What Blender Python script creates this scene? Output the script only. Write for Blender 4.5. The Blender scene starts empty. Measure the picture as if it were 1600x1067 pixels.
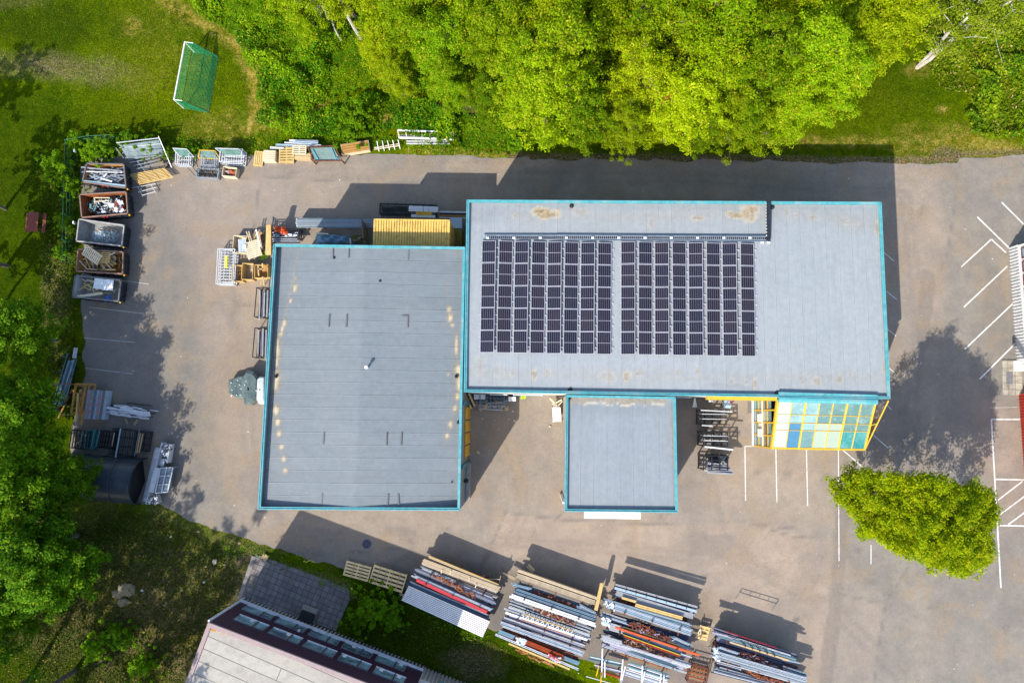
import bpy, math, random
import numpy as np
from mathutils import Vector, Matrix
SC = bpy.context.scene
COL = SC.collection
R = math.radians
# ------------------------------------------------------------------ camera
F_PX = 1244.0; CX, CY = 800.0, 533.5; CAMH = 69.1
_zc = Vector((-35.0/F_PX, 113.5/F_PX, 1.0)).normalized()
_yc = (Vector((0, 1, 0)) - _zc*_zc.y).normalized()
_xc = _yc.cross(_zc)
RW = Matrix((_xc, _yc, _zc))            # cam -> world rotation
cam = bpy.data.cameras.new('camera')
camo = bpy.data.objects.new('camera', cam); COL.objects.link(camo)
camo.matrix_world = Matrix.Translation((0, 0, CAMH)) @ RW.to_4x4()
cam.sensor_fit = 'HORIZONTAL'; cam.sensor_width = 36.0
cam.lens = 36.0*F_PX/1600.0
cam.clip_start = 1.0; cam.clip_end = 3000.0
SC.camera = camo
# ------------------------------------------------------------------ light
SUN_EL = R(41.2); SDX, SDY = 0.53, 0.85
SUN_AZ = math.atan2(-SDX, -SDY)
w = bpy.data.worlds.new('World'); SC.world = w; w.use_nodes = True
nt = w.node_tree; nt.nodes.clear()
sky = nt.nodes.new('ShaderNodeTexSky'); sky.sky_type = 'NISHITA'; sky.sun_disc = False
sky.sun_elevation = SUN_EL; sky.sun_rotation = SUN_AZ % (2*math.pi); sky.air_density = 1.0; sky.dust_density = 1.0
bg = nt.nodes.new('ShaderNodeBackground'); bg.inputs[1].default_value = 0.15
wo = nt.nodes.new('ShaderNodeOutputWorld')
nt.links.new(sky.outputs[0], bg.inputs[0]); nt.links.new(bg.outputs[0], wo.inputs[0])
sl = bpy.data.lights.new('sun', 'SUN'); sl.energy = 3.5; sl.angle = R(0.5); sl.color = (1.0, 0.93, 0.82)
so = bpy.data.objects.new('sun', sl); COL.objects.link(so)
_d = Vector((SDX*math.cos(SUN_EL), SDY*math.cos(SUN_EL), -math.sin(SUN_EL)))
so.rotation_euler = _d.to_track_quat('-Z', 'Y').to_euler()
so.location = (-30, -50, 60)
SC.view_settings.view_transform = 'Standard'; SC.view_settings.look = 'None'
SC.view_settings.exposure = 0.93; SC.view_settings.gamma = 1.0
SC.cycles.max_bounces = 5; SC.cycles.diffuse_bounces = 2; SC.cycles.glossy_bounces = 2
SC.cycles.transmission_bounces = 3; SC.cycles.transparent_max_bounces = 6
# ------------------------------------------------------------------ photo <-> place
def P(px, py, z=0.0):
    d = RW @ Vector(((px-CX)/F_PX, (CY-py)/F_PX, -1.0))
    t = (z-CAMH)/d.z
    return Vector((d.x*t, d.y*t, z))
_RWn = np.array(RW)
def toPX(X, Y, Z=0.0):
    v = np.stack([X, Y, (np.zeros_like(X)+Z)-CAMH], -1) @ _RWn
    return CX+v[..., 0]/(-v[..., 2])*F_PX, CY-v[..., 1]/(-v[..., 2])*F_PX
def zm(f, ox, oy):                      # coordinates read off an enlargement
    return lambda x, y: (ox+x/f, oy+y/f)
rng = np.random.RandomState(7)
rnd = random.Random(11)
# ------------------------------------------------------------------ numpy noise
def _lat(ix, iy, s):
    h = (ix.astype(np.int64)*374761393 + iy.astype(np.int64)*668265263 + s*1274126177) & 0xffffffff
    h = ((h ^ (h >> 13))*1274126177) & 0xffffffff
    return ((h ^ (h >> 16)) & 0xffff)/65535.0
def vn(x, y, s=0):
    ix, iy = np.floor(x), np.floor(y); fx, fy = x-ix, y-iy
    fx = fx*fx*(3-2*fx); fy = fy*fy*(3-2*fy)
    a, b = _lat(ix, iy, s), _lat(ix+1, iy, s); c, d = _lat(ix, iy+1, s), _lat(ix+1, iy+1, s)
    return (a*(1-fx)+b*fx)*(1-fy)+(c*(1-fx)+d*fx)*fy
def fbm(x, y, sc, s=0, o=4):
    r = 0; a = 0.5; t = 0
    for k in range(o):
        r = r+a*vn(x/sc, y/sc, s+k*17); t += a; a *= .5; sc *= .5
    return r/t
def blob(px, py, cx, cy, rx, ry, rot=0, soft=.35, nz=.5, seed=1, nsc=14):
    c, s = math.cos(R(rot)), math.sin(R(rot))
    dx, dy = px-cx, py-cy
    u = (dx*c+dy*s)/rx; v = (-dx*s+dy*c)/ry
    d = np.sqrt(u*u+v*v)+(fbm(px, py, nsc, seed)-.5)*2*nz
    return np.clip((1+soft-d)/(2*soft), 0, 1)
def seg(px, py, pts, wd, soft=.5, nz=.4, seed=1, nsc=12):
    best = np.full_like(px, 1e9)
    for (ax, ay), (bx, by) in zip(pts[:-1], pts[1:]):
        vx, vy = bx-ax, by-ay; L = vx*vx+vy*vy+1e-9
        t = np.clip(((px-ax)*vx+(py-ay)*vy)/L, 0, 1)
        best = np.minimum(best, np.hypot(px-ax-t*vx, py-ay-t*vy))
    d = best/wd+(fbm(px, py, nsc, seed)-.5)*2*nz
    return np.clip((1+soft-d)/(2*soft), 0, 1)
def inpoly(px, py, poly):
    r = np.zeros(px.shape, bool); n = len(poly)
    for i in range(n):
        ax, ay = poly[i]; bx, by = poly[(i+1) % n]
        if ay == by: continue
        c = ((ay > py) != (by > py)) & (px < (bx-ax)*(py-ay)/(by-ay)+ax)
        r ^= c
    return r
def polymask(px, py, poly, soft=3.0, nz=3, seed=3, nsc=12):
    qx = px+(fbm(px, py, nsc, seed)-.5)*2*nz; qy = py+(fbm(px, py, nsc, seed+9)-.5)*2*nz
    ins = inpoly(qx, qy, poly)
    best = np.full_like(px, 1e9)
    for i in range(len(poly)):
        ax, ay = poly[i]; bx, by = poly[(i+1) % len(poly)]
        vx, vy = bx-ax, by-ay; L = vx*vx+vy*vy+1e-9
        t = np.clip(((qx-ax)*vx+(qy-ay)*vy)/L, 0, 1)
        best = np.minimum(best, np.hypot(qx-ax-t*vx, qy-ay-t*vy))
    sd = np.where(ins, best, -best)
    return np.clip(.5+sd/(2*soft), 0, 1)
# ------------------------------------------------------------------ materials
def newmat(name):
    m = bpy.data.materials.new(name); m.use_nodes = True
    nt = m.node_tree; nt.nodes.clear()
    o = nt.nodes.new('ShaderNodeOutputMaterial'); b = nt.nodes.new('ShaderNodeBsdfPrincipled')
    nt.links.new(b.outputs[0], o.inputs[0])
    return m, nt, b, o
def N(nt, t, **kw):
    n = nt.nodes.new(t)
    for k, v in kw.items():
        if k.startswith('i_'):
            n.inputs[int(k[2:])].default_value = v
        else: setattr(n, k, v)
    return n
def ramp(nt, src, lo, hi, a=0.0, b=1.0):
    n = nt.nodes.new('ShaderNodeMapRange'); n.inputs[1].default_value = lo; n.inputs[2].default_value = hi
    n.inputs[3].default_value = a; n.inputs[4].default_value = b; nt.links.new(src, n.inputs[0]); return n.outputs[0]
def mixc(nt, fac, a, b, mode='MIX'):
    n = nt.nodes.new('ShaderNodeMix'); n.data_type = 'RGBA'; n.blend_type = mode
    for s, i in ((fac, 0), (a, 6), (b, 7)):
        if hasattr(s, 'links') or hasattr(s, 'is_linked'): nt.links.new(s, n.inputs[i])
        elif i == 0: n.inputs[0].default_value = s
        else: n.inputs[i].default_value = (*s, 1)
    return n.outputs[2]
def noise(nt, vec, scale, detail=4, rough=.6):
    n = nt.nodes.new('ShaderNodeTexNoise'); n.inputs['Scale'].default_value = scale
    n.inputs['Detail'].default_value = detail; n.inputs['Roughness'].default_value = rough
    if vec is not None: nt.links.new(vec, n.inputs['Vector'])
    return n
def math_(nt, op, a, b=None):
    n = nt.nodes.new('ShaderNodeMath'); n.operation = op
    for i, s in enumerate((a, b)):
        if s is None: continue
        if hasattr(s, 'is_linked'): nt.links.new(s, n.inputs[i])
        else: n.inputs[i].default_value = s
    return n.outputs[0]
def pm(name, col, rough=.6, metal=0., var=.25, sc=3., dirt=None, dirtamt=.5, dsc=1.2, bump=.15, bsc=30., spec=.4, rand=.0):
    """surface with tone variation, dirt patches, fine bump"""
    m, nt, b, o = newmat(name)
    tc = N(nt, 'ShaderNodeTexCoord'); v = tc.outputs['Object']
    n1 = noise(nt, v, sc, 5)
    f = ramp(nt, n1.outputs[0], .3, .7, 1-var, 1+var*.6)
    mul = nt.nodes.new('ShaderNodeVectorMath'); mul.operation = 'SCALE'
    mul.inputs[0].default_value = col; nt.links.new(f, mul.inputs['Scale'])
    c = mul.outputs[0]
    if rand:
        oi = N(nt, 'ShaderNodeObjectInfo')
        f2 = ramp(nt, oi.outputs['Random'], 0, 1, 1-rand, 1+rand)
        m2 = nt.nodes.new('ShaderNodeVectorMath'); m2.operation = 'SCALE'
        nt.links.new(c, m2.inputs[0]); nt.links.new(f2, m2.inputs['Scale']); c = m2.outputs[0]
    if dirt:
        n2 = noise(nt, v, dsc, 6, .7)
        c = mixc(nt, ramp(nt, n2.outputs[0], .5, .68, 0, dirtamt), c, dirt)
    nt.links.new(c, b.inputs['Base Color'])
    b.inputs['Roughness'].default_value = rough; b.inputs['Metallic'].default_value = metal
    b.inputs['Specular IOR Level'].default_value = spec
    if bump:
        n3 = noise(nt, v, bsc, 3)
        bp = N(nt, 'ShaderNodeBump'); bp.inputs['Strength'].default_value = bump; bp.inputs['Distance'].default_value = .02
        nt.links.new(n3.outputs[0], bp.inputs['Height']); nt.links.new(bp.outputs[0], b.inputs['Normal'])
    return m
# ------------------------------------------------------------------ mesh builder
class MB:
    def __init__(s): s.v = []; s.f = []; s.m = []
    def add(s, vs, fs, mi=0):
        k = len(s.v); s.v += [tuple(x) for x in vs]; s.f += [tuple(i+k for i in f) for f in fs]; s.m += [mi]*len(fs); return s
    def hexa(s, c, mi=0):                # 8 corners: bottom 4 (ccw), top 4
        return s.add(c, [(3, 2, 1, 0), (4, 5, 6, 7), (0, 1, 5, 4), (1, 2, 6, 5), (2, 3, 7, 6), (3, 0, 4, 7)], mi)
    def box(s, c, size, rz=0, mi=0, tilt=None):
        x, y, z = [q/2 for q in size]; m = Matrix.Rotation(rz, 3, 'Z')
        if tilt: m = m @ Matrix.Rotation(tilt[1], 3, tilt[0])
        c = Vector(c)
        return s.hexa([c+m @ Vector(p) for p in ((-x, -y, -z), (x, -y, -z), (x, y, -z), (-x, y, -z), (-x, -y, z), (x, -y, z), (x, y, z), (-x, y, z))], mi)
    def beam(s, a, b, wd, h, mi=0, up=(0, 0, 1)):
        a, b = Vector(a), Vector(b); d = (b-a).normalized(); up = Vector(up)
        if abs(d.dot(up)) > .98: up = Vector((0, 1, 0))
        sd = d.cross(up).normalized(); u = sd.cross(d)
        p = [(-1, -1), (1, -1), (1, 1), (-1, 1)]
        q = [sd*(i*wd/2)+u*(j*h/2) for i, j in p]
        vs = [a+x for x in q]+[b+x for x in q]
        return s.add(vs, [(0, 1, 2, 3), (7, 6, 5, 4), (4, 5, 1, 0), (5, 6, 2, 1), (6, 7, 3, 2), (7, 4, 0, 3)], mi)
    def cyl(s, a, b, r, n=8, r2=None, mi=0, caps=True):
        a, b = Vector(a), Vector(b); r2 = r if r2 is None else r2
        d = (b-a).normalized(); up = Vector((0, 0, 1)) if abs(d.z) < .95 else Vector((1, 0, 0))
        x = d.cross(up).normalized(); y = d.cross(x)
        vs = [a+(x*math.cos(t)+y*math.sin(t))*r for t in [2*math.pi*i/n for i in range(n)]]
        vs += [b+(x*math.cos(t)+y*math.sin(t))*r2 for t in [2*math.pi*i/n for i in range(n)]]
        fs = [(i, (i+1) % n, n+(i+1) % n, n+i) for i in range(n)]
        if caps: fs += [tuple(range(n))[::-1], tuple(range(n, 2*n))]
        return s.add(vs, fs, mi)
    def chan(s, a, b, wd, h, t=.015, mi=0):   # U profile open upward
        a, b = Vector(a), Vector(b); d = (b-a).normalized(); sd = d.cross(Vector((0, 0, 1))).normalized(); u = sd.cross(d)
        s.beam(a-u*(h/2-t/2), b-u*(h/2-t/2), wd, t, mi)
        for k in (-1, 1): s.beam(a+sd*k*(wd/2-t/2)+u*t/2, b+sd*k*(wd/2-t/2)+u*t/2, t, h-t, mi)
        return s
    def ibeam(s, a, b, wd, h, t=.02, mi=0):
        a, b = Vector(a), Vector(b); d = (b-a).normalized(); sd = d.cross(Vector((0, 0, 1))).normalized(); u = sd.cross(d)
        s.beam(a-u*(h/2-t/2), b-u*(h/2-t/2), wd, t, mi); s.beam(a+u*(h/2-t/2), b+u*(h/2-t/2), wd, t, mi)
        return s.beam(a, b, t, h-2*t, mi)
    def prism(s, pts, z0, z1, mi=0):
        n = len(pts)
        return s.add([(p[0], p[1], z0) for p in pts]+[(p[0], p[1], z1) for p in pts],
                     [tuple(range(n))[::-1], tuple(range(n, 2*n))]+[(i, (i+1) % n, n+(i+1) % n, n+i) for i in range(n)], mi)
    def quad(s, a, b, c, d, mi=0): return s.add([a, b, c, d], [(0, 1, 2, 3)], mi)
    def build(s, name, mats, parent=None, smooth=False, local=False):
        me = bpy.data.meshes.new(name)
        vs = s.v
        if parent is not None and not local:
            im = XF[parent.name].inverted(); vs = [tuple(im @ Vector(v)) for v in vs]
        me.from_pydata(vs, [], s.f)
        if not isinstance(mats, (list, tuple)): mats = [mats]
        for m in mats: me.materials.append(m)
        if len(mats) > 1: me.polygons.foreach_set('material_index', s.m)
        if smooth: me.polygons.foreach_set('use_smooth', [True]*len(s.f))
        me.update()
        o = bpy.data.objects.new(name, me); COL.objects.link(o)
        if parent is not None: o.parent = parent; XF[o.name] = XF[parent.name]
        else: XF[o.name] = Matrix.Identity(4)
        return o
XF = {}
def tag(o, label=None, cat=None, group=None, kind=None):
    if label: o['label'] = label
    if cat: o['category'] = cat
    if group: o['group'] = group
    if kind: o['kind'] = kind
    return o
def thing(name, label, cat, loc=(0, 0, 0), rz=0, group=None):
    o = bpy.data.objects.new(name, None); COL.objects.link(o); o.empty_display_size = .3
    o.location = loc; o.rotation_euler = (0, 0, rz)
    XF[o.name] = Matrix.Translation(Vector(loc)) @ Matrix.Rotation(rz, 4, 'Z')
    return tag(o, label, cat, group)
def solo(mb, name, mats, label, cat, group=None, smooth=False, kind=None):
    """a thing that is one mesh: origin moved to its base"""
    a = np.array(mb.v); c = Vector(((a[:, 0].min()+a[:, 0].max())/2, (a[:, 1].min()+a[:, 1].max())/2, a[:, 2].min()))
    mb.v = [tuple(Vector(v)-c) for v in mb.v]
    o = mb.build(name, mats, None, smooth); o.location = c
    return tag(o, label, cat, group, kind)
def dup(root, loc, rz=0, label=None, group=None, scale=None):
    r = root.copy(); COL.objects.link(r); r.location = loc; r.rotation_euler = (0, 0, rz)
    if scale is not None: r.scale = scale
    XF[r.name] = Matrix.Translation(Vector(loc)) @ Matrix.Rotation(rz, 4, 'Z')
    if label: r['label'] = label
    if group: r['group'] = group
    for ch in list(root.children):
        c = ch.copy(); COL.objects.link(c); c.parent = r
        for g in ch.children:
            d = g.copy(); COL.objects.link(d); d.parent = c
    return r
def npmesh(name, V, F, mat, col=None, smooth=False, extra=None):
    """big numpy mesh of quads; col: per-vertex rgb"""
    me = bpy.data.meshes.new(name); n = len(V); k = F.shape[1]
    me.vertices.add(n); me.vertices.foreach_set('co', np.ascontiguousarray(V, np.float32).ravel())
    me.loops.add(F.size); me.loops.foreach_set('vertex_index', F.astype(np.int32).ravel())
    me.polygons.add(len(F)); me.polygons.foreach_set('loop_start', np.arange(0, F.size, k, dtype=np.int32))
    me.update(calc_edges=True)
    if smooth: me.polygons.foreach_set('use_smooth', [True]*len(F))
    for nm, c in ([('tint', col)] if col is not None else [])+list((extra or {}).items()):
        at = me.color_attributes.new(nm, 'FLOAT_COLOR', 'POINT')
        cc = np.ones((n, 4), np.float32); cc[:, :c.shape[1]] = c
        at.data.foreach_set('color', cc.ravel())
    me.materials.append(mat)
    return me
def ordn(i):
    return ['first', 'second', 'third', 'fourth', 'fifth', 'sixth', 'seventh', 'eighth', 'ninth', 'tenth', 'eleventh', 'twelfth', 'thirteenth', 'fourteenth', 'fifteenth', 'sixteenth', 'seventeenth', 'eighteenth', 'nineteenth', 'twentieth', 'twenty-first', 'twenty-second', 'twenty-third', 'twenty-fourth', 'twenty-fifth', 'twenty-sixth', 'twenty-seventh', 'twenty-eighth', 'twenty-ninth', 'thirtieth'][i]
# ================================================================== GROUND
def grid_obj(name, xs, ys, zf, mat, attrs, keep=None, uv=False):
    X, Y = np.meshgrid(xs, ys); Z = zf(X, Y)
    nx, ny = len(xs), len(ys)
    idx = np.arange(nx*ny).reshape(ny, nx)
    F = np.stack([idx[:-1, :-1], idx[:-1, 1:], idx[1:, 1:], idx[1:, :-1]], -1).reshape(-1, 4)
    V = np.stack([X, Y, Z], -1).reshape(-1, 3)
    return V, F
def attr_nodes(nt, name):
    a = nt.nodes.new('ShaderNodeAttribute'); a.attribute_name = name
    s = nt.nodes.new('ShaderNodeSeparateColor'); nt.links.new(a.outputs['Color'], s.inputs[0])
    return s.outputs[0], s.outputs[1], s.outputs[2], a.outputs['Alpha']
# ---- grass material
def grass_material():
    m, nt, b, o = newmat('lawn_grass')
    tc = N(nt, 'ShaderNodeTexCoord'); v = tc.outputs['Object']
    dry, soil, lush_vignette, _ = attr_nodes(nt, 'paint')
    big = noise(nt, v, .12, 5, .65); mid = noise(nt, v, .9, 6, .7); fine = noise(nt, v, 7, 5, .75)
    c = mixc(nt, ramp(nt, mid.outputs[0], .35, .65), (.028, .062, .001), (.088, .138, .001))
    c = mixc(nt, ramp(nt, big.outputs[0], .4, .62, 0, .6), c, (.135, .165, .001))
    c = mixc(nt, lush_vignette, c, (.022, .045, .002))  # deep green grass, also carries the painted vignette
    dm = mixc(nt, ramp(nt, mid.outputs[0], .4, .6), (.22, .17, .015), (.42, .29, .08))
    dn = noise(nt, v, 1.7, 6, .75)
    dfac = math_(nt, 'MULTIPLY', dry, ramp(nt, dn.outputs[0], .38, .58, .1, 1.))
    c = mixc(nt, dfac, c, dm)
    sm = mixc(nt, ramp(nt, fine.outputs[0], .35, .65), (.075, .055, .028), (.21, .16, .09))
    sf = math_(nt, 'MULTIPLY', soil, ramp(nt, dn.outputs[0], .30, .55, .2, 1.))
    c = mixc(nt, sf, c, sm)
    f = ramp(nt, fine.outputs[0], .3, .7, .35, 1.65)
    g2 = noise(nt, v, 2.3, 5, .8); f = math_(nt, 'MULTIPLY', f, ramp(nt, g2.outputs[0], .3, .7, .7, 1.3))
    ml = nt.nodes.new('ShaderNodeVectorMath'); ml.operation = 'SCALE'; nt.links.new(c, ml.inputs[0]); nt.links.new(f, ml.inputs['Scale'])
    nt.links.new(ml.outputs[0], b.inputs['Base Color']); b.inputs['Roughness'].default_value = .95; b.inputs['Specular IOR Level'].default_value = .0
    bn = noise(nt, v, 5, 6, .8); bp = N(nt, 'ShaderNodeBump'); bp.inputs['Strength'].default_value = .9; bp.inputs['Distance'].default_value = .12
    nt.links.new(bn.outputs[0], bp.inputs['Height']); nt.links.new(bp.outputs[0], b.inputs['Normal'])
    return m
def spaced(lo, hi, fine, far):
    a = list(np.arange(lo, hi+1e-6, fine)); st = fine
    x = lo; pre = []
    while x > -far: st *= 1.35; x -= st; pre.append(x)
    x = hi; st = fine; post = []
    while x < far: st *= 1.35; x += st; post.append(x)
    return np.array(pre[::-1]+a+post)
gx = spaced(-56, 50, .25, 900); gy = spaced(-30, 44, .25, 900)
V, F = grid_obj('grass', gx, gy, lambda x, y: np.zeros_like(x), None, None)
px, py = toPX(V[:, 0], V[:, 1])
ok = (np.abs(V[:, 0]) < 90) & (np.abs(V[:, 1]) < 80)
px = np.where(ok, px, -3000); py = np.where(ok, py, -3000)
# gentle ditch behind the road, mounds under the wood
V[:, 2] = -0.03+np.where(ok, (fbm(V[:, 0], V[:, 1], 3.0, 5)-.5)*.05, 0)
dry = np.zeros(len(V)); soil = np.zeros(len(V)); lush_vignette = np.zeros(len(V))
def mx(a, b): return np.maximum(a, b)
dry = mx(dry, .6*blob(px, py, 205, 41, 14, 14, 0, .3, .35, 2))
dry = mx(dry, .8*seg(px, py, [(255, 0), (300, 30), (340, 45), (372, 75), (396, 105), (403, 140), (398, 175), (388, 205)], 11, .6, .5, 3))
dry = mx(dry, 1.*seg(px, py, [(388, 95), (401, 125), (403, 160)], 13, .4, .5, 4))
dry = mx(dry, .5*blob(px, py, 345, 205, 50, 28, 0, .5, .6, 5))
dry = mx(dry, .15*blob(px, py, 250, 75, 60, 60, 0, .6, .8, 6, 25))
dry = mx(dry, .6*blob(px, py, 420, 190, 40, 14, -25, .5, .6, 7))
dry = mx(dry, .9*blob(px, py, 605, 185, 14, 12, 0, .4, .5, 8))
dry = mx(dry, .9*blob(px, py, 500, 168, 25, 5, -25, .4, .5, 9))
dry = mx(dry, .75*blob(px, py, 1470, 222, 75, 22, 0, .5, .7, 10))
dry = mx(dry, .8*blob(px, py, 1555, 232, 60, 12, 0, .5, .5, 11))
dry = mx(dry, .7*blob(px, py, 1290, 222, 110, 8, 0, .6, .6, 12))
dry = mx(dry, .9*blob(px, py, 1473, 172, 9, 7, 0, .4, .4, 13))
dry = mx(dry, .6*blob(px, py, 1434, 110, 18, 10, 0, .4, .4, 14))
dry = mx(dry, .6*blob(px, py, 215, 945, 60, 30, 20, .5, .7, 15))
dry = mx(dry, .45*blob(px, py, 250, 1000, 50, 60, 20, .5, .8, 16))
dry = mx(dry, .8*seg(px, py, [(640, 236), (800, 242), (800, 238)], 5, .5, .5, 17))
soil = mx(soil, .62*blob(px, py, 95, 107, 95, 22, 5, .5, .7, 20, 22))
soil = mx(soil, .78*blob(px, py, 60, 102, 50, 14, 5, .4, .5, 21))
soil = mx(soil, .22*blob(px, py, 190, 125, 40, 14, 15, .5, .8, 22))
soil = mx(soil, .3*blob(px, py, 10, 5, 60, 10, 0, .4, .8, 23))
soil = mx(soil, .95*seg(px, py, [(800, 245), (1000, 247), (1200, 249), (1380, 252), (1460, 250), (1500, 244)], 6.5, .4, .4, 24))
soil = mx(soil, 1.*blob(px, py, 1480, 243, 26, 12, 0, .3, .4, 25))
soil = mx(soil, .8*seg(px, py, [(1500, 240), (1600, 238)], 6, .4, .5, 26))
soil = mx(soil, .9*blob(px, py, 740, 1035, 42, 26, 10, .4, .5, 27))
soil = mx(soil, .85*blob(px, py, 335, 893, 32, 20, 10, .4, .6, 28))
soil = mx(soil, .75*blob(px, py, 250, 940, 170, 120, 10, .6, .9, 29, 40))
soil = mx(soil, .6*seg(px, py, [(690, 165), (740, 175)], 9, .4, .5, 30))
soil = mx(soil, .5*blob(px, py, 90, 470, 18, 70, 0, .5, .8, 31))
soil = mx(soil, .9*seg(px, py, [(375, 880), (390, 868), (450, 890), (540, 915), (545, 930)], 8, .4, .5, 32))
soil = mx(soil, .8*blob(px, py, 1600, 700, 16, 80, 0, .4, .4, 33))
lush_vignette = mx(lush_vignette, .75*polymask(px, py, [(-200, 150), (60, 220), (120, 240), (130, 800), (260, 820), (470, 880), (300, 1300), (-300, 1300)], 30, 20, 40, 60))
lush_vignette = mx(lush_vignette, .8*blob(px, py, 660, 970, 160, 120, 20, .4, .4, 41, 50))
lush_vignette = mx(lush_vignette, .75*blob(px, py, 70, 40, 120, 45, 0, .5, .7, 42, 50)); lush_vignette = mx(lush_vignette, .7*blob(px, py, 40, 200, 140, 70, 10, .6, .7, 45, 60)); lush_vignette = mx(lush_vignette, .5*blob(px, py, 180, 190, 120, 30, 10, .6, .7, 46, 40))  # upper-left darkening: vignette painted into the lawn colour
lush_vignette = mx(lush_vignette, .5*blob(px, py, 1360, 130, 90, 70, 0, .6, .5, 43, 40))
me = npmesh('grass', V, F, grass_material(), extra={'paint': np.stack([dry, soil, lush_vignette], -1)}, smooth=True)
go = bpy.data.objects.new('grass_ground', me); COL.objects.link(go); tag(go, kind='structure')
# ---- asphalt yard
YARD = [(128, 262), (150, 248), (200, 240), (270, 239), (400, 244), (470, 242), (560, 240), (700, 243), (800, 247), (1000, 249), (1200, 252),
        (1400, 256), (1450, 257), (1478, 258), (1500, 256), (1500, 246), (1560, 245), (1700, 240), (2600, 220), (2600, 1500), (1150, 1500), (1010, 1200),
        (985, 1085), (960, 1050), (900, 1022), (770, 982), (690, 948), (640, 915), (560, 893), (480, 873), (400, 846), (345, 830), (300, 815), (255, 792), (238, 783), (215, 787), (160, 786),
        (118, 775), (108, 700), (117, 650), (130, 590), (133, 545), (129, 500), (127, 400)]
def yard_material():
    m, nt, b, o = newmat('asphalt')
    tc = N(nt, 'ShaderNodeTexCoord'); v = tc.outputs['Object']
    warm, dark, stain, _ = attr_nodes(nt, 'paint')
    big = noise(nt, v, .10, 5, .65); mid = noise(nt, v, .7, 6, .7); fine = noise(nt, v, 14, 4, .8); xf = noise(nt, v, 60, 2, .8)
    c = mixc(nt, ramp(nt, mid.outputs[0], .35, .65), (.194, .176, .153), (.256, .227, .186))
    wc = mixc(nt, ramp(nt, mid.outputs[0], .35, .65), (.290, .228, .178), (.350, .278, .214))
    c = mixc(nt, warm, c, wc)
    c = mixc(nt, ramp(nt, big.outputs[0], .45, .62, 0, .35), c, (.200, .180, .165))
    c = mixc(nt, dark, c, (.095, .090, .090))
    c = mixc(nt, math_(nt, 'MULTIPLY', stain, ramp(nt, mid.outputs[0], .35, .55, .3, 1.)), c, (.27, .20, .13))
    f = ramp(nt, fine.outputs[0], .3, .7, .82, 1.18)
    gr = noise(nt, v, 3.2, 5, .8); f = math_(nt, 'MULTIPLY', f, ramp(nt, gr.outputs[0], .3, .7, .90, 1.10))
    f = math_(nt, 'MULTIPLY', f, ramp(nt, xf.outputs[0], .3, .7, .62, 1.38))
    # cracks
    vo = nt.nodes.new('ShaderNodeTexVoronoi'); vo.feature = 'DISTANCE_TO_EDGE'; vo.inputs['Scale'].default_value = .085
    wv = nt.nodes.new('ShaderNodeVectorMath'); wv.operation = 'ADD'
    sc = nt.nodes.new('ShaderNodeVectorMath'); sc.operation = 'SCALE'; sc.inputs['Scale'].default_value = 3.
    nt.links.new(mid.outputs['Color'], sc.inputs[0]); nt.links.new(sc.outputs[0], wv.inputs[1]); nt.links.new(v, wv.inputs[0]); nt.links.new(wv.outputs[0], vo.inputs['Vector'])
    cr = ramp(nt, vo.outputs['Distance'], .0, .004, .84, 1.)
    f = math_(nt, 'MULTIPLY', f, cr)
    ml = nt.nodes.new('ShaderNodeVectorMath'); ml.operation = 'SCALE'; nt.links.new(c, ml.inputs[0]); nt.links.new(f, ml.inputs['Scale'])
    nt.links.new(ml.outputs[0], b.inputs['Base Color']); b.inputs['Roughness'].default_value = .9; b.inputs['Specular IOR Level'].default_value = .25
    bp = N(nt, 'ShaderNodeBump'); bp.inputs['Strength'].default_value = .4; bp.inputs['Distance'].default_value = .02
    nt.links.new(xf.outputs[0], bp.inputs['Height']); nt.links.new(bp.outputs[0], b.inputs['Normal'])
    return m
Yw = np.array([P(*p)[:2] for p in YARD])
# roughen the outline a little
pts = []
for i in range(len(Yw)):
    a, b_ = Yw[i], Yw[(i+1) % len(Yw)]; L = np.linalg.norm(b_-a); n = max(1, min(400, int(L/.35)))
    for k in range(n): pts.append(a+(b_-a)*k/n)
pts = np.array(pts); nn = (fbm(pts[:, 0], pts[:, 1], 1.2, 77, 4)-.5)*.8; nm = (fbm(pts[:, 0], pts[:, 1], 1.2, 99, 4)-.5)*.8
pts = pts+np.stack([nn, nm], -1)
ax_ = np.concatenate([np.arange(-45, 56, .25), np.arange(56, 100, 2.)]); ay_ = np.concatenate([np.arange(-60, -30, 2.), np.arange(-30, 25.01, .25)])
V, F = grid_obj('yard', ax_, ay_, lambda x, y: np.full_like(x, .004), None, None)
ins = inpoly(V[:, 0], V[:, 1], pts)
cnt = ins[F].sum(1); keep = cnt > 0; mixed = F[(cnt > 0) & (cnt < 4)]
mv = np.unique(mixed[~ins[mixed]])
for k in mv:
    p = V[k, :2]; A = pts; B = np.roll(pts, -1, 0)
    near = np.where((np.abs(A-p) < 4.5).all(1))[0]
    if len(near) == 0: near = np.arange(len(A))
    a = A[near]; d = B[near]-a; t = np.clip(((p-a)*d).sum(1)/((d*d).sum(1)+1e-12), 0, 1); q = a+d*t[:, None]
    V[k, :2] = q[np.argmin(((q-p)**2).sum(1))]
F = F[keep]; used = np.unique(F); remap = -np.ones(len(V), int); remap[used] = np.arange(len(used)); V = V[used]; F = remap[F]
px, py = toPX(V[:, 0], V[:, 1])
warm = .55*polymask(px, py, [(230, 250), (1390, 240), (1470, 260), (1480, 560), (1560, 640), (1700, 700), (1700, 740), (1330, 740), (1330, 900), (1382, 938), (1366, 1080), (960, 1080), (700, 870), (390, 850), (330, 700), (300, 420)], 12, 10, 51, 40)
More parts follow.
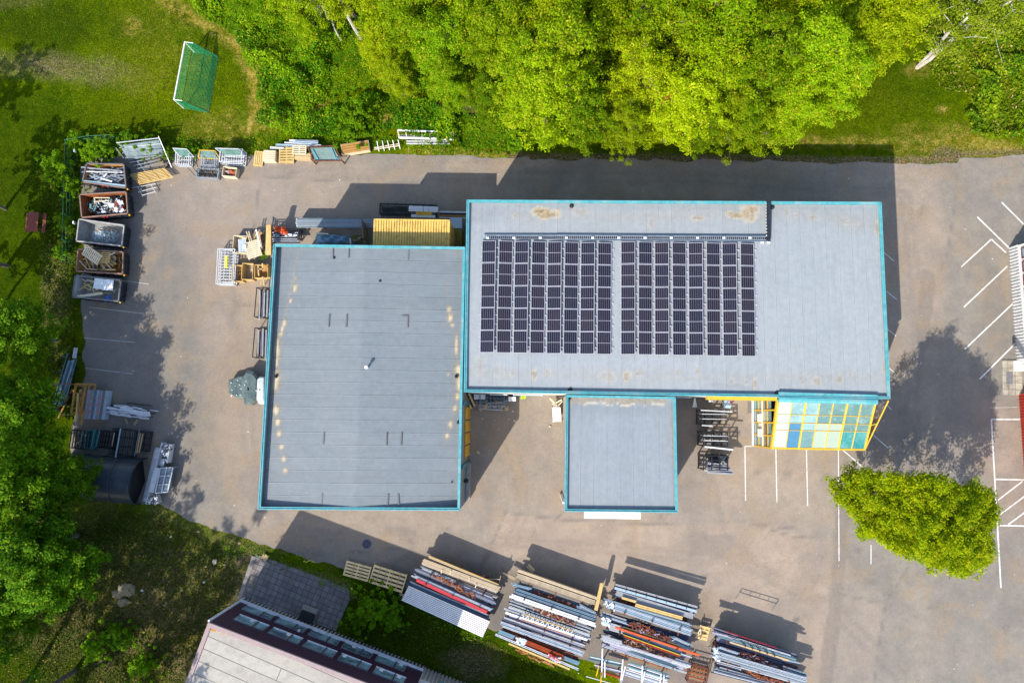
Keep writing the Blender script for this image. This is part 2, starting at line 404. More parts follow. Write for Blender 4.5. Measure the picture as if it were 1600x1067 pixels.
warm = mx(warm, 1.*polymask(px, py, [(790, 800), (880, 812), (1000, 818), (1170, 815), (1315, 850), (1325, 880), (1290, 1100), (1000, 1100), (900, 900), (766, 858)], 2, 1, 52, 20))
warm = mx(warm, .8*blob(px, py, 820, 690, 60, 60, 0, .5, .5, 53, 30))
warm = mx(warm, .8*polymask(px, py, [(1180, 560), (1330, 700), (1180, 800), (1060, 790), (1060, 640)], 10, 5, 54, 30))
warm = mx(warm, .7*polymask(px, py, [(1405, 262), (1470, 262), (1480, 480), (1420, 560)], 12, 8, 55, 40))
warm = np.clip(warm*(1-.8*polymask(px, py, [(1410, 745), (1530, 745), (1700, 780), (1700, 1300), (1345, 1300), (1366, 1066), (1384, 940), (1410, 885)], 3, 2, 56, 20)), 0, 1)
dark = np.zeros(len(V))
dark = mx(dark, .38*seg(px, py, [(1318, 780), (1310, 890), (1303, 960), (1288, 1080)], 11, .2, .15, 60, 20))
dark = mx(dark, .65*blob(px, py, 752, 888, 6, 26, 20, .5, .8, 61, 8))
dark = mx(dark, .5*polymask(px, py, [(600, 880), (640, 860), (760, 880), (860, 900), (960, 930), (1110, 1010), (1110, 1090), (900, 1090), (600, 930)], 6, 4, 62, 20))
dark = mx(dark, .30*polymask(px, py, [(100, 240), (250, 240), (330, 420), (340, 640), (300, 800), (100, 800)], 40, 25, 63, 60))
dark = mx(dark, .85*blob(px, py, 1148, 677, 7.5, 7.5, 0, .1, .05, 64))
dark = mx(dark, .5*blob(px, py, 1105, 672, 18, 30, 0, .5, .7, 65))
dark = mx(dark, .6*blob(px, py, 1095, 965, 14, 40, 20, .5, .8, 66, 10))
dark = mx(dark, .7*blob(px, py, 1243, 969, 4, 5, 0, .4, .6, 67, 5))
dark = mx(dark, .3*seg(px, py, [(370, 470), (360, 500), (380, 530), (350, 560), (362, 600)], 12, .6, .8, 68, 20))
dark = mx(dark, .28*blob(px, py, 400, 860, 90, 30, 10, .6, .7, 69, 30))
dark = mx(dark, .5*blob(px, py, 1588, 420, 7, 12, 0, .5, .5, 70))
dark = mx(dark, .28*blob(px, py, 1555, 470, 30, 160, -12, .6, .8, 71, 30))
dark = mx(dark, .45*blob(px, py, 1322, 806, 12, 6, 20, .4, .6, 73, 8))
dark = mx(dark, .22*blob(px, py, 760, 780, 14, 50, 10, .6, .8, 74, 14))
# fine seams between paving lots
for pl in ([(360, 281), (400, 276), (520, 283), (660, 286)], [(403, 300), (398, 350), (395, 380)], [(790, 800), (880, 812), (1000, 818), (1160, 816), (1240, 825)],
           [(790, 800), (766, 858)], [(1160, 815), (1240, 838), (1310, 842)], [(1320, 930), (1370, 940), (1384, 925)], [(1500, 256), (1496, 290), (1490, 330), (1480, 400)],
           [(195, 452), (260, 462), (300, 470), (420, 480)], [(1030, 800), (1036, 815)], [(1384, 940), (1366, 1066)], [(1420, 885), (1384, 940)], [(880, 800), (868, 812)],
           [(430, 860), (500, 866), (560, 862), (640, 855)], [(1310, 842), (1306, 1000)]):
    dark = mx(dark, .42*seg(px, py, pl, 1.3, .6, .5, 75, 9))
trk = 0
for pl in ([(250, 330), (330, 420), (370, 560), (385, 720), (430, 830), (560, 850)], [(262, 326), (343, 416), (384, 556), (398, 716), (440, 820), (560, 838)], [(420, 262), (700, 268), (1100, 272), (1420, 300), (1445, 500), (1430, 640)], [(420, 274), (700, 281), (1100, 285), (1408, 306), (1430, 500), (1416, 640)],
           [(760, 850), (900, 860), (1150, 880), (1300, 960), (1400, 1060)], [(766, 838), (905, 848), (1160, 868), (1312, 948), (1412, 1050)], [(770, 640), (800, 720), (812, 800), (790, 850)], [(783, 640), (813, 718), (826, 800), (806, 852)], [(1120, 760), (1130, 830), (1200, 900)]):
    trk = mx(trk, seg(px, py, pl, 4, .8, .6, 76, 25))
dark = mx(dark, .2*trk)
for pl in ([(1080, 830), (1150, 838), (1140, 875), (1074, 866)], [(600, 822), (650, 826), (648, 840), (598, 836)], [(1400, 640), (1440, 642), (1438, 700), (1398, 696)], [(250, 640), (300, 650), (290, 720), (240, 705)], [(820, 262), (900, 264), (898, 276), (818, 274)], [(1440, 420), (1462, 424), (1452, 540), (1430, 536)]):
    dark = mx(dark, .30*polymask(px, py, pl, 1, 1, 77, 6))
for (x, y, rx, ry) in ((1230, 740, 7, 9), (1185, 735, 5, 8), (1290, 745, 6, 8), (1340, 860, 5, 4), (1545, 560, 8, 10), (640, 845, 9, 5), (700, 826, 5, 3), (835, 830, 6, 3), (980, 846, 7, 4), (1100, 900, 6, 4), (345, 640, 9, 6), (290, 560, 6, 7), (240, 500, 7, 5), (460, 270, 9, 3), (620, 262, 7, 3), (1440, 330, 6, 10), (1500, 700, 8, 6), (1460, 950, 9, 6), (1570, 980, 7, 7), (1140, 645, 5, 6)):
    dark = mx(dark, .38*blob(px, py, x, y, rx, ry, x % 50, .6, .9, int(x+y), 6))
dark = mx(dark, .16*np.clip((fbm(px, py, 45, 190)-.52)*7, 0, 1)); 
warm = np.clip(warm+.9*(fbm(px, py, 60, 290)-.5), 0, 1)
stain = np.zeros(len(V))
for (x, y, rx, ry, r, s) in [(218, 405, 10, 8, 0, 1), (165, 478, 9, 6, 0, 1), (330, 460, 60, 20, -50, .6), (350, 600, 26, 60, 20, .6), (262, 430, 20, 9, -40, .8), (372, 560, 22, 40, 10, .7),
                             (290, 480, 10, 30, 30, .6), (395, 480, 18, 40, 0, .6), (250, 270, 40, 12, -20, .5), (1105, 950, 14, 30, 20, .9), (1535, 460, 10, 60, -15, .6), (1570, 440, 6, 50, -5, .8),
                             (790, 640, 30, 20, 0, .4), (330, 700, 30, 50, 20, .5), (280, 640, 14, 30, 40, .5), (640, 690, 20, 60, 0, .3), (1590, 650, 10, 60, 0, .5)]:
    stain = mx(stain, .7*s*blob(px, py, x, y, rx, ry, r, .5, .8, int(x), 12))
stain = mx(stain, .5*np.clip((fbm(px, py, 30, 90)-.58)*8, 0, 1))
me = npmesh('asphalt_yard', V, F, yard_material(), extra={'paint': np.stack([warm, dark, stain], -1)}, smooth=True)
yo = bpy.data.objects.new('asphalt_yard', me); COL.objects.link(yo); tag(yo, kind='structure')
# ---- painted lines
M_LINE = pm('line_paint', (.66, .65, .62), .8, var=.1, dirt=(.35, .32, .29), dirtamt=.8, dsc=2.5, bump=0)
M_LINEW = pm('worn_line_paint', (.50, .49, .47), .85, var=.2, dirt=(.18, .17, .16), dirtamt=.9, dsc=1.6, bump=0)
z7 = zm(4.64, 1270, 700)
LINES = [((190, 438), (232, 444), .06, 1), ((139, 480), (225, 490), .06, 1), ((131, 528), (211, 535), .05, 1), ((133, 575), (208, 584), .05, 1),
         ((1164, 697), (1174, 697), .09, 0), ((1164, 697), (1165, 782), .09, 0), ((1212, 690), (1214, 785), .09, 0), ((1260, 700), (1262, 790), .09, 0), ((1310, 700), (1311, 876), .08, 0),
         ((1361, 851), (1361, 881), .08, 0), ((1300, 688), (1362, 742), .10, 0), ((1345, 364), (1397, 408), .07, 0), ((1345, 423), (1401, 468), .07, 0), ((1345, 480), (1400, 525), .07, 0),
         ((1345, 540), (1399, 583), .07, 0), ((1350, 598), (1393, 640), .07, 0), ((1340, 658), (1388, 700), .08, 0),
         ((1565, 316), (1606, 357), .13, 0), ((1527, 339), (1577, 388), .13, 0), ((1549, 374), (1572, 395), .12, 0), ((1549, 374), (1502, 417), .12, 0), ((1574, 416), (1506, 480), .12, 0),
         ((1583, 474), (1508, 545), .12, 0), ((1586, 537), (1531, 592), .12, 0), ((1549, 655), (1594, 655), .13, 0), ((1549, 655), (1564, 918), .13, 0),
         (z7(1325, 225), z7(1600, 231), .13, 0), (z7(1520, 240), z7(1338, 380), .12, 0), (z7(1560, 330), z7(1345, 490), .12, 0), (z7(1560, 448), z7(1415, 555), .12, 0), (z7(1355, 560), z7(1640, 566), .12, 0),
         ((1547, 637), (1590, 636), .04, 1)]
for a, b_, wd, worn in LINES:
    A, B = P(*a, .008), P(*b_, .008); d = (B-A).normalized(); s = Vector((-d.y, d.x, 0))*wd*.46
    mb = MB(); mb.quad(A-s, B-s, B+s, A+s)
    o = mb.build('painted_line', M_LINEW if worn else M_LINE); tag(o, kind='structure')
# ---- patio of old slabs beside the school building
def slab_mat(name, c1, c2, sx, sy, ang, grout=(.05, .045, .04)):
    m, nt, b, o = newmat(name)
    tc = N(nt, 'ShaderNodeTexCoord'); mp = N(nt, 'ShaderNodeMapping'); mp.inputs['Rotation'].default_value = (0, 0, ang); nt.links.new(tc.outputs['Object'], mp.inputs[0])
    br = N(nt, 'ShaderNodeTexBrick'); nt.links.new(mp.outputs[0], br.inputs['Vector']); br.inputs['Scale'].default_value = 1
    br.inputs['Brick Width'].default_value = sx; br.inputs['Row Height'].default_value = sy; br.inputs['Mortar Size'].default_value = .02; br.offset = 0.0
    br.inputs['Color1'].default_value = (*c1, 1); br.inputs['Color2'].default_value = (*c2, 1); br.inputs['Mortar'].default_value = (*grout, 1)
    n2 = noise(nt, tc.outputs['Object'], 1.6, 6, .75)
    c = mixc(nt, ramp(nt, n2.outputs[0], .45, .65, 0, .6), br.outputs[0], (.12, .085, .06))
    nt.links.new(c, b.inputs['Base Color']); b.inputs['Roughness'].default_value = .9
    bp = N(nt, 'ShaderNodeBump'); bp.inputs['Strength'].default_value = .5; bp.inputs['Distance'].default_value = .03; bp.invert = True
    nt.links.new(br.outputs['Fac'], bp.inputs['Height']); nt.links.new(bp.outputs[0], b.inputs['Normal'])
    return m
pat = [P(*p, 0) for p in [(376, 935), (395, 870), (402, 866), (545, 918), (547, 935), (525, 985)]]
mb = MB(); mb.prism(pat, -.02, .03); o = mb.build('paved_patio', slab_mat('patio_slabs', (.16, .15, .15), (.24, .225, .22), .5, .5, R(21))); tag(o, kind='structure')
kerb = MB(); kerb.beam(P(374, 936, .03), P(397, 869, .03), .35, .1); o = kerb.build('patio_kerb', pm('kerb_stone', (.25, .22, .21), .9)); tag(o, kind='structure')
ent = [P(*p, 0) for p in [(1565, 563), (1592, 563), (1597, 575), (1597, 612), (1592, 617), (1566, 617)]]
mb = MB(); mb.prism(ent, 0, .12); o = mb.build('entrance_paving', slab_mat('entrance_slabs', (.33, .30, .24), (.42, .38, .30), .6, .6, R(2), (.15, .13, .1))); tag(o, kind='structure')
mb = MB(); mb.prism([P(*p, 0) for p in [(1571, 581), (1581, 581), (1581, 600), (1571, 600)]], .12, .14)
solo(mb, 'door_mat', pm('mat_grey', (.16, .16, .17), .9, bump=.5), 'grey rectangular door mat on pale paving by red wall', 'door mat')
# ================================================================== BUILDINGS
def lerp(a, b, t): return a+(b-a)*t
def bil(c, u, v):
    a = c[0]*(1-u)+c[1]*u; b_ = c[3]*(1-u)+c[2]*u
    return a*(1-v)+b_*v
def inset(c, d):
    """shrink quad NW,NE,SE,SW by d metres (2-D)"""
    out = []; n = 4
    for i in range(4):
        p, a, b_ = c[i], c[(i-1) % 4], c[(i+1) % 4]
        e1 = (p-a).normalized(); e2 = (b_-p).normalized()
        n1 = Vector((e1.y, -e1.x, 0)); n2 = Vector((e2.y, -e2.x, 0))
        dd = (n1+n2); q = p+dd*(d/(1+n1.dot(n2)))
        out.append(q)
    return out
def ringmesh(o, i, z0, z1, mb=None):
    mb = mb or MB(); n = len(o)
    vs = [(p.x, p.y, z0) for p in o]+[(p.x, p.y, z1) for p in o]+[(p.x, p.y, z0) for p in i]+[(p.x, p.y, z1) for p in i]
    fs = []
    for k in range(n):
        j = (k+1) % n
        fs += [(k, j, n+j, n+k), (2*n+j, 2*n+k, 3*n+k, 3*n+j), (n+k, n+j, 3*n+j, 3*n+k), (j, k, 2*n+k, 2*n+j)]
    return mb.add(vs, fs)
def roof_mat(name, base, seam_dir, seam, samt, alt, tint2, rough=.55):
    m, nt, b, o = newmat(name)
    tc = N(nt, 'ShaderNodeTexCoord'); v = tc.outputs['Object']
    stain, dark, pale, _ = attr_nodes(nt, 'paint')
    a = nt.nodes.new('ShaderNodeAttribute'); a.attribute_name = 'ruv'
    s = nt.nodes.new('ShaderNodeSeparateColor'); nt.links.new(a.outputs['Color'], s.inputs[0])
    co = s.outputs[seam_dir]; other = s.outputs[1-seam_dir]
    q = math_(nt, 'DIVIDE', co, seam); fr = math_(nt, 'FRACT', q); fl = math_(nt, 'FLOOR', q)
    wn = nt.nodes.new('ShaderNodeTexWhiteNoise'); wn.noise_dimensions = '1D'; nt.links.new(fl, wn.inputs['W'])
    st = math_(nt, 'ABSOLUTE', math_(nt, 'SUBTRACT', fr, .5))
    brk = noise(nt, v, 1.1, 4, .7); line = math_(nt, 'MULTIPLY', ramp(nt, st, .5-.04/seam, .5-.01/seam, 0, 1), ramp(nt, brk.outputs[0], .38, .6, .25, 1.2))
    big = noise(nt, v, .25, 5, .6); mid = noise(nt, v, 2.0, 6, .75)
    # streaks along the sheet
    mp = N(nt, 'ShaderNodeMapping'); mp.inputs['Scale'].default_value = (.3, 3, 1) if seam_dir == 1 else (3, .3, 1); nt.links.new(v, mp.inputs[0])
    stk = noise(nt, mp.outputs[0], 1.0, 5, .7)
    c = mixc(nt, ramp(nt, big.outputs[0], .38, .62), base, tint2)
    f = ramp(nt, wn.outputs['Value'], 0, 1, 1-alt, 1+alt)
    f = math_(nt, 'MULTIPLY', f, ramp(nt, stk.outputs[0], .3, .7, .94, 1.06))
    f = math_(nt, 'MULTIPLY', f, ramp(nt, mid.outputs[0], .3, .7, .92, 1.08)); gr = noise(nt, v, 9., 4, .8); f = math_(nt, 'MULTIPLY', f, ramp(nt, gr.outputs[0], .3, .7, .96, 1.04))
    f = math_(nt, 'MULTIPLY', f, ramp(nt, line, 0, 1, 1, 1-samt))
    c = mixc(nt, math_(nt, 'MULTIPLY', dark, .5), c, (.10, .10, .11))
    sn = noise(nt, v, 3.5, 5, .8)
    sc_ = mixc(nt, ramp(nt, sn.outputs[0], .4, .65), (.36, .27, .15), (.17, .125, .075))
    c = mixc(nt, math_(nt, 'MULTIPLY', stain, ramp(nt, sn.outputs[0], .3, .5, .7, 1.)), c, sc_)
    c = mixc(nt, pale, c, (.62, .52, .34))
    ml = nt.nodes.new('ShaderNodeVectorMath'); ml.operation = 'SCALE'; nt.links.new(c, ml.inputs[0]); nt.links.new(f, ml.inputs['Scale'])
    nt.links.new(ml.outputs[0], b.inputs['Base Color']); b.inputs['Roughness'].default_value = rough; b.inputs['Specular IOR Level'].default_value = .35
    bp = N(nt, 'ShaderNodeBump'); bp.inputs['Strength'].default_value = .5; bp.inputs['Distance'].default_value = .03
    hh = math_(nt, 'ADD', ramp(nt, line, 0, 1, 0, 1), math_(nt, 'MULTIPLY', mid.outputs[0], .5))
    nt.links.new(hh, bp.inputs['Height']); nt.links.new(bp.outputs[0], b.inputs['Normal'])
    return m
def roof_part(parent, c, zf, paintf, mat, res=.14, name='roof'):
    W = (c[1]-c[0]).length; L = (c[3]-c[0]).length
    nu, nv = int(W/res), int(L/res)
    u, v = np.meshgrid(np.linspace(0, 1, nu), np.linspace(0, 1, nv))
    cs = [np.array(q) for q in c]
    X = (cs[0][0]*(1-u)+cs[1][0]*u)*(1-v)+(cs[3][0]*(1-u)+cs[2][0]*u)*v
    Y = (cs[0][1]*(1-u)+cs[1][1]*u)*(1-v)+(cs[3][1]*(1-u)+cs[2][1]*u)*v
    Z = zf(u, v)
    idx = np.arange(nu*nv).reshape(nv, nu)
    F = np.stack([idx[1:, :-1], idx[1:, 1:], idx[:-1, 1:], idx[:-1, :-1]], -1).reshape(-1, 4)
    pxx, pyy = toPX(X.ravel(), Y.ravel(), Z.ravel())
    pt = paintf(pxx, pyy)
    o3 = np.array(XF[parent.name].translation)
    V = np.stack([X.ravel(), Y.ravel(), Z.ravel()], -1)-o3
    ruv = np.stack([u.ravel()*W, v.ravel()*L, np.zeros(u.size)], -1)
    me = npmesh(name, V, F, mat, extra={'paint': pt, 'ruv': ruv}, smooth=True)
    o = bpy.data.objects.new(name, me); COL.objects.link(o); o.parent = parent; XF[o.name] = XF[parent.name]
    return o
M_TEAL = pm('turquoise_coping', (.085, .33, .365), .4, var=.22, dirt=(.22, .36, .37), dirtamt=.8, dsc=.9)
M_TEALD = pm('teal_steel', (.03, .15, .18), .5)
M_WALL = pm('white_wall_sheet', (.62, .60, .55), .7, dirt=(.4, .36, .3), dirtamt=.4)
M_WALLG = pm('grey_wall_sheet', (.20, .20, .20), .7)
M_CONC = pm('concrete', (.36, .32, .27), .85, dirt=(.2, .17, .14))
M_YEL = pm('yellow_paint', (.66, .40, .03), .45, var=.12, dirt=(.5, .3, .05), dirtamt=.5, dsc=2)
M_YELD = pm('yellow_door_paint', (.62, .33, .015), .5, var=.12)
M_BLACK = pm('black_rubber', (.015, .015, .017), .7)
M_PATCH = pm('roof_tape_grey', (.13, .13, .14), .8)
M_WHITE = pm('white_paint', (.80, .80, .78), .5, var=.08, dirt=(.5, .47, .42), dirtamt=.5, dsc=2)
def capping(t, pts_o, pts_i, zt, mat):
    # raised outer lip and sheet joints
    n = len(pts_o)
    for i in range(n):
        j = (i+1) % n; mb = MB(); a, b_ = lerp(pts_o[i], pts_i[i], .25), lerp(pts_o[j], pts_i[j], .25); mb.beam(a+Vector((0, 0, zt+.03)), b_+Vector((0, 0, zt+.03)), .07, .06)
        L = (b_-a).length; k = int(L/2.4)
        for q in range(1, k):
            o1 = lerp(pts_o[i], pts_o[j], q/k); i1 = lerp(pts_i[i], pts_i[j], q/k); mb.beam(o1+Vector((0, 0, zt+.008)), i1+Vector((0, 0, zt+.008)), .06, .02)
        mb.build('capping_joint', mat, t)
def shell(name, label, corners, zt, cw, wallmat, copemat, zlow, cat='building'):
    c = [P(*q, zt) for q in corners]
    cen = sum(c, Vector())/4; cen.z = 0
    t = thing(name, label, cat, cen)
    flat = [Vector((p.x, p.y, 0)) for p in c]
    ins_ = inset(flat, .05)
    mb = MB(); ringmesh(ins_, inset(flat, cw-.04), 0, zt-.06, mb); mb.build('wall', wallmat, t)
    mb = MB(); ringmesh(flat, inset(flat, cw), zt-.16, zt, mb); mb.build('coping', copemat, t); capping(t, flat, inset(flat, cw), zt, copemat)
    return t, flat, inset(flat, cw-.02)
# ---------- left (west) hall
HL, flatL, inL = shell('warehouse', 'darker grey flat-roofed warehouse on the left, turquoise edging, yellow doors on its right side', [(427, 381), (727.5, 385.5), (719, 797.5), (402.5, 796)], 7.22, .22, M_WALLG, M_TEAL, 0)
def zL(u, v):
    r = np.abs(u-.48)/.5
    z = 7.18-.52*np.clip(r, 0, 1)**1.0
    return z-.10*np.exp(-((v-.5)/.3)**2)*np.clip(r, 0, 1)
def paintL(px, py):
    st = np.zeros_like(px); dk = np.zeros_like(px); pl = np.zeros_like(px)
    lft = [(466, 395), (450, 470), (436, 540), (430, 587), (426, 620), (434, 670), (441, 720), (446, 740)]
    rgt = [(697, 440), (702, 490), (712, 540), (717, 580), (714, 610), (708, 650), (700, 680), (690, 700)]
    st = mx(st, .35*seg(px, py, lft, 1.3, .6, .4, 2, 6)); st = mx(st, .3*seg(px, py, rgt, 1.3, .6, .4, 3, 6))
    for (x, y, rx, ry) in [(461, 450, 3, 5), (454, 470, 2, 3), (444, 505, 2.6, 5), (441, 514, 2, 4), (439, 522, 2.2, 3), (433, 545, 3.6, 15), (432, 565, 2.2, 8), (431, 593, 5, 14), (429, 603, 3.5, 8), (431, 641, 4, 7), (433.5, 659, 3.5, 5),
                           (436, 677, 3, 4), (439.5, 698, 3.2, 3), (443, 717, 3, 3.5), (445.5, 735, 3, 3), (701.5, 483, 2.5, 4), (703.5, 497, 3.2, 6), (706.5, 508, 2.2, 3), (713, 540, 2, 14), (716, 580, 5, 9), (717, 600, 3.5, 10),
                           (715, 619, 3.8, 5), (711, 638, 3, 4), (704, 663, 3, 5), (698.5, 681, 2.8, 4), (462, 435, 1.2, 2), (700, 585, 1.0, 3)]:
        b_ = blob(px, py, x, y, rx*.8, ry*.85, 0, .4, .45, int(x*3+y), 5); pl = mx(pl, .62*b_); st = mx(st, .6*blob(px, py, x, y, rx*1.7, ry*1.4, 0, .5, .5, int(x+y), 5))
    dk = mx(dk, .3*seg(px, py, [(721, 400), (722, 500), (716, 790)], 9, .7, .5, 5, 30))
    dk = mx(dk, .25*blob(px, py, 430, 470, 18, 90, 8, .6, .5, 6, 30))
    return np.stack([st, dk, pl], -1)
roof_part(HL, inL, zL, paintL, roof_mat('membrane_west_roof', (.160, .187, .202), 1, .98, .20, .03, (.174, .197, .211)))
def on_roof(px, py, z): return P(px, py, z)
def zroofL(px): return 7.18-.52*min(1, abs((px-427+8)/300-.48)/.5)
for (x0, y0, x1, y1) in [(520, 388, 520, 403), (545, 389, 544.5, 403), (638.5, 391, 638, 406), (514.5, 491, 513.5, 511), (542, 491, 541, 511), (637.5, 493, 637, 512), (628, 493.5, 637, 493.5), (506.5, 675, 505, 694),
                         (604.5, 676, 603.5, 696), (627.5, 676, 626.5, 696), (504, 770, 503, 790), (606.5, 772, 605.5, 791), (622, 772, 623.5, 791)]:
    mb = MB(); z = zroofL((x0+x1)/2)+.035
    mb.beam(P(x0, y0, z), P(x1, y1, z), .1, .03); mb.build('roof_patch', M_PATCH, HL)
def drain(parent, x, y, z, r=.16):
    mb = MB(); c = P(x, y, z); mb.cyl(c-Vector((0, 0, .1)), c+Vector((0, 0, .05)), r, 12); mb.cyl(c+Vector((0, 0, .05)), c+Vector((0, 0, .12)), r*.9, 10, r*.3)
    mb.build('roof_drain', M_BLACK, parent)
for x, y, r in [(431, 588, .14), (713, 588, .14), (522, 403, .09), (594, 439, .1), (716, 660, .12), (706, 753, .06)]: drain(HL, x, y, zroofL(x), r)
c = P(574.5, 574.5, 7.15); mb = MB(); mb.cyl(c-Vector((0, 0, .1)), c+Vector((0, 0, .62)), .085, 12); mb.cyl(c+Vector((0, 0, .55)), c+Vector((0, 0, .68)), .13, 12)
mb.build('vent_pipe', M_WHITE, HL)
# yellow doors on east wall, teal corner posts, plinth
bE = lambda t, z, off=.0: lerp(flatL[1], flatL[2], t)+Vector((off, 0, z))
def ty(py): return (py-385.5)/(797.5-385.5)
dE = (flatL[2]-flatL[1]).normalized(); nE = Vector((-dE.y, dE.x, 0))
if nE.x < 0: nE = -nE
tt = [.612, .665, .715, .765, .815]
for a, b_ in zip(tt[:-1], tt[1:]):
    mb = MB(); A = bE(a+.003, 0); B = bE(b_-.003, 0)
    for k in range(4):
        mb.beam(A+nE*.02+Vector((0, 0, .55+k*1.1)), B+nE*.02+Vector((0, 0, .55+k*1.1)), .10, 1.0)
    d = mb.build('door', M_YELD, HL)
    hb = MB(); q = lerp(A, B, .85)+nE*.14+Vector((0, 0, 1.1)); hb.beam(q-Vector((0, 0, .12)), q+Vector((0, 0, .12)), .05, .05); hb.build('door_handle', M_WHITE, d)
for q_ in (.84, .598): mb = MB(); mb.beam(bE(q_, 0)+nE*.05, bE(q_, 7)+nE*.05, .2, .25); mb.build('door_post', M_TEALD, HL)
mb = MB(); mb.beam(bE(.845, 3.2)+nE*.06, bE(.99, 3.2)+nE*.06, .08, .25); mb.build('wall_rail', M_TEALD, HL)
mb = MB(); mb.beam(bE(.845, .4)+nE*.08, bE(.99, .4)+nE*.08, .25, .8); mb.build('plinth', M_CONC, HL)
mb = MB(); q = bE(.90, 4.5)+nE*.2; mb.cyl(q, q+Vector((0, 0, .3)), .2, 12); mb.cyl(q+Vector((0, 0, .3)), q+Vector((0, 0, .4)), .2, 12, .05); mb.build('wall_lamp', M_BLACK, HL)
# ---------- main (east) hall
HM, flatM, inM = shell('solar_warehouse', 'largest pale flat-roofed warehouse carrying the two solar panel fields, with turquoise edging', [(729, 312), (1377.5, 315.5), (1391.5, 623.5), (724.5, 612.5)], 7.26, .22, M_WALL, M_TEAL, 0)
def zM(u, v): return 6.98+.06*np.cos((v-.5)*math.pi)
def paintM(px, py):
    st = np.zeros_like(px); dk = np.zeros_like(px); pl = np.zeros_like(px)
    for (x, y, rx, ry, s, r) in [(851, 334, 19, 7.5, 1., 8), (843, 330, 7, 6, 1, 0), (872, 334, 2.5, 6, .9, 0), (805, 337, 3, 3, .6, 0), (908, 331, 12, 5, .35, 0), (893, 328, 8, 5, .25, 0), (1171, 333, 12, 12, .85, -35), (1152, 337, 18, 4.5, .9, 8), (1178, 328, 8, 8, .9, 0),
                                 (1091, 341, 9, 3.5, .7, 0), (982, 341, 6, 5, .25, 0), (1018, 350, 5, 8, .3, 0), (1270, 340, 4, 4, .55, 0), (1243, 337, 3, 3.5, .5, 0), (1229, 331, 3, 5, .35, 0), (1325, 346, 14, 5, .3, 8), (1371, 357, 3, 10, .7, 0), (1322, 348, 3, 3, .4, 0),
                                 (801, 585, 3.5, 5, .5, 0), (834, 586, 4.5, 8, .65, 0), (855, 583, 4, 6, .4, 0), (948, 587, 12, 7, .3, 0), (955, 588, 6, 8, .4, 0), (979, 587, 5, 8, .75, 0), (998, 583, 6, 5, .4, 0), (1090, 580, 4, 6, .35, 0), (1143, 596, 4, 6, .4, 0), (1165, 596, 3, 5, .45, 0),
                                 (1180, 599, 3, 7, .7, 0), (1276, 595, 7, 7, .5, 0), (1312, 592, 4, 6, .5, 0), (1328, 586, 3, 3, .4, 0), (1254, 592, 8, 8, .25, 0), (1382, 575, 2, 10, .5, 0), (750, 572, 9, 12, .25, 0), (780, 580, 10, 8, .2, 0), (1250, 540, 4, 3, .25, 0), (1060, 581, 6, 3, .3, 0)]:
        b_ = blob(px, py, x, y, rx, ry, r, .35, .55, int(x*3+y), 7); st = mx(st, s*b_)
        ring = blob(px, py, x, y, rx*1.12, ry*1.15, r, .2, .55, int(x*3+y), 7)*(1-blob(px, py, x, y, rx*.95, ry*.92, r, .2, .55, int(x*3+y), 7))
        pl = mx(pl, .55*s*ring)
    st = mx(st, .18*seg(px, py, [(800, 337), (1000, 340), (1200, 330), (1370, 350)], 12, .8, .9, 40, 30))
    st = mx(st, .15*seg(px, py, [(735, 585), (900, 585), (1100, 590), (1380, 590)], 9, .8, .9, 41, 30))
    dk = mx(dk, .45*blob(px, py, 765, 333, 34, 12, 0, .8, .8, 42, 18)); dk = mx(dk, .35*seg(px, py, [(733, 320), (1000, 322), (1370, 325)], 5, .8, .7, 43, 20))
    dk = mx(dk, .3*seg(px, py, [(1110, 600), (1160, 605), (1180, 609)], 3, .6, .5, 44, 8)); dk = mx(dk, .35*seg(px, py, [(870, 606), (960, 606)], 2.5, .7, .5, 45, 8))
    dk = mx(dk, .2*blob(px, py, 1330, 330, 60, 12, 0, .8, .8, 46, 20))
    return np.stack([st, dk, pl], -1)
roof_part(HM, inM, zM, paintM, roof_mat('membrane_main_roof', (.270, .297, .312), 0, 1.0, .06, .015, (.284, .306, .320)))
for x, y in [(893, 322), (1206.5, 324), (891, 609), (1214, 614)]: drain(HM, x, y, 7.0, .18)
# canopy fascia over east half (yellow) and windows strip on south wall
dS = (flatM[2]-flatM[3]).normalized(); nS = Vector((dS.y, -dS.x, 0))
def mS(px, z, off=0.):
    t = (px-724.5)/(1391.5-724.5); q = lerp(flatM[3], flatM[2], t)+nS*off; q.z = z; return q
mb = MB(); mb.beam(mS(1108, 6.85, .12), mS(1217, 6.85, .12), .30, .55); mb.build('yellow_fascia', M_YEL, HM)
for (x0, x1, z0, z1) in [(760, 790, .9, 2.2), (800, 850, .9, 2.2), (1072, 1100, 1., 3.)]:
    mb = MB(); mb.beam(mS(x0, (z0+z1)/2, .03), mS(x1, (z0+z1)/2, .03), .06, z1-z0); f = mb.build('window', M_WHITE, HM)
    mb = MB(); mb.beam(mS(x0+2, (z0+z1)/2, .07), mS(x1-2, (z0+z1)/2, .07), .02, z1-z0-.2); mb.build('pane', M_TEALD, f)
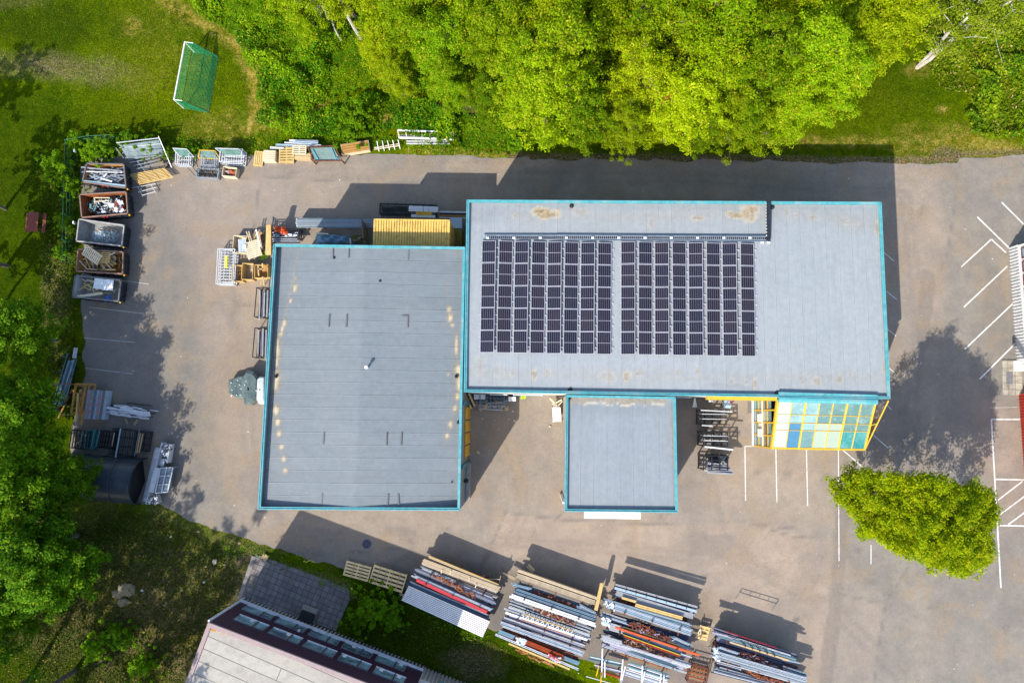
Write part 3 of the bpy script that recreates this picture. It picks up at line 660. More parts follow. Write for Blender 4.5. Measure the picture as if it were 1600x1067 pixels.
# ---------- annex
HA, flatA, inA = shell('annex', 'small square flat-roofed annex with turquoise edging projecting below the solar warehouse', [(884, 616.5), (1056, 619.5), (1059.5, 801), (882, 799)], 7.21, .20, M_CONC, M_TEAL, 0)
def paintA(px, py):
    st = np.zeros_like(px); dk = np.zeros_like(px); pl = np.zeros_like(px)
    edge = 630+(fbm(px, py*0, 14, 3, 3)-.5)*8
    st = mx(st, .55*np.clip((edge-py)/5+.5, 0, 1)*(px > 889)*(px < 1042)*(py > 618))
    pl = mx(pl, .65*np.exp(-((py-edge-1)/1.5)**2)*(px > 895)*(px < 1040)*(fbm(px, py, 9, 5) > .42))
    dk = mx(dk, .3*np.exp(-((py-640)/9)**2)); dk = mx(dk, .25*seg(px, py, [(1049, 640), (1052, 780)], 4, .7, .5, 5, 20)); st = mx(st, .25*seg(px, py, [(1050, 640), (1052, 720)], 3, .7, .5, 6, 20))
    return np.stack([st, dk, pl], -1)
roof_part(HA, inA, lambda u, v: 6.93+.0*u, paintA, roof_mat('membrane_annex_roof', (.222, .250, .272), 0, 1.0, .07, .02, (.234, .257, .275)))
drain(HA, 890, 622, 6.95, .12)
dA = (flatA[2]-flatA[3]).normalized(); nA = Vector((dA.y, -dA.x, 0))
def aS(px, z, off=0.):
    t = (px-882)/(1059.5-882); q = lerp(flatA[3], flatA[2], t)+nA*off; q.z = z; return q
mb = MB(); mb.beam(aS(918, 3.05, .52), aS(1012, 3.05, .52), 1.0, .16); mb.build('door_canopy', M_WHITE, HA)
mb = MB(); mb.beam(aS(925, 3.25, .12), aS(1005, 3.25, .12), .16, .2); mb.build('canopy_bracket', M_CONC, HA)
mb = MB(); mb.beam(lerp(flatA[0], flatA[3], .93)+Vector((-.08, 0, 0)), lerp(flatA[0], flatA[3], .93)+Vector((-.08, 0, 7)), .12, .12); mb.build('downpipe', M_WHITE, HA)
mb = MB(); mb.beam(lerp(flatA[1], flatA[2], .8)+Vector((.1, 0, 4)), lerp(flatA[1], flatA[2], .95)+Vector((.1, 0, 4)), .3, .2); mb.build('wall_bracket', M_WHITE, HA)
# ---------- glass hall
def glassmat(name, c, rough, c2=None, amt=.6, sc=1.5, metal=0., white=(.42, .52, .50)):
    m, nt, b, o = newmat(name)
    tc = N(nt, 'ShaderNodeTexCoord'); n1 = noise(nt, tc.outputs['Object'], sc, 8, .8)
    n1.inputs['Distortion'].default_value = 1.5
    cc = mixc(nt, ramp(nt, n1.outputs[0], .52, .66, 0, amt), c, white)
    if c2: n2 = noise(nt, tc.outputs['Object'], .7, 5, .7); cc = mixc(nt, ramp(nt, n2.outputs[0], .42, .6), cc, c2)
    nt.links.new(cc, b.inputs['Base Color']); b.inputs['Roughness'].default_value = rough; b.inputs['Metallic'].default_value = metal
    b.inputs['Specular IOR Level'].default_value = .8
    return m
M_G1 = glassmat('teal_roof_glass', (.10, .20, .20), .12, (.13, .23, .22)); M_G2 = glassmat('dark_teal_glass', (.03, .21, .23), .08, (.10, .30, .30), .5)
M_G3 = glassmat('frosted_glass', (.28, .35, .28), .5, None, .3); M_G4 = glassmat('white_glass', (.42, .52, .56), .4, None, .3)
M_G5 = glassmat('sky_reflection_glass', (.05, .17, .28), .03, None, .1); M_G6 = glassmat('streaky_glass', (.17, .30, .30), .15, (.24, .38, .38), .8, 2.5)  # blue pane: reflected sky put into its base colour
M_GD = glassmat('dark_side_glass', (.07, .05, .035), .05, (.02, .015, .01), .5, 2, 0., (.5, .5, .55))
GH = thing('glass_hall', 'lean-to glass hall with yellow frames and teal panes below the solar warehouse', 'glass hall', P(1250, 660, 0))
zT, zB = 6.95, 5.2
TL, TR = P(1216, 627.5, zT), P(1367, 631, zT); BL, BR = P(1206.5, 700, zB), P(1350, 702.5, zB)
zg = zm(6.667, 1180, 600)
def gp(u, v, off=0.):
    q = lerp(lerp(TL, TR, u), lerp(BL, BR, u), v); nrm = (TR-TL).cross(TL-BL).normalized()
    if nrm.z < 0: nrm = -nrm
    return q+nrm*off
US = [0, .142, .285, .43, .57, .715, .858, 1.0]; VS = [0, .265, .44, .60, 1.0]
kind = [[M_G4, M_G4, M_G6, M_G4], [M_G6, M_G6, M_G5, M_G5], [M_G6, M_G6, M_G6, M_G1], [M_G1, M_G1, M_G3, M_G3], [M_G1, M_G1, M_G3, M_G3], [M_G1, M_G1, M_G1, M_G2], [M_G1, M_G1, M_G1, M_G2]]
kind = [[M_G4, M_G4, M_G4, M_G4]]+kind[1:]
for i in range(7):
    for j in range(4):
        mb = MB(); u0, u1, v0, v1 = US[i], US[i+1], VS[j], VS[j+1]
        a = [gp(u0, v1), gp(u1, v1), gp(u1, v0), gp(u0, v0)]; mb.hexa(a+[q+Vector((0, 0, .03)) for q in a])
        mb.build('roof_pane', kind[i][j], GH)
mb = MB()
for i, u in enumerate(US): mb.beam(gp(u, 0, .06), gp(u, 1, .06), .13 if i in (0, 2, 5, 7) else .06, .10)
mb.build('rafter', M_YEL, GH)
mb = MB()
for v in VS[1:4]:
    mb.beam(gp(.142*0, v, .05), gp(1, v, .05), .05, .05)
mb.build('glazing_bar', M_YEL, GH)
mb = MB(); mb.beam(gp(-.01, 1, .0), gp(1.0, 1.0, .0), .15, .2); mb.beam(gp(-.01, 1, -.35), gp(1.0, 1.0, -.35), .1, .25); mb.build('eaves_beam', M_YEL, GH)
gut = MB(); g0, g1 = P(1216, 622.5, 7.12), P(1370, 627, 7.12)
gut.cyl(g0, g1, .27, 10); gut.beam(g0+Vector((0, .25, 0)), g1+Vector((0, .25, 0)), .5, .3); gut.build('gutter', M_TEAL, GH)
# east hip glass
E0 = P(1388, 625.5, 6.95); E1 = P(1351, 702, 5.2); T1 = TR
mb = MB(); mb.add([T1+Vector((0, 0, -.02)), BR, E1, E0], [(0, 1, 2, 3)]); mb.build('side_pane', M_GD, GH)
mb = MB(); mb.beam(E0, lerp(E0, E1, .5), .09, .12); mb.beam(lerp(E0, E1, .5), E1, .09, .12); mid = lerp(E0, E1, .47); mb.beam(mid, lerp(T1, BR, .47), .07, .07); mb.build('side_rafter', M_YEL, GH)
# south wall of the hall: posts and glass
SWb, SEb = Vector((BL.x, BL.y, 0)), Vector((BR.x, BR.y, 0))
mb = MB()
for k in range(8):
    q = lerp(SWb, SEb, k/7); mb.beam(q, q+Vector((0, 0, zB-.1)), .1, .12)
for zz in (.1, 1.2, 3.2): mb.beam(SWb+Vector((0, 0, zz)), SEb+Vector((0, 0, zz)), .08, .1)
mb.build('front_frame', M_YEL, GH)
mb = MB(); mb.beam(SWb+Vector((0, .05, zB/2)), SEb+Vector((0, .05, zB/2)), .02, zB-.2); mb.build('front_glass', M_G1, GH)
mb = MB(); q0, q1 = SEb, Vector((E0.x, E0.y, 0)); mb.beam(q0+Vector((0, 0, 2.6)), q1+Vector((0, 0, 2.6)), .03, 5.2); mb.build('end_glass', M_GD, GH)
# west facade of the hall (seen leaning): ground line -> roof edge
NWb = Vector((TL.x, TL.y+.2, 0)); SW0 = SWb
zw = zm(6.667, 1050, 600)
def wf(s, z, off=0.):     # s: 0 north .. 1 south
    q = lerp(NWb, SW0, s); d = (SW0-NWb).normalized(); n = Vector((d.y, -d.x, 0))
    if n.x > 0: n = -n
    return Vector((q.x+n.x*off, q.y+n.y*off, z))
hz = lambda s: zT+(zB-zT)*s
SS = [0, .22, .48, .75, 1.0]; ZS = [0.1, 1.6, 3.0, 4.2]
mb = MB()
for s in SS: mb.beam(wf(s, 0, .03), wf(s, hz(s)-.05, .03), .12, .12)
for z in ZS[1:]: mb.beam(wf(0, z, .03), wf(1, z, .03), .08, .14)
mb.beam(wf(0, hz(0)-.1, .03), wf(1, hz(1)-.1, .03), .12, .35)
mb.build('wall_frame', M_YEL, GH)
mb = MB(); mb.beam(wf(-.02, .12, .12), wf(1.01, .12, .12), .12, .24); mb.build('sill', M_WHITE, GH)
mb = MB(); mb.beam(wf(.02, 3.0, .12), wf(.98, 3.0, .12), .06, .12); mb.build('rail', M_WHITE, GH)
for a, b_ in zip(SS[:-1], SS[1:]):
    for k, (z0, z1) in enumerate(((.1, 1.6), (1.6, 3.0), (3.0, 4.2), (4.2, 5.1))):
        mb = MB(); mb.hexa([wf(a+.02, z0), wf(b_-.02, z0), wf(b_-.02, z0, .03), wf(a+.02, z0, .03), wf(a+.02, z1), wf(b_-.02, z1), wf(b_-.02, z1, .03), wf(a+.02, z1, .03)])
        mt = M_G2 if (a == 0 and k == 0) else (M_G1 if k in (0, 3) else (M_WHITE if (k == 1 and a in (.22, .48)) else M_GD if k == 2 and a != .22 else M_G6))
        mb.build('wall_pane', mt, GH)
mb = MB()
for s in (.3, .62): mb.beam(wf(s, 2.3, .12), wf(s+.17, 2.3, .12), .1, 1.2)
mb.build('roller_blind', M_WHITE, GH)
# ---------- school building, lower left (two storeys of windows, purple cladding)
M_PUR = pm('purple_cladding', (.034, .012, .032), .6, var=.15)
M_PINK = pm('faded_pink_coping', (.31, .225, .225), .6, var=.12, dirt=(.3, .28, .26), dirtamt=.5)
M_RIB = pm('pale_ribbed_sheet', (.40, .39, .36), .6)
M_FRM = pm('dull_frame', (.16, .17, .19), .5); M_SILL = pm('white_sill', (.78, .80, .84), .5)
M_WG = glassmat('window_glass_dark', (.20, .36, .42), .05, (.06, .10, .12), .5, 2., 0, (.4, .55, .6))
zt = 7.74
A0 = P(325, 972, zt); Bd = (P(560, 1062, zt)-A0).normalized(); Ld = (P(289, 1067, zt)-A0).normalized()
LF = (P(380, 936.5, 0)-P(660, 1045, 0)).length
B0 = A0+Bd*LF; C0 = B0+Ld*14; D0 = A0+Ld*14
SB = thing('school_building', 'two-storey building with grey felt roof, pinkish edging and purple window wall at the bottom left', 'building', Vector((A0.x, A0.y, 0)))
Q = [Vector((p.x, p.y, 0)) for p in (A0, B0, C0, D0)]
nW = Vector((-Bd.y, Bd.x, 0)); 
if nW.y < 0: nW = -nW
# facade spans only part of the length, the low ribbed wing runs on
FE = LF
mb = MB(); mb.prism([Q[0], Q[3], Q[2], Q[1]], 0, zt-.22); mb.build('wall', M_PUR, SB)
mb = MB(); ringmesh(Q, inset(Q, .32) if (Q[1]-Q[0]).cross(Q[2]-Q[1]).z < 0 else [q for q in inset(Q, -.32)], zt-.2, zt, mb); mb.build('coping', M_PINK, SB)
def felt_mat():
    m, nt, b, o = newmat('grey_felt_roof')
    tc = N(nt, 'ShaderNodeTexCoord'); mp = N(nt, 'ShaderNodeMapping'); mp.inputs['Rotation'].default_value = (0, 0, R(22)); nt.links.new(tc.outputs['Object'], mp.inputs[0])
    br = N(nt, 'ShaderNodeTexBrick'); nt.links.new(mp.outputs[0], br.inputs['Vector']); br.inputs['Scale'].default_value = 1
    br.inputs['Brick Width'].default_value = 13; br.inputs['Row Height'].default_value = .97; br.inputs['Mortar Size'].default_value = .03
    br.inputs['Color1'].default_value = (.36, .33, .285, 1); br.inputs['Color2'].default_value = (.40, .37, .32, 1); br.inputs['Mortar'].default_value = (.10, .095, .09, 1)
    n2 = noise(nt, tc.outputs['Object'], 1.1, 7, .75); c = mixc(nt, ramp(nt, n2.outputs[0], .45, .7, 0, .6), br.outputs[0], (.22, .20, .19))
    n3 = noise(nt, tc.outputs['Object'], 20, 3, .7); f = ramp(nt, n3.outputs[0], .3, .7, .88, 1.12)
    ml = nt.nodes.new('ShaderNodeVectorMath'); ml.operation = 'SCALE'; nt.links.new(c, ml.inputs[0]); nt.links.new(f, ml.inputs['Scale'])
    nt.links.new(ml.outputs[0], b.inputs['Base Color']); b.inputs['Roughness'].default_value = .9
    return m
mb = MB(); mb.quad(*[Vector((q.x, q.y, zt-.12)) for q in (Q[0], Q[3], Q[2], Q[1])]); mb.build('roof', felt_mat(), SB)
mb = MB()
for (x, y, r) in [(334, 981, .28), (350, 986, .2), (358, 990, .14), (342, 983, .2)]:
    cc = P(x, y, zt-.1); mb.cyl(cc, cc+Vector((0, 0, .05)), r, 7, r*.6)
mb.build('rust_moss', pm('orange_moss', (.42, .19, .03), .9, bump=.6), SB)
def fw(s, z, off=0.): return Vector((Q[0].x+Bd.x*s+nW.x*off, Q[0].y+Bd.y*s+nW.y*off, z))
mb = MB(); s = .0
while s < FE: mb.beam(fw(s, 0, .06), fw(s, .98, .06), .17, .10); s += .32
mb.build('ribbed_plinth', M_RIB, SB)
mb = MB(); mb.beam(fw(0, 1.04, .08), fw(FE, 1.04, .08), .22, .14); mb.build('sill', M_SILL, SB)
mb = MB(); mb.beam(fw(-.05, 0, .05), fw(-.05, zt-.2, .05), .12, .14); mb.build('corner_trim', M_SILL, SB)
for row, (z0, z1) in enumerate(((1.30, 2.75), (4.05, 5.45))):
    s = 1.1 if row else .7; k = 0
    while s < FE-2.0:
        for wd in (1.62, .86):
            mb = MB(); zc_ = (z0+z1)/2
            mb.beam(fw(s, z1, .04), fw(s+wd, z1, .04), .08, .07)
            for e in (s+.03, s+wd-.03): mb.beam(fw(e, z0+.06, .04), fw(e, z1-.04, .04), .05, .08)
            f = mb.build('window', M_FRM, SB)
            mb = MB(); mb.beam(fw(s, z0, .06), fw(s+wd, z0, .06), .12, .08); mb.build('sill', M_SILL, f)
            mb = MB(); mb.beam(fw(s+.06, zc_, .03), fw(s+wd-.06, zc_, .03), .03, z1-z0-.1); mb.build('pane', M_WG, f)
            if rnd.random() < .4:
                mb = MB(); q = s+.15+rnd.random()*(wd-.5); mb.beam(fw(q, z0+.3, .07), fw(q+.3, z0+.3, .07), .03, .45); mb.build('curtain', M_SILL, f)
            s += wd+.08
        s += .30; k += 1
# low wing that runs on to the right
WG = thing('school_wing', 'low pale ribbed wing continuing to the right of the purple school building', 'building wing', fw(FE+6, 0, -3))
mb = MB(); mb.prism([fw(FE+.02, 0, -.1), fw(FE+16, 0, -.1), fw(FE+16, 0, -9), fw(FE+.02, 0, -9)], 0, 2.9); mb.build('wall', M_RIB, WG)
mb = MB(); s = .1
while s < 15.9: mb.beam(fw(FE+s, 0, -.03), fw(FE+s, 2.9, -.03), .17, .10); s += .32
mb.build('ribbed_sheeting', M_RIB, WG)
mb = MB(); mb.prism([fw(FE+.02, 0, .05), fw(FE+16, 0, .05), fw(FE+16, 0, -9), fw(FE+.02, 0, -9)], 2.9, 3.05); mb.build('roof', M_RIB, WG)
mb = MB(); mb.beam(fw(FE+1.6, 2.2, .0), fw(FE+2.8, 2.2, .0), .1, .9); mb.build('window', M_WG, WG)
mb = MB(); q = fw(5.6, .3, .55); mb.box(q+Vector((0, 0, .0)), (1.15, .8, .5), math.atan2(Bd.y, Bd.x)); mb.build('cellar_hatch', M_BLACK, SB)
mb = MB(); mb.box(fw(5.6, .1, 1.1), (1.3, .5, .2), math.atan2(Bd.y, Bd.x)); mb.build('step', M_CONC, SB)
mb = MB(); q = fw(5.9, 3.2, .25); mb.cyl(q-Vector((0, 0, .1)), q+Vector((0, 0, .1)), .1, 10); mb.build('wall_lamp', M_WHITE, SB)
# ---------- buildings cut by the right edge
def ribwall(t, a, b_, z0, z1, mat, out, step=.22, name='ribbed_wall'):
    mb = MB(); d = (b_-a); L = d.length; d.normalize(); n = Vector((-d.y, d.x, 0))
    if n.x > 0: n = -n
    z = z0
    while z < 0: z += 1
    k = 0; s = 0; step *= 1.25
    while s < L:
        q = a+d*s+n*out; mb.beam(Vector((q.x, q.y, z0)), Vector((q.x, q.y, z1)), .09, .07); s += step
    c0, c1 = a+n*(out-.04), b_+n*(out-.04)
    mb.beam(Vector((c0.x, c0.y, (z0+z1)/2)), Vector((c1.x, c1.y, (z0+z1)/2)), .03, z1-z0)
    mb.build(name, mat, t)
RA, RB = P(1577.5, 388, 0), P(1589.5, 563, 0)
RBd = thing('white_building', 'white ribbed-clad building with maroon-framed windows cut off by the right edge of the picture', 'building', RA)
ext = Vector((12, -.5, 0)); mb = MB(); mb.prism([RA, RA+ext, RB+ext, RB][::-1], 0, 6.8); mb.build('wall', M_WHITE, RBd)
ribwall(RBd, RA, RB, 0, 1.25, pm('white_ribbed_sheet', (.60, .60, .60), .5), .06)
M_MAROON = pm('maroon_frame', (.16, .04, .06), .5)
for k in range(8):
    a = lerp(RA, RB, .04+k*.118); b_ = lerp(RA, RB, .04+k*.118+.085)
    mb = MB(); n = Vector((-.06, 0, 0))
    for z in (1.75, 3.1): mb.beam(a+n+Vector((0, 0, z)), b_+n+Vector((0, 0, z)), .08, .1)
    for q in (a, b_): mb.beam(q+n+Vector((0, 0, 1.75)), q+n+Vector((0, 0, 3.1)), .1, .08)
    f = mb.build('window', M_MAROON, RBd)
    mb = MB(); mb.beam(a+Vector((-.03, 0, 2.42)), b_+Vector((-.03, 0, 2.42)), .02, 1.3); mb.build('pane', M_WG, f)
mb = MB(); mb.prism([RA+Vector((-.2, .2, 0)), RA+ext+Vector((0, .2, 0)), RB+ext, RB+Vector((-.2, 0, 0))][::-1], 6.8, 7.0); mb.build('roof', M_RIB, RBd)
RC, RD = P(1593, 616, 0), P(1601, 710, 0)
RR = thing('red_building', 'red ribbed-clad building wing just inside the right edge of the picture', 'building', RC)
mb = MB(); RDx = P(1606, 800, 0); mb.prism([RC, RC+ext, RDx+ext, RDx][::-1], 0, 3.6); M_RED = pm('red_sheet', (.42, .035, .02), .5); mb.build('wall', M_RED, RR)
ribwall(RR, RC, RDx, 0, 3.4, M_RED, .06, .2)
mb = MB(); mb.beam(RC+Vector((-.1, .1, 3.5)), RC+Vector((4, .1, 3.5)), .3, .2); mb.build('white_trim', M_WHITE, RR)
mb = MB(); q = P(1588, 572, 2.4); mb.box(q+Vector((.9, 0, 0)), (2.2, .8, .16)); mb.box(q+Vector((1.2, -.1, .13)), (1.6, .45, .10)); mb.build('entrance_canopy', M_WHITE, RBd)
# ---------- solar panels
M_CELL = None
def cell_mat():
    m, nt, b, o = newmat('solar_cells')
    tc = N(nt, 'ShaderNodeTexCoord'); v = tc.outputs['Object']
    sx = nt.nodes.new('ShaderNodeSeparateXYZ'); nt.links.new(v, sx.inputs[0])
    def lines(co, n, wd):
        fr = math_(nt, 'FRACT', math_(nt, 'ADD', math_(nt, 'MULTIPLY', co, n), 50.)); st = math_(nt, 'ABSOLUTE', math_(nt, 'SUBTRACT', fr, .5))
        return ramp(nt, st, .5-wd*1.3, .5-wd*.7, 0, 1)
    l1 = lines(sx.outputs[0], 6., .028); l2 = lines(sx.outputs[1], 6., .02); l3 = lines(sx.outputs[0], 30., .1)
    f = math_(nt, 'MAXIMUM', math_(nt, 'MULTIPLY', l1, .55), math_(nt, 'MAXIMUM', math_(nt, 'MULTIPLY', l2, .08), math_(nt, 'MULTIPLY', l3, .04)))
    oi = N(nt, 'ShaderNodeObjectInfo')
    c0 = mixc(nt, oi.outputs['Random'], (.006, .009, .024), (.014, .011, .024))
    n1 = noise(nt, v, 3, 4, .7); c0 = mixc(nt, ramp(nt, n1.outputs[0], .4, .7, 0, .5), c0, (.016, .012, .018))
    c = mixc(nt, f, c0, (.55, .55, .58))
    nt.links.new(c, b.inputs['Base Color']); b.inputs['Roughness'].default_value = .12; b.inputs['Specular IOR Level'].default_value = .22
    return m
M_CELL = cell_mat(); M_ALU = pm('aluminium', (.62, .61, .66), .35, .3, var=.08, bump=0); M_ALUB = pm('bluish_galvanised', (.30, .36, .42), .45, .3, var=.2)
M_SILV = pm('dull_silver', (.42, .45, .50), .4, .4, var=.2)
colsL_top = [753.3, 779.7, 804.5, 831, 855.7, 882.4, 907.5, 933.7]; colsL_bot = [749.8, 776, 801.7, 828, 853.9, 880, 905.9, 932.6]
colsR_top = [970, 997.2, 1022.6, 1049.7, 1075.3, 1102.8, 1127.8, 1155.6]; colsR_bot = [970, 997.0, 1023, 1050.5, 1076.3, 1104, 1130, 1158.2]
ZP = 7.12
def make_panel(W, L):
    t = thing('solar_module', '', 'solar panel')
    mb = MB(); e = .028
    for x in (-W/2+e/2, W/2-e/2): mb.box((x, 0, 0), (e, L, .04))
    for y in (-L/2+e/2, L/2-e/2): mb.box((0, y, 0), (W-2*e, e, .04))
    mb.box((0, 0, .006), (W-2*e, .022, .035)); mb.build('panel_frame', M_ALU, t, local=True)
    mb = MB(); mb.box((0, 0, -.005), (W-2*e, L-2*e, .03)); mb.build('solar_cells', M_CELL, t, local=True)
    return t
proto = None; POS = []
for blk, (ct, cb, yt, yb) in enumerate(((colsL_top, colsL_bot, (376, 379.6), (551.0, 553.6)), (colsR_top, colsR_bot, (377.6, 380.5), (554, 556.8)))):
    for i in range(8):
        y0 = lerp(yt[0], yt[1], i/7.); y1 = lerp(yb[0], yb[1], i/7.)
        for r in range(5):
            t = (r+.5)/5; xl = lerp(ct[i], cb[i], t); y = lerp(y0, y1, t)
            a = P(xl, y, ZP); b_ = P(xl+21.8, y+.1, ZP); c = (a+b_)/2
            if proto is None:
                Wp = (b_-a).length; Lp = (P(xl, y1, ZP)-P(xl, y0, ZP)).length/5-.035; proto = make_panel(Wp, Lp); p = proto; p.location = c
            else: p = dup(proto, c)
            sgn = -1 if i % 2 == 0 else 1
            p.rotation_euler = (R(rnd.uniform(-.8, .8)), R(7+rnd.uniform(-.9, .9))*sgn, math.atan2((b_-a).y, (b_-a).x)+R(.0))
            p.location.z = ZP+.02+.09
            p['label'] = f"dark solar panel, {ordn(r)} from the top in the {ordn(i)} column of the {['left','right'][blk]} panel field"
            p['group'] = 'solar panels on the largest roof'
            POS.append(p)
    # cross rails and valley cable covers
    for r in range(10):
        t = (r//2)/5+(.06 if r % 2 == 0 else .142)
        x0 = lerp(ct[0], cb[0], t)-1.5; x1 = lerp(ct[7], cb[7], t)+25; y = lerp(yt[0], yb[0], t); ye = lerp(yt[1], yb[1], t)
        mb = MB(); mb.beam(P(x0, y, ZP-.08), P(x1, ye+.3, ZP-.08), .055, .05); mb.beam(P(x1-1.2, ye+.2, ZP-.04), P(x1+.6, ye+.3, ZP-.04), .14, .06)
        for i in range(7):
            xa = lerp(ct[i], cb[i], t)+21.2; xb = lerp(ct[i+1], cb[i+1], t)-.6; yy = lerp(y, ye, (i+.9)/8)
            mb.beam(P(xa, yy, ZP-.01), P(xb, yy, ZP-.01), .08, .05)
        solo(mb, 'mounting_rail', M_ALU, f"thin silver rail under the {['left','right'][blk]} panel field, {ordn(r)} from the top", 'mounting rail', 'rails under the solar panels')
    for i in range(7):
        if i % 2: continue
        x0 = ct[i]+23.4; x1 = cb[i]+23.6
        mb = MB(); mb.beam(P(x0, yt[0], ZP-.13), P(x1, yb[0]-6, ZP-.13), .10, .04)
        solo(mb, 'cable_duct', M_ALUB, f"blue-grey cable duct in the {ordn(i//2)} dark gap of the {['left','right'][blk]} panel field", 'cable duct', 'cable ducts between the panels')
# cable tray
tr = thing('cable_tray', 'perforated grey cable tray running above both panel fields and up over the roof edge', 'cable tray', P(980, 372, 7.1))
mb = MB(); pts = [P(755, 370.5, 7.2), P(868, 370.8, 7.2)]; mb.chan(pts[0], pts[1], .34, .10)
mb.chan(P(868, 371.3, 7.2), P(1199, 373.5, 7.2), .42, .12); mb.build('tray', M_ALUB, tr)
mb = MB(); mb.chan(P(1200.5, 375.5, 7.2), P(1201, 312, 7.42), .30, .12); mb.build('tray_riser', pm('dark_tray', (.03, .035, .05), .5, .3), tr)
mb = MB()
x = 757
while x < 1196:
    mb.beam(P(x, 368.6 if x > 868 else 369, 7.27), P(x, 374.0 if x > 868 else 372.5, 7.27), .03, .02); x += 3.1
mb.build('rung', M_SILV, tr)
mb = MB()
for x in range(762, 1195, 41): mb.box(P(x, 371.8, 7.28), (.22, .14, .05))
for y in range(318, 372, 5): mb.box(P(1197.6, y, 7.3), (.08, .05, .05))
mb.build('clamp', M_WHITE, tr)
mb = MB(); mb.cyl(P(760, 371, 7.19), P(1199, 373.2, 7.19), .05, 6); mb.cyl(P(760, 370, 7.19), P(1199, 372, 7.19), .04, 6); mb.build('cable', M_BLACK, tr)
for x in (1191, 1201):
    mb = MB(); mb.box(P(x, 379, 7.1), (.22, .12, .12)); mb.box(P(x, 379, 7.17), (.16, .08, .04)); solo(mb, 'tray_support', M_WHITE, f"small white block {'beside' if x==1191 else 'at the corner of'} the cable tray near the right panel field", 'support block')
# ================================================================== VEGETATION
def leaf_mat(name, c1, c2, c3, trans=.35, shade=.25):
    m, nt, b, o = newmat(name)
    a = nt.nodes.new('ShaderNodeAttribute'); a.attribute_name = 'tint'
    s = nt.nodes.new('ShaderNodeSeparateColor'); nt.links.new(a.outputs['Color'], s.inputs[0])
    oi = N(nt, 'ShaderNodeObjectInfo')
    oi0 = N(nt, 'ShaderNodeObjectInfo'); fr_ = math_(nt, 'FRACT', math_(nt, 'MULTIPLY', oi0.outputs['Random'], 7.31))
    k_ = math_(nt, 'ADD', math_(nt, 'MULTIPLY', s.outputs[0], .5), math_(nt, 'MULTIPLY', fr_, .7)) if shade else s.outputs[0]
    c = mixc(nt, k_, c1, c2); c = mixc(nt, math_(nt, 'MULTIPLY', s.outputs[1], 1.), c, c3)
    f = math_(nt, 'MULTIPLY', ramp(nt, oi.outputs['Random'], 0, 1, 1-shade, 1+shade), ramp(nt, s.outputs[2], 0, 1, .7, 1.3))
    ml = nt.nodes.new('ShaderNodeVectorMath'); ml.operation = 'SCALE'; nt.links.new(c, ml.inputs[0]); nt.links.new(f, ml.inputs['Scale'])
    nt.links.new(ml.outputs[0], b.inputs['Base Color']); b.inputs['Roughness'].default_value = .55; b.inputs['Specular IOR Level'].default_value = .06
    tr = nt.nodes.new('ShaderNodeBsdfTranslucent'); nt.links.new(ml.outputs[0], tr.inputs[0])
    mx_ = nt.nodes.new('ShaderNodeMixShader'); mx_.inputs[0].default_value = trans
    nt.links.new(b.outputs[0], mx_.inputs[1]); nt.links.new(tr.outputs[0], mx_.inputs[2]); nt.links.new(mx_.outputs[0], o.inputs[0])
    return m
M_LF = leaf_mat('bright_spring_leaves', (.095, .265, .003), (.350, .440, .003), (.48, .42, .03), .45)
M_LD = leaf_mat('vignetted_maple_leaves', (.040, .130, .004), (.110, .225, .004), (.21, .28, .008), .3)  # maple green darkened so its colour carries the vignette
M_LL = leaf_mat('linden_leaves', (.150, .260, .002), (.370, .430, .002), (.46, .40, .01), .42, .0)
M_LS = leaf_mat('shrub_leaves', (.065, .185, .003), (.150, .300, .003), (.26, .34, .01), .3)
M_LU = leaf_mat('undergrowth_leaves', (.045, .150, .003), (.165, .310, .003), (.36, .36, .02), .25, 0)
M_LB = leaf_mat('birch_leaves', (.11, .19, .006), (.22, .29, .008), (.34, .31, .05), .3)
M_LR = leaf_mat('dead_red_leaves', (.25, .09, .02), (.35, .15, .03), (.2, .08, .02), .2)
M_BARK = pm('grey_bark', (.16, .13, .10), .95, bump=.8, bsc=14); M_BIRCH = pm('pale_birch_bark', (.52, .47, .40), .85, dirt=(.12, .10, .08), dirtamt=.8, dsc=5, bump=.3)
def leaves(centers, radii, nper, size, rs, flat=.8, up=.95, zlo=None):
    """leaf quads scattered through clumps; returns V,F,tint"""
    k = len(centers); n = int(nper.sum()); ci = np.repeat(np.arange(k), nper)
    d = rs.normal(size=(n, 3)); d /= np.linalg.norm(d, axis=1)[:, None]+1e-9
    rr = rs.uniform(.05, 1, n)**.6
    off = d*rr[:, None]*radii[ci][:, None]; off[:, 2] *= flat
    p = centers[ci]+off
    nrm = d*.6+rs.normal(size=(n, 3))*.55; nrm[:, 2] = np.abs(nrm[:, 2])+up; nrm /= np.linalg.norm(nrm, axis=1)[:, None]
    t = np.cross(nrm, rs.normal(size=(n, 3))); t /= np.linalg.norm(t, axis=1)[:, None]+1e-9; b_ = np.cross(nrm, t)
    s = (size*rs.uniform(.6, 1.35, n))[:, None]
    fold = nrm*s*.18
    V = np.stack([p-t*s, p-b_*s*.55+fold, p+t*s, p+b_*s*.55+fold], 1).reshape(-1, 3)
    F = np.arange(4*n).reshape(n, 4)
    cl = rs.uniform(0, 1, k)[ci]
    tint = np.stack([np.clip(.55*cl+.45*rs.uniform(0, 1, n), 0, 1), (rs.uniform(0, 1, n) < .10+.15*(cl > .8))*rs.uniform(.3, 1, n), rs.uniform(0, 1, n)], -1)
    return V, F, np.repeat(tint, 4, 0)
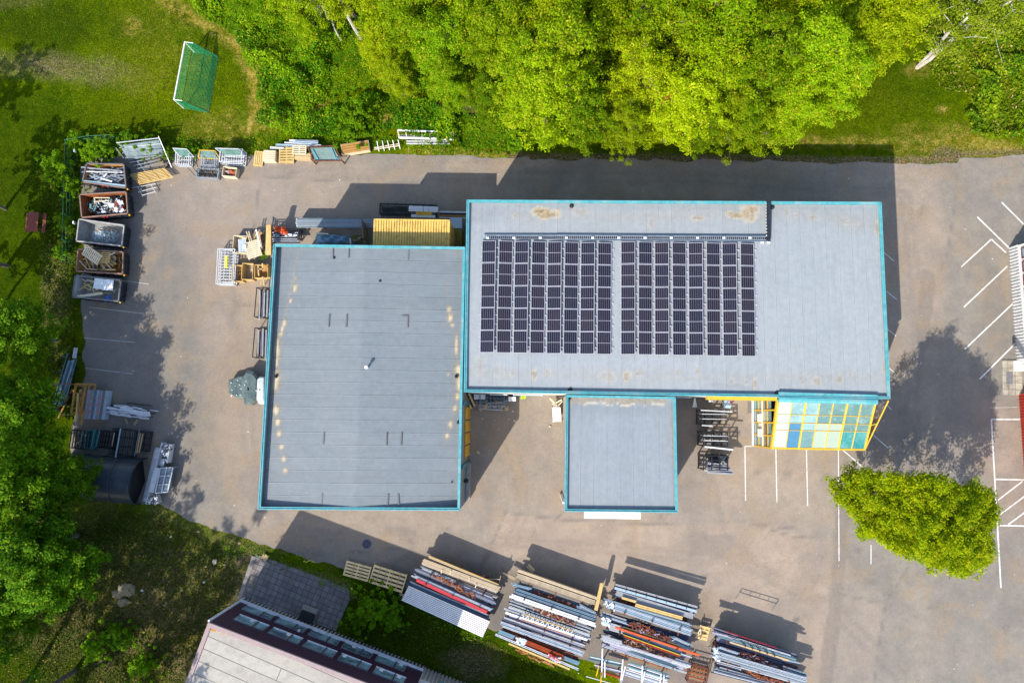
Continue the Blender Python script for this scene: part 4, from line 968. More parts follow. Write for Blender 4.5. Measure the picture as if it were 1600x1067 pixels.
def branch_mb(mb, a, b_, r, r2, rs, seg_=4, wob=.06, n=6):
    a, b_ = Vector(a), Vector(b_); L = (b_-a).length; prev = a; pr = r
    for i in range(1, seg_+1):
        t = i/seg_; q = a.lerp(b_, t)
        if i < seg_: q += Vector((rs.normal()*wob*L, rs.normal()*wob*L, rs.normal()*wob*L*.5))
        rr = r+(r2-r)*t; mb.cyl(prev, q, pr, n, rr, caps=(i == seg_)); prev = q; pr = rr
def make_tree(name, h, rad, seed, mat, bark, nleaf, size, zlow=.25, ncl=70, clr=.30, shape='round', outline=None, branches=9, crname='crown', density=None):
    rs = np.random.RandomState(seed)
    t = thing(name, '', 'tree')
    # lobes of the crown
    C_ = []; Rr = []
    nl = 7; la = rs.uniform(0, 6.28, nl); lr = rs.uniform(.35, .75, nl)*rad; lz = rs.uniform(zlow+.2, .82, nl)*h
    lob = np.stack([np.cos(la)*lr, np.sin(la)*lr, lz], -1); lob = np.vstack([lob, [[0, 0, h*.80]]])
    if outline is not None:
        while len(C_) < ncl:
            p = np.array(outline(rs)); C_.append(p); Rr.append(rs.uniform(.5, 1.3)*rad*clr)
            for q in range(3): C_.append(p+rs.normal(size=3)*np.array([.28, .28, .25])); Rr.append(rs.uniform(.2, .5)*rad*clr)
    else:
        nb = max(10, ncl//7); env = rs.uniform(.75, 1.1, 9)
        for i in range(nb):
            az = i*2.39996+rs.normal()*.25; t_ = (i+.5)/nb; z0 = h*(zlow+.05+(.80-zlow)*t_); ev = np.interp((az % 6.2832)/6.2832*8, np.arange(9), np.r_[env[:8], env[0]])
            R_ = rad*ev*(1-(t_*.98)**2.4)**.5*rs.uniform(.72, 1.08)+.25; rise = h*(.03+.10*t_)+rs.uniform(0, .4)
            m_ = max(3, int(R_/.42)); crv = rs.normal()*.25
            for j in range(m_):
                f = (j+1.)/m_; aa = az+crv*f; wv = .16+.40*f*R_/rad
                p = np.array([math.cos(aa)*R_*f, math.sin(aa)*R_*f, min(h, z0+rise*math.sin(f*2.2))])+rs.normal(size=3)*np.array([wv, wv, .15])*.9
                C_.append(p); Rr.append(rs.uniform(.55, 1.15)*rad*clr*.62*(.75+.35*math.sin(f*2.6)))
    C_ = np.array(C_); Rr = np.array(Rr)
    w_ = Rr**2; nper = np.maximum(4, (nleaf*w_/w_.sum()).astype(int))
    V, F, tint = leaves(C_, Rr, nper, size, rs)
    me = npmesh(crname, V, F, mat, tint); o = bpy.data.objects.new(crname, me); COL.objects.link(o); o.parent = t; XF[o.name] = Matrix.Identity(4)
    mb = MB(); tr = max(.10, h*.014)
    branch_mb(mb, (0, 0, -.05), (rs.normal()*.2, rs.normal()*.2, h*.78), tr*1.3, tr*.25, rs, 6, .008, 8)
    idx = rs.choice(len(C_), min(branches, len(C_)), replace=False)
    for i in idx:
        c = C_[i]; z0 = max(h*zlow*.8, min(c[2]-.3*np.hypot(c[0], c[1])-.5, h*.7)); branch_mb(mb, (0, 0, z0), c, tr*.45, tr*.08, rs, 4, .05, 5)
    mb.build('trunk', bark, t, local=True)
    return t
def park(t): t.location = (0, 0, -400)
used_proto = set()
def plant(pr, base, rz, sc_, label, group=None, z=0):
    base = Vector((base[0], base[1], z))
    if pr.name not in used_proto:
        used_proto.add(pr.name); o = pr; o.location = base; o.rotation_euler = (0, 0, rz); o['label'] = label
        if group: o['group'] = group
    else: o = dup(pr, base, rz, label, group)
    o.scale = sc_ if isinstance(sc_, tuple) else (sc_, sc_, sc_)
    return o
# ---- wood along the top edge
woods = [make_tree('broadleaf_tree', 13, 3.15, 100+i, M_LF, M_BARK, 27000, .092, .22, 460, .31, branches=34) for i in range(5)]
def base_of(px, py, zc): # crown seen at (px,py), height zc -> ground point
    return P(px, py, zc)
spots = [(855, 150, .95), (900, 175, .85), (880, 95, 1.05), (945, 60, 1.0), (1000, 120, .9), (1050, 60, 1.05), (1065, 165, .9), (1110, 120, 1.0), (1125, 40, 1.1), (1165, 175, .8), (1190, 100, 1.0),
         (1215, 30, 1.1), (1235, 160, .85), (1260, 95, 1.0), (1300, 45, 1.05), (1310, 125, .85), (1350, 70, .95), (1385, 20, 1.0), (790, 60, 1.0), (815, 120, .85), (740, 25, 1.0), (690, 70, .85), (640, 30, .9), (850, 15, 1.0),
         (1010, 5, 1.1), (1290, -20, 1.1), (930, -30, 1.1), (730, -40, 1.1), (610, -30, 1.0), (1100, -40, 1.1), (1210, -50, 1.1), (1380, -60, 1.1), (820, -60, 1.1), (460, -10, .85), (390, -30, .8), (520, -50, .9), (590, 70, .6), (700, 130, .55), (760, 150, .55), (980, 190, .6), (1100, 195, .6), (620, 120, .5)]
front = [(855, 150), (900, 175), (1065, 165), (1165, 175), (1235, 160), (1310, 125), (1350, 70), (815, 120), (1110, 120), (1385, 20), (700, 130), (760, 150), (980, 190), (1100, 195), (620, 120), (590, 70)]
fr_sorted = sorted(front); inner = [(a_, b__) for a_, b__, c_ in spots if (a_, b__) not in front and c_*1.02 >= .6]
for i, (x, y, s) in enumerate(spots):
    s *= 1.02; hz_ = rnd.uniform(.80, 1.22)
    b_ = base_of(x, y, 13*s*hz_*.62)
    if (x, y) in front:
        lab = f"bright green tree, {ordn(fr_sorted.index((x, y)))} from left along the front edge of the wood"
    elif s < .6: lab = 'small bright green tree among the undergrowth of the wood'
    else: lab = f"tree inside the wood along the top edge, {ordn(sorted(p_ for p_ in inner).index((x, y)))} from the left"
    plant(woods[i % 5], b_, rnd.random()*6.28, (s*rnd.uniform(.9, 1.12), s*rnd.uniform(.9, 1.12), s*hz_), lab, 'broadleaf trees of the wood')
# ---- linden in the yard
def lind_outline(rs):
    z = zm(4.64, 1270, 700)
    poly = [(130, 245), (270, 150), (480, 200), (640, 215), (800, 215), (930, 225), (1060, 300), (1180, 275), (1310, 330), (1320, 500), (1290, 640), (1270, 800), (1180, 900), (1030, 890), (860, 860), (740, 770), (580, 730), (470, 640), (350, 610), (345, 560), (260, 440), (180, 380)]
    while True:
        x, y = rs.uniform(100, 1330), rs.uniform(140, 920)
        if inpoly(np.array([x]), np.array([y]), poly)[0]: break
    hh = rs.uniform(0, 1)**.32; hh *= .86+.14*float(vn(np.array([x/90.]), np.array([y/90.]), 5)[0]+vn(np.array([x/35.]), np.array([y/35.]), 6)[0]*.6)
    zt_ = 3.0+(4.5+5.5*min(1, max(0, (x-350)/450)))*hh*(1-.35*abs((x-800)/560)**2)
    q = P(*z(x, y), zt_); o = LB
    return (q.x-o.x, q.y-o.y, q.z)
LB = P(1365, 795, 0)
lt = make_tree('linden_tree', 12, 3.6, 500, M_LL, M_BARK, 90000, .085, .2, 2600, .17, outline=lind_outline, branches=16)
lt.location = LB; lt['label'] = 'large yellow-green tree standing alone on the asphalt at the lower right'
# ---- maples down the left side, leaf colour darkened as painted vignette
maps = [make_tree('maple_tree', 12, 3.4, 700+i, M_LD, M_BARK, 22000, .125, .25, 380, .33, branches=12) for i in range(3)]
sparse = [make_tree('maple_tree', 12, 3.2, 760+i, M_LD, M_BARK, 5200, .13, .35, 200, .22, branches=14) for i in range(2)]
msp = [(10, 520, .85, 'uppermost dark maple at the left picture edge, above the metal beams'), (15, 640, .85, 'dark maple left of the metal beams and timber frames'), (15, 740, 1.0, 'dark maple at the left picture edge beside the tarpaulin tunnel'),
       (100, 752, .62, 'dark maple whose branches hang over the tarpaulin tunnel'), (30, 860, 1.0, 'dark maple below the tarpaulin tunnel at the left edge'), (75, 905, .85, 'dark maple with lobe reaching out over the brown verge'), (-40, 620, 1.0, 'dark maple mostly outside the left picture edge'),
       (-30, 800, 1.1, None), (-80, 960, .9, None), (-100, 480, .9, None), (-130, 720, .9, None), (-80, 390, .9, None), (-60, 300, .7, None), (-130, 190, .8, None), (0, 950, .8, None), (-40, 1015, .9, None)]
for i, (x, y, s, lab) in enumerate(msp):
    plant(maps[i % 3] if x > -20 else sparse[i % 2], base_of(x, y, 12*s*.66), rnd.random()*6.28, s, lab or f"dark maple at the left edge, number {ordn(i)} behind the others", 'maples along the left edge')
# tall trees beyond the lower left corner
for i, (x, y, s) in enumerate([(45, 1062, 1.0), (118, 1047, 1.0), (-60, 1120, 1.1), (150, 1180, 1.25), (40, 1200, 1.3), (230, 1210, 1.2)]):
    b_ = P(x, y, 0); plant(sparse[i % 2], b_, rnd.random()*6.28, (s*.95, s*.95, s*1.35), f"tall tree rooted near the lower left corner, {ordn(i)} from the front", 'tall trees near the lower left corner')
# ---- bare pale trunks
def bare_tree(name, base, tops, h, seed, label, nleaf=1500, rad=1.0, lm=M_LB, r0=.17, size=.11, spread=2.2, zl=.35):
    rs = np.random.RandomState(seed); t = thing(name, label, 'tree', base)
    mb = MB(); cl = []
    for tp in tops:
        tip = Vector(tp); L = tip.length
        branch_mb(mb, (0, 0, -.05), tip, r0, r0*.25, rs, 7, .012, 8)
        for k in range(16):
            f = rs.uniform(zl, 1.); p = tip*f; a = rs.uniform(0, 6.28); ln = rs.uniform(.8, spread)*(1.3-f*.5)
            q = p+Vector((math.cos(a)*ln, math.sin(a)*ln, rs.uniform(.2, .9)*ln)); branch_mb(mb, p, q, r0*.22, r0*.05, rs, 3, .06, 4)
            cl.append(q); cl.append(p.lerp(q, .6))
            for m_ in range(2):
                q2 = q+Vector(rs.normal(size=3))*ln*.4; branch_mb(mb, p.lerp(q, .6), q2, r0*.1, r0*.04, rs, 2, .05, 3); cl.append(q2)
    mb.build('trunk', M_BIRCH, t, local=True)
    if nleaf:
        C_ = np.array([tuple(c) for c in cl]); Rr = rs.uniform(.3, .8, len(C_))*rad
        V, F, ti = leaves(C_, Rr, np.full(len(C_), max(1, nleaf//len(C_))), size, rs)
        me = npmesh('crown', V, F, lm, ti); o = bpy.data.objects.new('crown', me); COL.objects.link(o); o.parent = t; XF[o.name] = Matrix.Identity(4)
    return t
bare_tree('birch_tree', P(565, 61, 0), [(-1.1, 1.2, 13)], 13, 31, 'tall bare birch with white leaning trunk at the top of the wood', 900, .7, r0=.21, zl=.45)
bare_tree('birch_tree', P(533, 64, 0), [(-.6, .8, 6.5)], 6.5, 32, 'short broken pale birch trunk left of the tall birch', 150, .5, r0=.10, zl=.6, spread=1.)
bare_tree('birch_tree', P(411, 14, 0), [(-.3, .9, 9)], 9, 33, 'thin pale birch near the top, left of the broken trunk', 300, .6, r0=.09, zl=.4, spread=1.4)
bare_tree('birch_tree', P(1433, 106, 0), [(2.0, .8, 12.5), (.2, 1.2, 13)], 13, 34, 'sparse birch with two pale trunks leaning to the upper right', 15000, 1.25, r0=.20, spread=2.8, zl=.30, size=.10)
bare_tree('birch_tree', P(1520, 60, 0), [(1.2, .8, 11)], 11, 35, 'thin-leaved birch behind the twin-trunk birch at the upper right', 9000, 1.3, r0=.14, spread=2.6, zl=.3)
bare_tree('birch_tree', P(735, 168, 0), [(.0, .5, 1.6)], 2, 36, 'short white stump-like birch stem in the dark ditch', 0, .3, r0=.06, zl=.9, spread=.3)
# ---- undergrowth: one leafy mass
def mass(name, polys, dens, hmax, size, mat, seed, hs=2.2, skip=None, noise_thr=None):
    rs = np.random.RandomState(seed); Vs = []; Ts = []
    for poly in polys:
        W_ = np.array([tuple(P(*p))[:2] for p in poly]); lo, hi = W_.min(0), W_.max(0); n = int((hi-lo).prod()*dens)
        x = rs.uniform(lo[0], hi[0], n); y = rs.uniform(lo[1], hi[1], n)
        j = (fbm(x, y, 2.0, seed)-.5)*1.6; k = inpoly(x+j, y+j, [tuple(q) for q in W_]); x, y = x[k], y[k]
        pxx, pyy = toPX(x, y)
        H_ = fbm(x, y, hs, seed+1, 4); H_ = np.clip((H_-.32)*2.4, 0, 1)
        if skip is not None:
            m_ = skip(pxx, pyy); kk = rs.uniform(0, 1, len(x)) > m_; x, y, H_ = x[kk], y[kk], H_[kk]
        z = H_*hmax*(.35+.65*rs.uniform(0, 1, len(x))**.6)
        n = len(x); p = np.stack([x, y, z], -1)
        nrm = rs.normal(size=(n, 3))*.6; nrm[:, 2] = np.abs(nrm[:, 2])+.6; nrm /= np.linalg.norm(nrm, axis=1)[:, None]
        t = np.cross(nrm, rs.normal(size=(n, 3))); t /= np.linalg.norm(t, axis=1)[:, None]; b_ = np.cross(nrm, t); s = (size*rs.uniform(.5, 1.5, n))[:, None]
        Vs.append(np.stack([p-t*s, p-b_*s*.55, p+t*s, p+b_*s*.55], 1).reshape(-1, 3))
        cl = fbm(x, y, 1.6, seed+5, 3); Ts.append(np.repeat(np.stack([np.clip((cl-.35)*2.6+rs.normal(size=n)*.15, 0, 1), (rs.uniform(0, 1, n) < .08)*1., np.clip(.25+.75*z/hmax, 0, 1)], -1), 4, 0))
    V = np.concatenate(Vs); T = np.concatenate(Ts); F = np.arange(len(V)).reshape(-1, 4)
    me = npmesh(name, V, F, mat, T); o = bpy.data.objects.new(name, me); COL.objects.link(o); return o
def ditch(px, py):
    m = .95*seg(px, py, [(530, 155), (590, 138), (640, 146), (690, 162), (730, 172), (775, 166)], 7, .4, .6, 3, 12)
    m = mx(m, .9*blob(px, py, 605, 185, 14, 12, 0, .4, .5, 8)); m = mx(m, .9*blob(px, py, 500, 168, 25, 5, -25, .4, .5, 9)); return mx(m, .5*blob(px, py, 560, 110, 40, 30, 0, .6, .9, 10))
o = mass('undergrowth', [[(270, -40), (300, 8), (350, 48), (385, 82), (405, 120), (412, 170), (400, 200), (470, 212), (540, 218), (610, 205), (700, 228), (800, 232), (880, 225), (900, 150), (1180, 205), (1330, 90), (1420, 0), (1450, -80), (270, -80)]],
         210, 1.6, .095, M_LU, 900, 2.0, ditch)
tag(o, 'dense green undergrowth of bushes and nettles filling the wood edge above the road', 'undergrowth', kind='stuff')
o = mass('bramble_thicket', [[(1600, 40), (1545, 60), (1510, 110), (1520, 150), (1500, 185), (1520, 212), (1600, 232), (1700, 240), (1700, 20)], [(1440, 20), (1470, 60), (1500, 110), (1530, 70), (1580, 20), (1560, -30), (1450, -30)]], 160, 2.2, .115, leaf_mat('thicket_leaves', (.075, .170, .004), (.190, .290, .004), (.34, .34, .02), .25, 0), 901, 1.8)
tag(o, 'bushy green thicket at the upper right corner beside the road', 'thicket', kind='stuff')
o = mass('verge_weeds', [[(600, 214), (800, 234), (800, 243), (560, 236)], [(560, 205), (600, 205), (610, 232), (540, 232)], [(400, 205), (560, 214), (560, 236), (400, 240)], [(270, 215), (400, 215), (400, 240), (270, 235)]], 130, .35, .06, M_LU, 902, 1.2)
tag(o, 'short weeds along the grass verge behind the pallets', 'weeds', kind='stuff')
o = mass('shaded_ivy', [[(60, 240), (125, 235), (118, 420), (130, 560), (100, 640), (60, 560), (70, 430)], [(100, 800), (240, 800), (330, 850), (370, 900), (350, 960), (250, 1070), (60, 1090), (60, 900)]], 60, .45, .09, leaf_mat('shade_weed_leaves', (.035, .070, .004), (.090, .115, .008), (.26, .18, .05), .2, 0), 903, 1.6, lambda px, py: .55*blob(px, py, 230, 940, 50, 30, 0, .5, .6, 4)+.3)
tag(o, 'low dark weeds covering the shaded ground along the left and below the tunnel', 'weeds', kind='stuff')
o = mass('edge_weeds', [[(350, 838), (400, 852), (480, 880), (545, 897), (600, 925), (560, 935), (400, 866), (340, 850)], [(640, 930), (770, 992), (740, 1000), (640, 950)]], 90, .3, .06, M_LU, 904, 1.)
tag(o, 'narrow strip of weeds between asphalt edge and old patio', 'weeds', kind='stuff')
o = mass('scrub', [[(1405, -20), (1425, 30), (1445, 75), (1450, 110), (1490, 150), (1540, 205), (1600, 215), (1700, 215), (1700, -60), (1405, -60)]], 85, .9, .10, leaf_mat('scrub_leaves', (.09, .15, .004), (.20, .26, .006), (.42, .32, .10), .25, 0), 908, 1.4)
tag(o, 'thin olive-green scrub below the pale birches at the upper right', 'scrub', kind='stuff')
M_GT = leaf_mat('lawn_tuft_blades', (.035, .080, .001), (.095, .150, .002), (.26, .20, .03), .2, 0)
o = mass('lawn_tufts', [[(-20, -20), (265, -20), (300, 35), (345, 50), (385, 90), (395, 160), (380, 225), (270, 225), (130, 215), (100, 240), (60, 330), (-20, 330)], [(1240, 225), (1330, 150), (1400, 60), (1430, 0), (1470, 60), (1500, 110), (1500, 185), (1520, 230), (1470, 245), (1240, 243)], [(830, 222), (1250, 226), (1250, 242), (830, 240)]], 150, .08, .034, M_GT, 906, 1.1, lambda px, py: np.clip(.9*blob(px, py, 40, 220, 150, 90, 10, .6, .7, 45, 60)+.8*blob(px, py, 95, 107, 95, 24, 5, .5, .7, 20, 22), 0, 1))
tag(o, 'short grass tufts and dry blades on the lawns', 'grass', kind='stuff')
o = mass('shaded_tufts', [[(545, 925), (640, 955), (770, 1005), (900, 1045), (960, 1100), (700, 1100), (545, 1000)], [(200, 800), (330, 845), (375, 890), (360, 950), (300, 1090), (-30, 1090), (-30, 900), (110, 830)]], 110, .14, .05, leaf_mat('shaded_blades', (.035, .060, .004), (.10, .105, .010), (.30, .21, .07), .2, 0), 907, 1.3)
tag(o, 'grass tufts on the shaded lower lawn and wild ground', 'grass', kind='stuff')
# ---- single shrubs
shr = [make_tree('shrub', 2.4, 1.6, 40+i, M_LS, M_BARK, 5200, .085, .08, 170, .30, branches=7) for i in range(2)]
for i, (x, y, s, lab) in enumerate([(553, 185, 1.05, 'round light green shrub between wood and pallets'), (548, 203, .7, 'small shrub directly below the round light green shrub'), (583, 950, 1.0, 'green shrub on the dark lawn beside the old patio'), (612, 963, .75, 'smaller green shrub right of the lawn shrub'), (560, 970, .5, 'low bush at the foot of the lawn shrub'),
                                    (92, 262, .95, 'shrub outside the wire fence left of the black skip'), (112, 290, .6, 'low shrub between wire fence and black skip'), (205, 224, .75, 'shrub hanging over the glass rack at the upper left'), (165, 232, .75, 'shrub behind the black skip'), (235, 228, .6, 'shrub right of the glass rack'), (142, 240, .6, 'shrub at the corner of the wire fence'),
                                    (262, 240, .42, 'low shrub left of the first steel cage'), (300, 236, .4, 'low shrub behind the first steel cage'), (120, 225, .6, 'shrub above the corner of the wire fence'), (690, 215, .5, 'bush behind the white steel truss'), (810, 226, .6, 'bush at the road edge by the shadow corner'), (415, 1000, .01, None), (96, 395, .5, 'small shrub beside the wire fence and timber skip'), (102, 350, .55, 'small shrub beside the wire fence and glass skip'), (190, 995, .8, 'yellowish shrub on the shaded ground at the lower left'), (225, 1040, .7, 'shrub at the bottom edge left of the school building'), (150, 1010, .8, 'dark shrub near the lower left trunks')]):
    if lab: plant(shr[i % 2], P(x, y, 1.2*s), rnd.random()*6.28, (s, s, s*(1.0)), lab, 'shrubs')
# reddish dead bough caught in the canopy
rs = np.random.RandomState(5); c = P(1037, 152, 9.6); V, F, ti = leaves(np.array([[0, 0, .3], [.35, .2, .5], [-.45, .1, .4], [.1, -.3, .2], [-.2, .35, .3]]), np.array([.45, .4, .35, .35, .3]), np.array([220, 160, 140, 120, 100]), .09, rs)
me = npmesh('dead_bough', V, F, M_LR, ti); o = bpy.data.objects.new('dead_bough', me); COL.objects.link(o); o.location = c; tag(o, 'reddish-brown dead bough caught in the green canopy near the middle of the wood', 'dead branch')
# ================================================================== YARD OBJECTS
M_WOOD = pm('pale_timber', (.52, .38, .20), .8, var=.2, dirt=(.35, .24, .13), dirtamt=.6, dsc=3, rand=.12)
M_WOODY = pm('yellow_timber', (.58, .40, .15), .8, var=.2, rand=.12); M_WOODW = pm('whitish_timber', (.66, .55, .38), .8, var=.15, rand=.08)
M_WOODO = pm('orange_brown_timber', (.42, .22, .06), .8, var=.25); M_WOODG = pm('weathered_timber', (.36, .29, .20), .85, var=.25, dirt=(.2, .16, .11), rand=.15)
M_STEEL = pm('galvanised_steel', (.40, .44, .47), .4, .5, var=.2, rand=.1); M_STEELW = pm('pale_galvanised', (.62, .64, .66), .4, .2, var=.12, rand=.1)
M_DKST = pm('black_steel', (.022, .024, .028), .5, .3, var=.3); M_RUST = pm('rusty_steel', (.16, .050, .025), .85, var=.4, dirt=(.06, .025, .02), rand=.2)
M_RUSTO = pm('orange_rust', (.36, .12, .030), .8, var=.3, dirt=(.18, .06, .02)); M_RED = pm('red_paint', (.42, .02, .03), .45, var=.15); M_ORG = pm('orange_red_paint', (.62, .09, .02), .5, var=.2)
M_BLU = pm('slate_blue_paint', (.10, .20, .27), .5, var=.15, rand=.1); M_LBL = pm('light_blue_grey', (.36, .47, .55), .45, .1, var=.12, rand=.12); M_NAVY = pm('dark_navy', (.03, .04, .09), .5, var=.2, rand=.2)
M_WBAR = pm('white_coated_bar', (.72, .73, .76), .45, var=.1, rand=.1, dirt=(.4, .4, .42), dirtamt=.4); M_PURP = pm('violet_grey_bar', (.28, .27, .36), .5, var=.15, rand=.15)
M_GRYB = pm('grey_bar', (.30, .31, .33), .5, var=.15, rand=.15); M_BRN = pm('brown_grey_bar', (.17, .145, .12), .7, var=.2, rand=.1); M_TEALB = pm('sea_green_bar', (.08, .22, .22), .5, var=.2, rand=.1)
M_REDBR = pm('red_brown_stain', (.22, .055, .035), .7, var=.15); M_GRN = pm('green_plastic_mesh', (.03, .19, .10), .6)
def ang(dx, dy): return math.atan2(-dy, dx)
def local(px, py, z=0): return P(px, py, z)
def slat_part(t, L, W, n, th, z, mat, name, gap=.35, alongx=True):
    mb = MB(); D = W if alongx else L; w_ = D/(n-gap*1.0)*(1-gap) if n > 1 else D
    for i in range(n):
        p = -D/2+w_/2+(D-w_)*i/max(1, n-1)
        mb.box((0, p, z) if alongx else (p, 0, z), (L, w_, th) if alongx else (w_, L if False else W, th))
    return mb.build(name, mat, t, local=True)
def pallet(label, px, py, L, W, a, z=0., mat=None, n=7, h=.144, group=None, tilt=None, name='pallet', alongx=True, gap=.35):
    mat = mat or M_WOOD
    t = thing(name, label, 'pallet', P(px, py, z), a, group)
    slat_part(t, L, W, n, .022, h-.011, mat, 'deck_board', gap, alongx)
    for k in (-1, 0, 1):
        mb = MB()
        if alongx: mb.box((k*(L/2-.05), 0, h/2-.011), (.10, W, h-.024))
        else: mb.box((0, k*(W/2-.05), h/2-.011), (L, .10, h-.024))
        mb.build('bearer', mat, t, local=True)
    if tilt: t.rotation_euler = (tilt[0], tilt[1], a)
    return t
def crate(label, px, py, L, W, H, a, mat, inner=None, z=0., n=5, name='wooden_crate', cat='crate', floor=True, group=None, lid=False):
    t = thing(name, label, cat, P(px, py, z), a, group); inner = inner or mat
    for nm, c, s in (('end_panel', (-L/2+.02, 0), (.04, W)), ('end_panel', (L/2-.02, 0), (.04, W)), ('side_panel', (0, -W/2+.02), (L-.085, .04)), ('side_panel', (0, W/2-.02), (L-.085, .04))):
        mb = MB(); k = max(2, int(H/.17))
        for i in range(k): mb.box((c[0], c[1], H*(i+.5)/k), (s[0], s[1], H/k-.015))
        mb.build(nm, mat, t, local=True)
    slat_part(t, L-.09, W-.09, n, .03, .10 if not lid else H+.01, inner, 'floor_board' if not lid else 'lid_board', .15)
    return t
def cage(label, px, py, L, W, H, a, mat, nx=5, ny=3, z=0., r=.03, name='steel_cage', levels=(0.12,), cat='steel rack', group=None, mesh=None, top=True):
    t = thing(name, label, cat, P(px, py, z), a, group)
    for sx in (-1, 1):
        for sy in (-1, 1):
            mb = MB(); mb.beam((sx*(L/2-r), sy*(W/2-r), 0), (sx*(L/2-r), sy*(W/2-r), H), 2*r, 2*r); mb.build('post', mat, t, local=True)
    mb = MB(); zs = ([H] if top else [])+list(levels)
    for zz in zs:
        for s in (-1, 1):
            mb.box((0, s*(W/2-r), zz+.0), (L+.02, 2*r, 2*r)); mb.box((s*(L/2-r), 0, zz+.002), (2*r+.01, W-4*r, 2*r))
    mb.build('rail', mat, t, local=True)
    for li, zz in enumerate(levels):
        mb = MB()
        for i in range(1, nx): mb.box((-L/2+L*i/nx, 0, zz+.004), (r*1.3, W-4*r, r*1.3))
        for j in range(1, ny): mb.box((0, -W/2+W*j/ny, zz+.001), (L-4*r, r*1.6, r*1.6))
        mb.build('shelf_grid', mesh or mat, t, local=True)
    return t
def tangle(name, poly, z0, z1, n, ln, th, mats, label, cat, seed, dirang=None, spread=.4, kind='stuff', flat=.15):
    rs = np.random.RandomState(seed); W_ = [P(*p, z0) for p in poly]; lo = Vector((min(p.x for p in W_), min(p.y for p in W_))); hi = Vector((max(p.x for p in W_), max(p.y for p in W_)))
    q = [(p.x, p.y) for p in W_]; mb = MB(); k = 0; tries = 0
    while k < n and tries < n*30:
        tries += 1; x, y = rs.uniform(lo.x, hi.x), rs.uniform(lo.y, hi.y)
        if not inpoly(np.array([x]), np.array([y]), q)[0]: continue
        a = rs.uniform(0, 6.28) if dirang is None else dirang+rs.normal()*spread; l_ = ln*rs.uniform(.3, 1.)
        d = Vector((math.cos(a), math.sin(a), rs.normal()*flat))*l_/2
        ex = [Vector((x, y, 0))+d, Vector((x, y, 0))-d]
        if not all(inpoly(np.array([e.x]), np.array([e.y]), q)[0] for e in ex) and rs.uniform() < .8: continue
        z = rs.uniform(z0, z1); c = Vector((x, y, z)); w_ = th*rs.uniform(.5, 2.0)
        mb.beam(c-d, c+d, w_, th*rs.uniform(.3, 1), mi=rs.randint(len(mats))); k += 1
    return solo(mb, name, mats, label, cat, kind=kind)
# ---------------------------------------------------------------- skips
def skip(label, rim, mout, minn, H=1.45, taper=.18, sign=None):
    w_ = [P(*p, H) for p in rim]; cen = sum(w_, Vector())/4; cen.z = 0
    t = thing('skip_container', label, 'skip', cen, 0, 'open skips in a row at the left')
    fl = []
    ex = (w_[1]-w_[0]).normalized()
    for i, p in enumerate(w_):
        q = p.copy(); q.z = .15; q += ex*(taper*2.2 if i in (0, 3) else -taper); q += Vector((0, -.06 if i < 2 else .06, 0)); fl.append(q)
    th = .07
    def wall(i, j, nm, mt):
        a, b_, c, d = w_[i], w_[j], fl[j], fl[i]; n = (b_-a).cross(d-a).normalized()
        if n.dot(Vector((cen.x, cen.y, H/2))-a) > 0: n = -n
        mb = MB(); mb.hexa([d, c, c+n*th, d+n*th, a, b_, b_+n*th, a+n*th]); o = mb.build(nm, [mt], t); return o
    for (i, j, nm) in ((0, 1, 'side_wall'), (3, 2, 'side_wall'), (0, 3, 'end_wall'), (1, 2, 'end_wall')):
        wall(i, j, nm, minn)
        # outer skin
        a, b_, c, d = w_[i].copy(), w_[j].copy(), fl[j].copy(), fl[i].copy(); n = (b_-a).cross(d-a).normalized()
        if n.dot(Vector((cen.x, cen.y, H/2))-a) > 0: n = -n
        mb = MB(); o_ = n*(th+.006); mb.hexa([d+o_, c+o_, c+o_+n*.02, d+o_+n*.02, a+o_, b_+o_, b_+o_+n*.02, a+o_+n*.02])
        L = (b_-a).length
        for k in range(1, int(L/.6)):
            f = k/int(L/.6); mb.beam(lerp(d, c, f)+n*(th+.06), lerp(a, b_, f)+n*(th+.06), .07, .07)
        mb.build('outer_skin', mout, t)
    mb = MB(); mb.hexa([q-Vector((0, 0, .05)) for q in (fl[3], fl[2], fl[1], fl[0])]+[q for q in (fl[3], fl[2], fl[1], fl[0])]); mb.build('floor', minn, t)
    mb = MB(); n4 = 4
    for i in range(4):
        a, b_ = w_[i], w_[(i+1) % 4]; dd = (b_-a).normalized()*.04; mb.beam(a-dd, b_+dd, .09, .07)
    mb.build('rim', M_RIMS[sign or 0], t)
    mb = MB(); q = lerp(w_[2], fl[2], .15)+Vector((.12, -.12, 0)); mb.cyl(q, q+Vector((0, 0, .1)), .07, 8); mb.build('marker_lamp', M_YEL, t)
    mb = MB(); q = lerp(w_[3], w_[2], .5)+Vector((0, -.10, -.15)); mb.beam(q-ex*.25, q+ex*.25, .06, .18); mb.build('sign_plate', M_RED, t)
    return t
M_RIMS = [pm('skip_rim_dark', (.16, .16, .17), .6), pm('skip_rim_brown', (.26, .17, .13), .7), pm('skip_rim_pale', (.40, .38, .35), .7)]
M_SKB = pm('skip_black', (.02, .025, .035), .5); M_SKR = pm('skip_rust_inside', (.26, .075, .018), .8, var=.35, dirt=(.12, .04, .015)); M_SKR2 = pm('skip_orange_inside', (.42, .20, .05), .8, var=.35, dirt=(.18, .06, .02), dsc=2)
M_SKG = pm('skip_grey_inside', (.26, .27, .27), .75, var=.25, dirt=(.14, .10, .07), dsc=2); M_SKW = pm('skip_pale_inside', (.46, .44, .40), .75, var=.15, dirt=(.3, .26, .2))
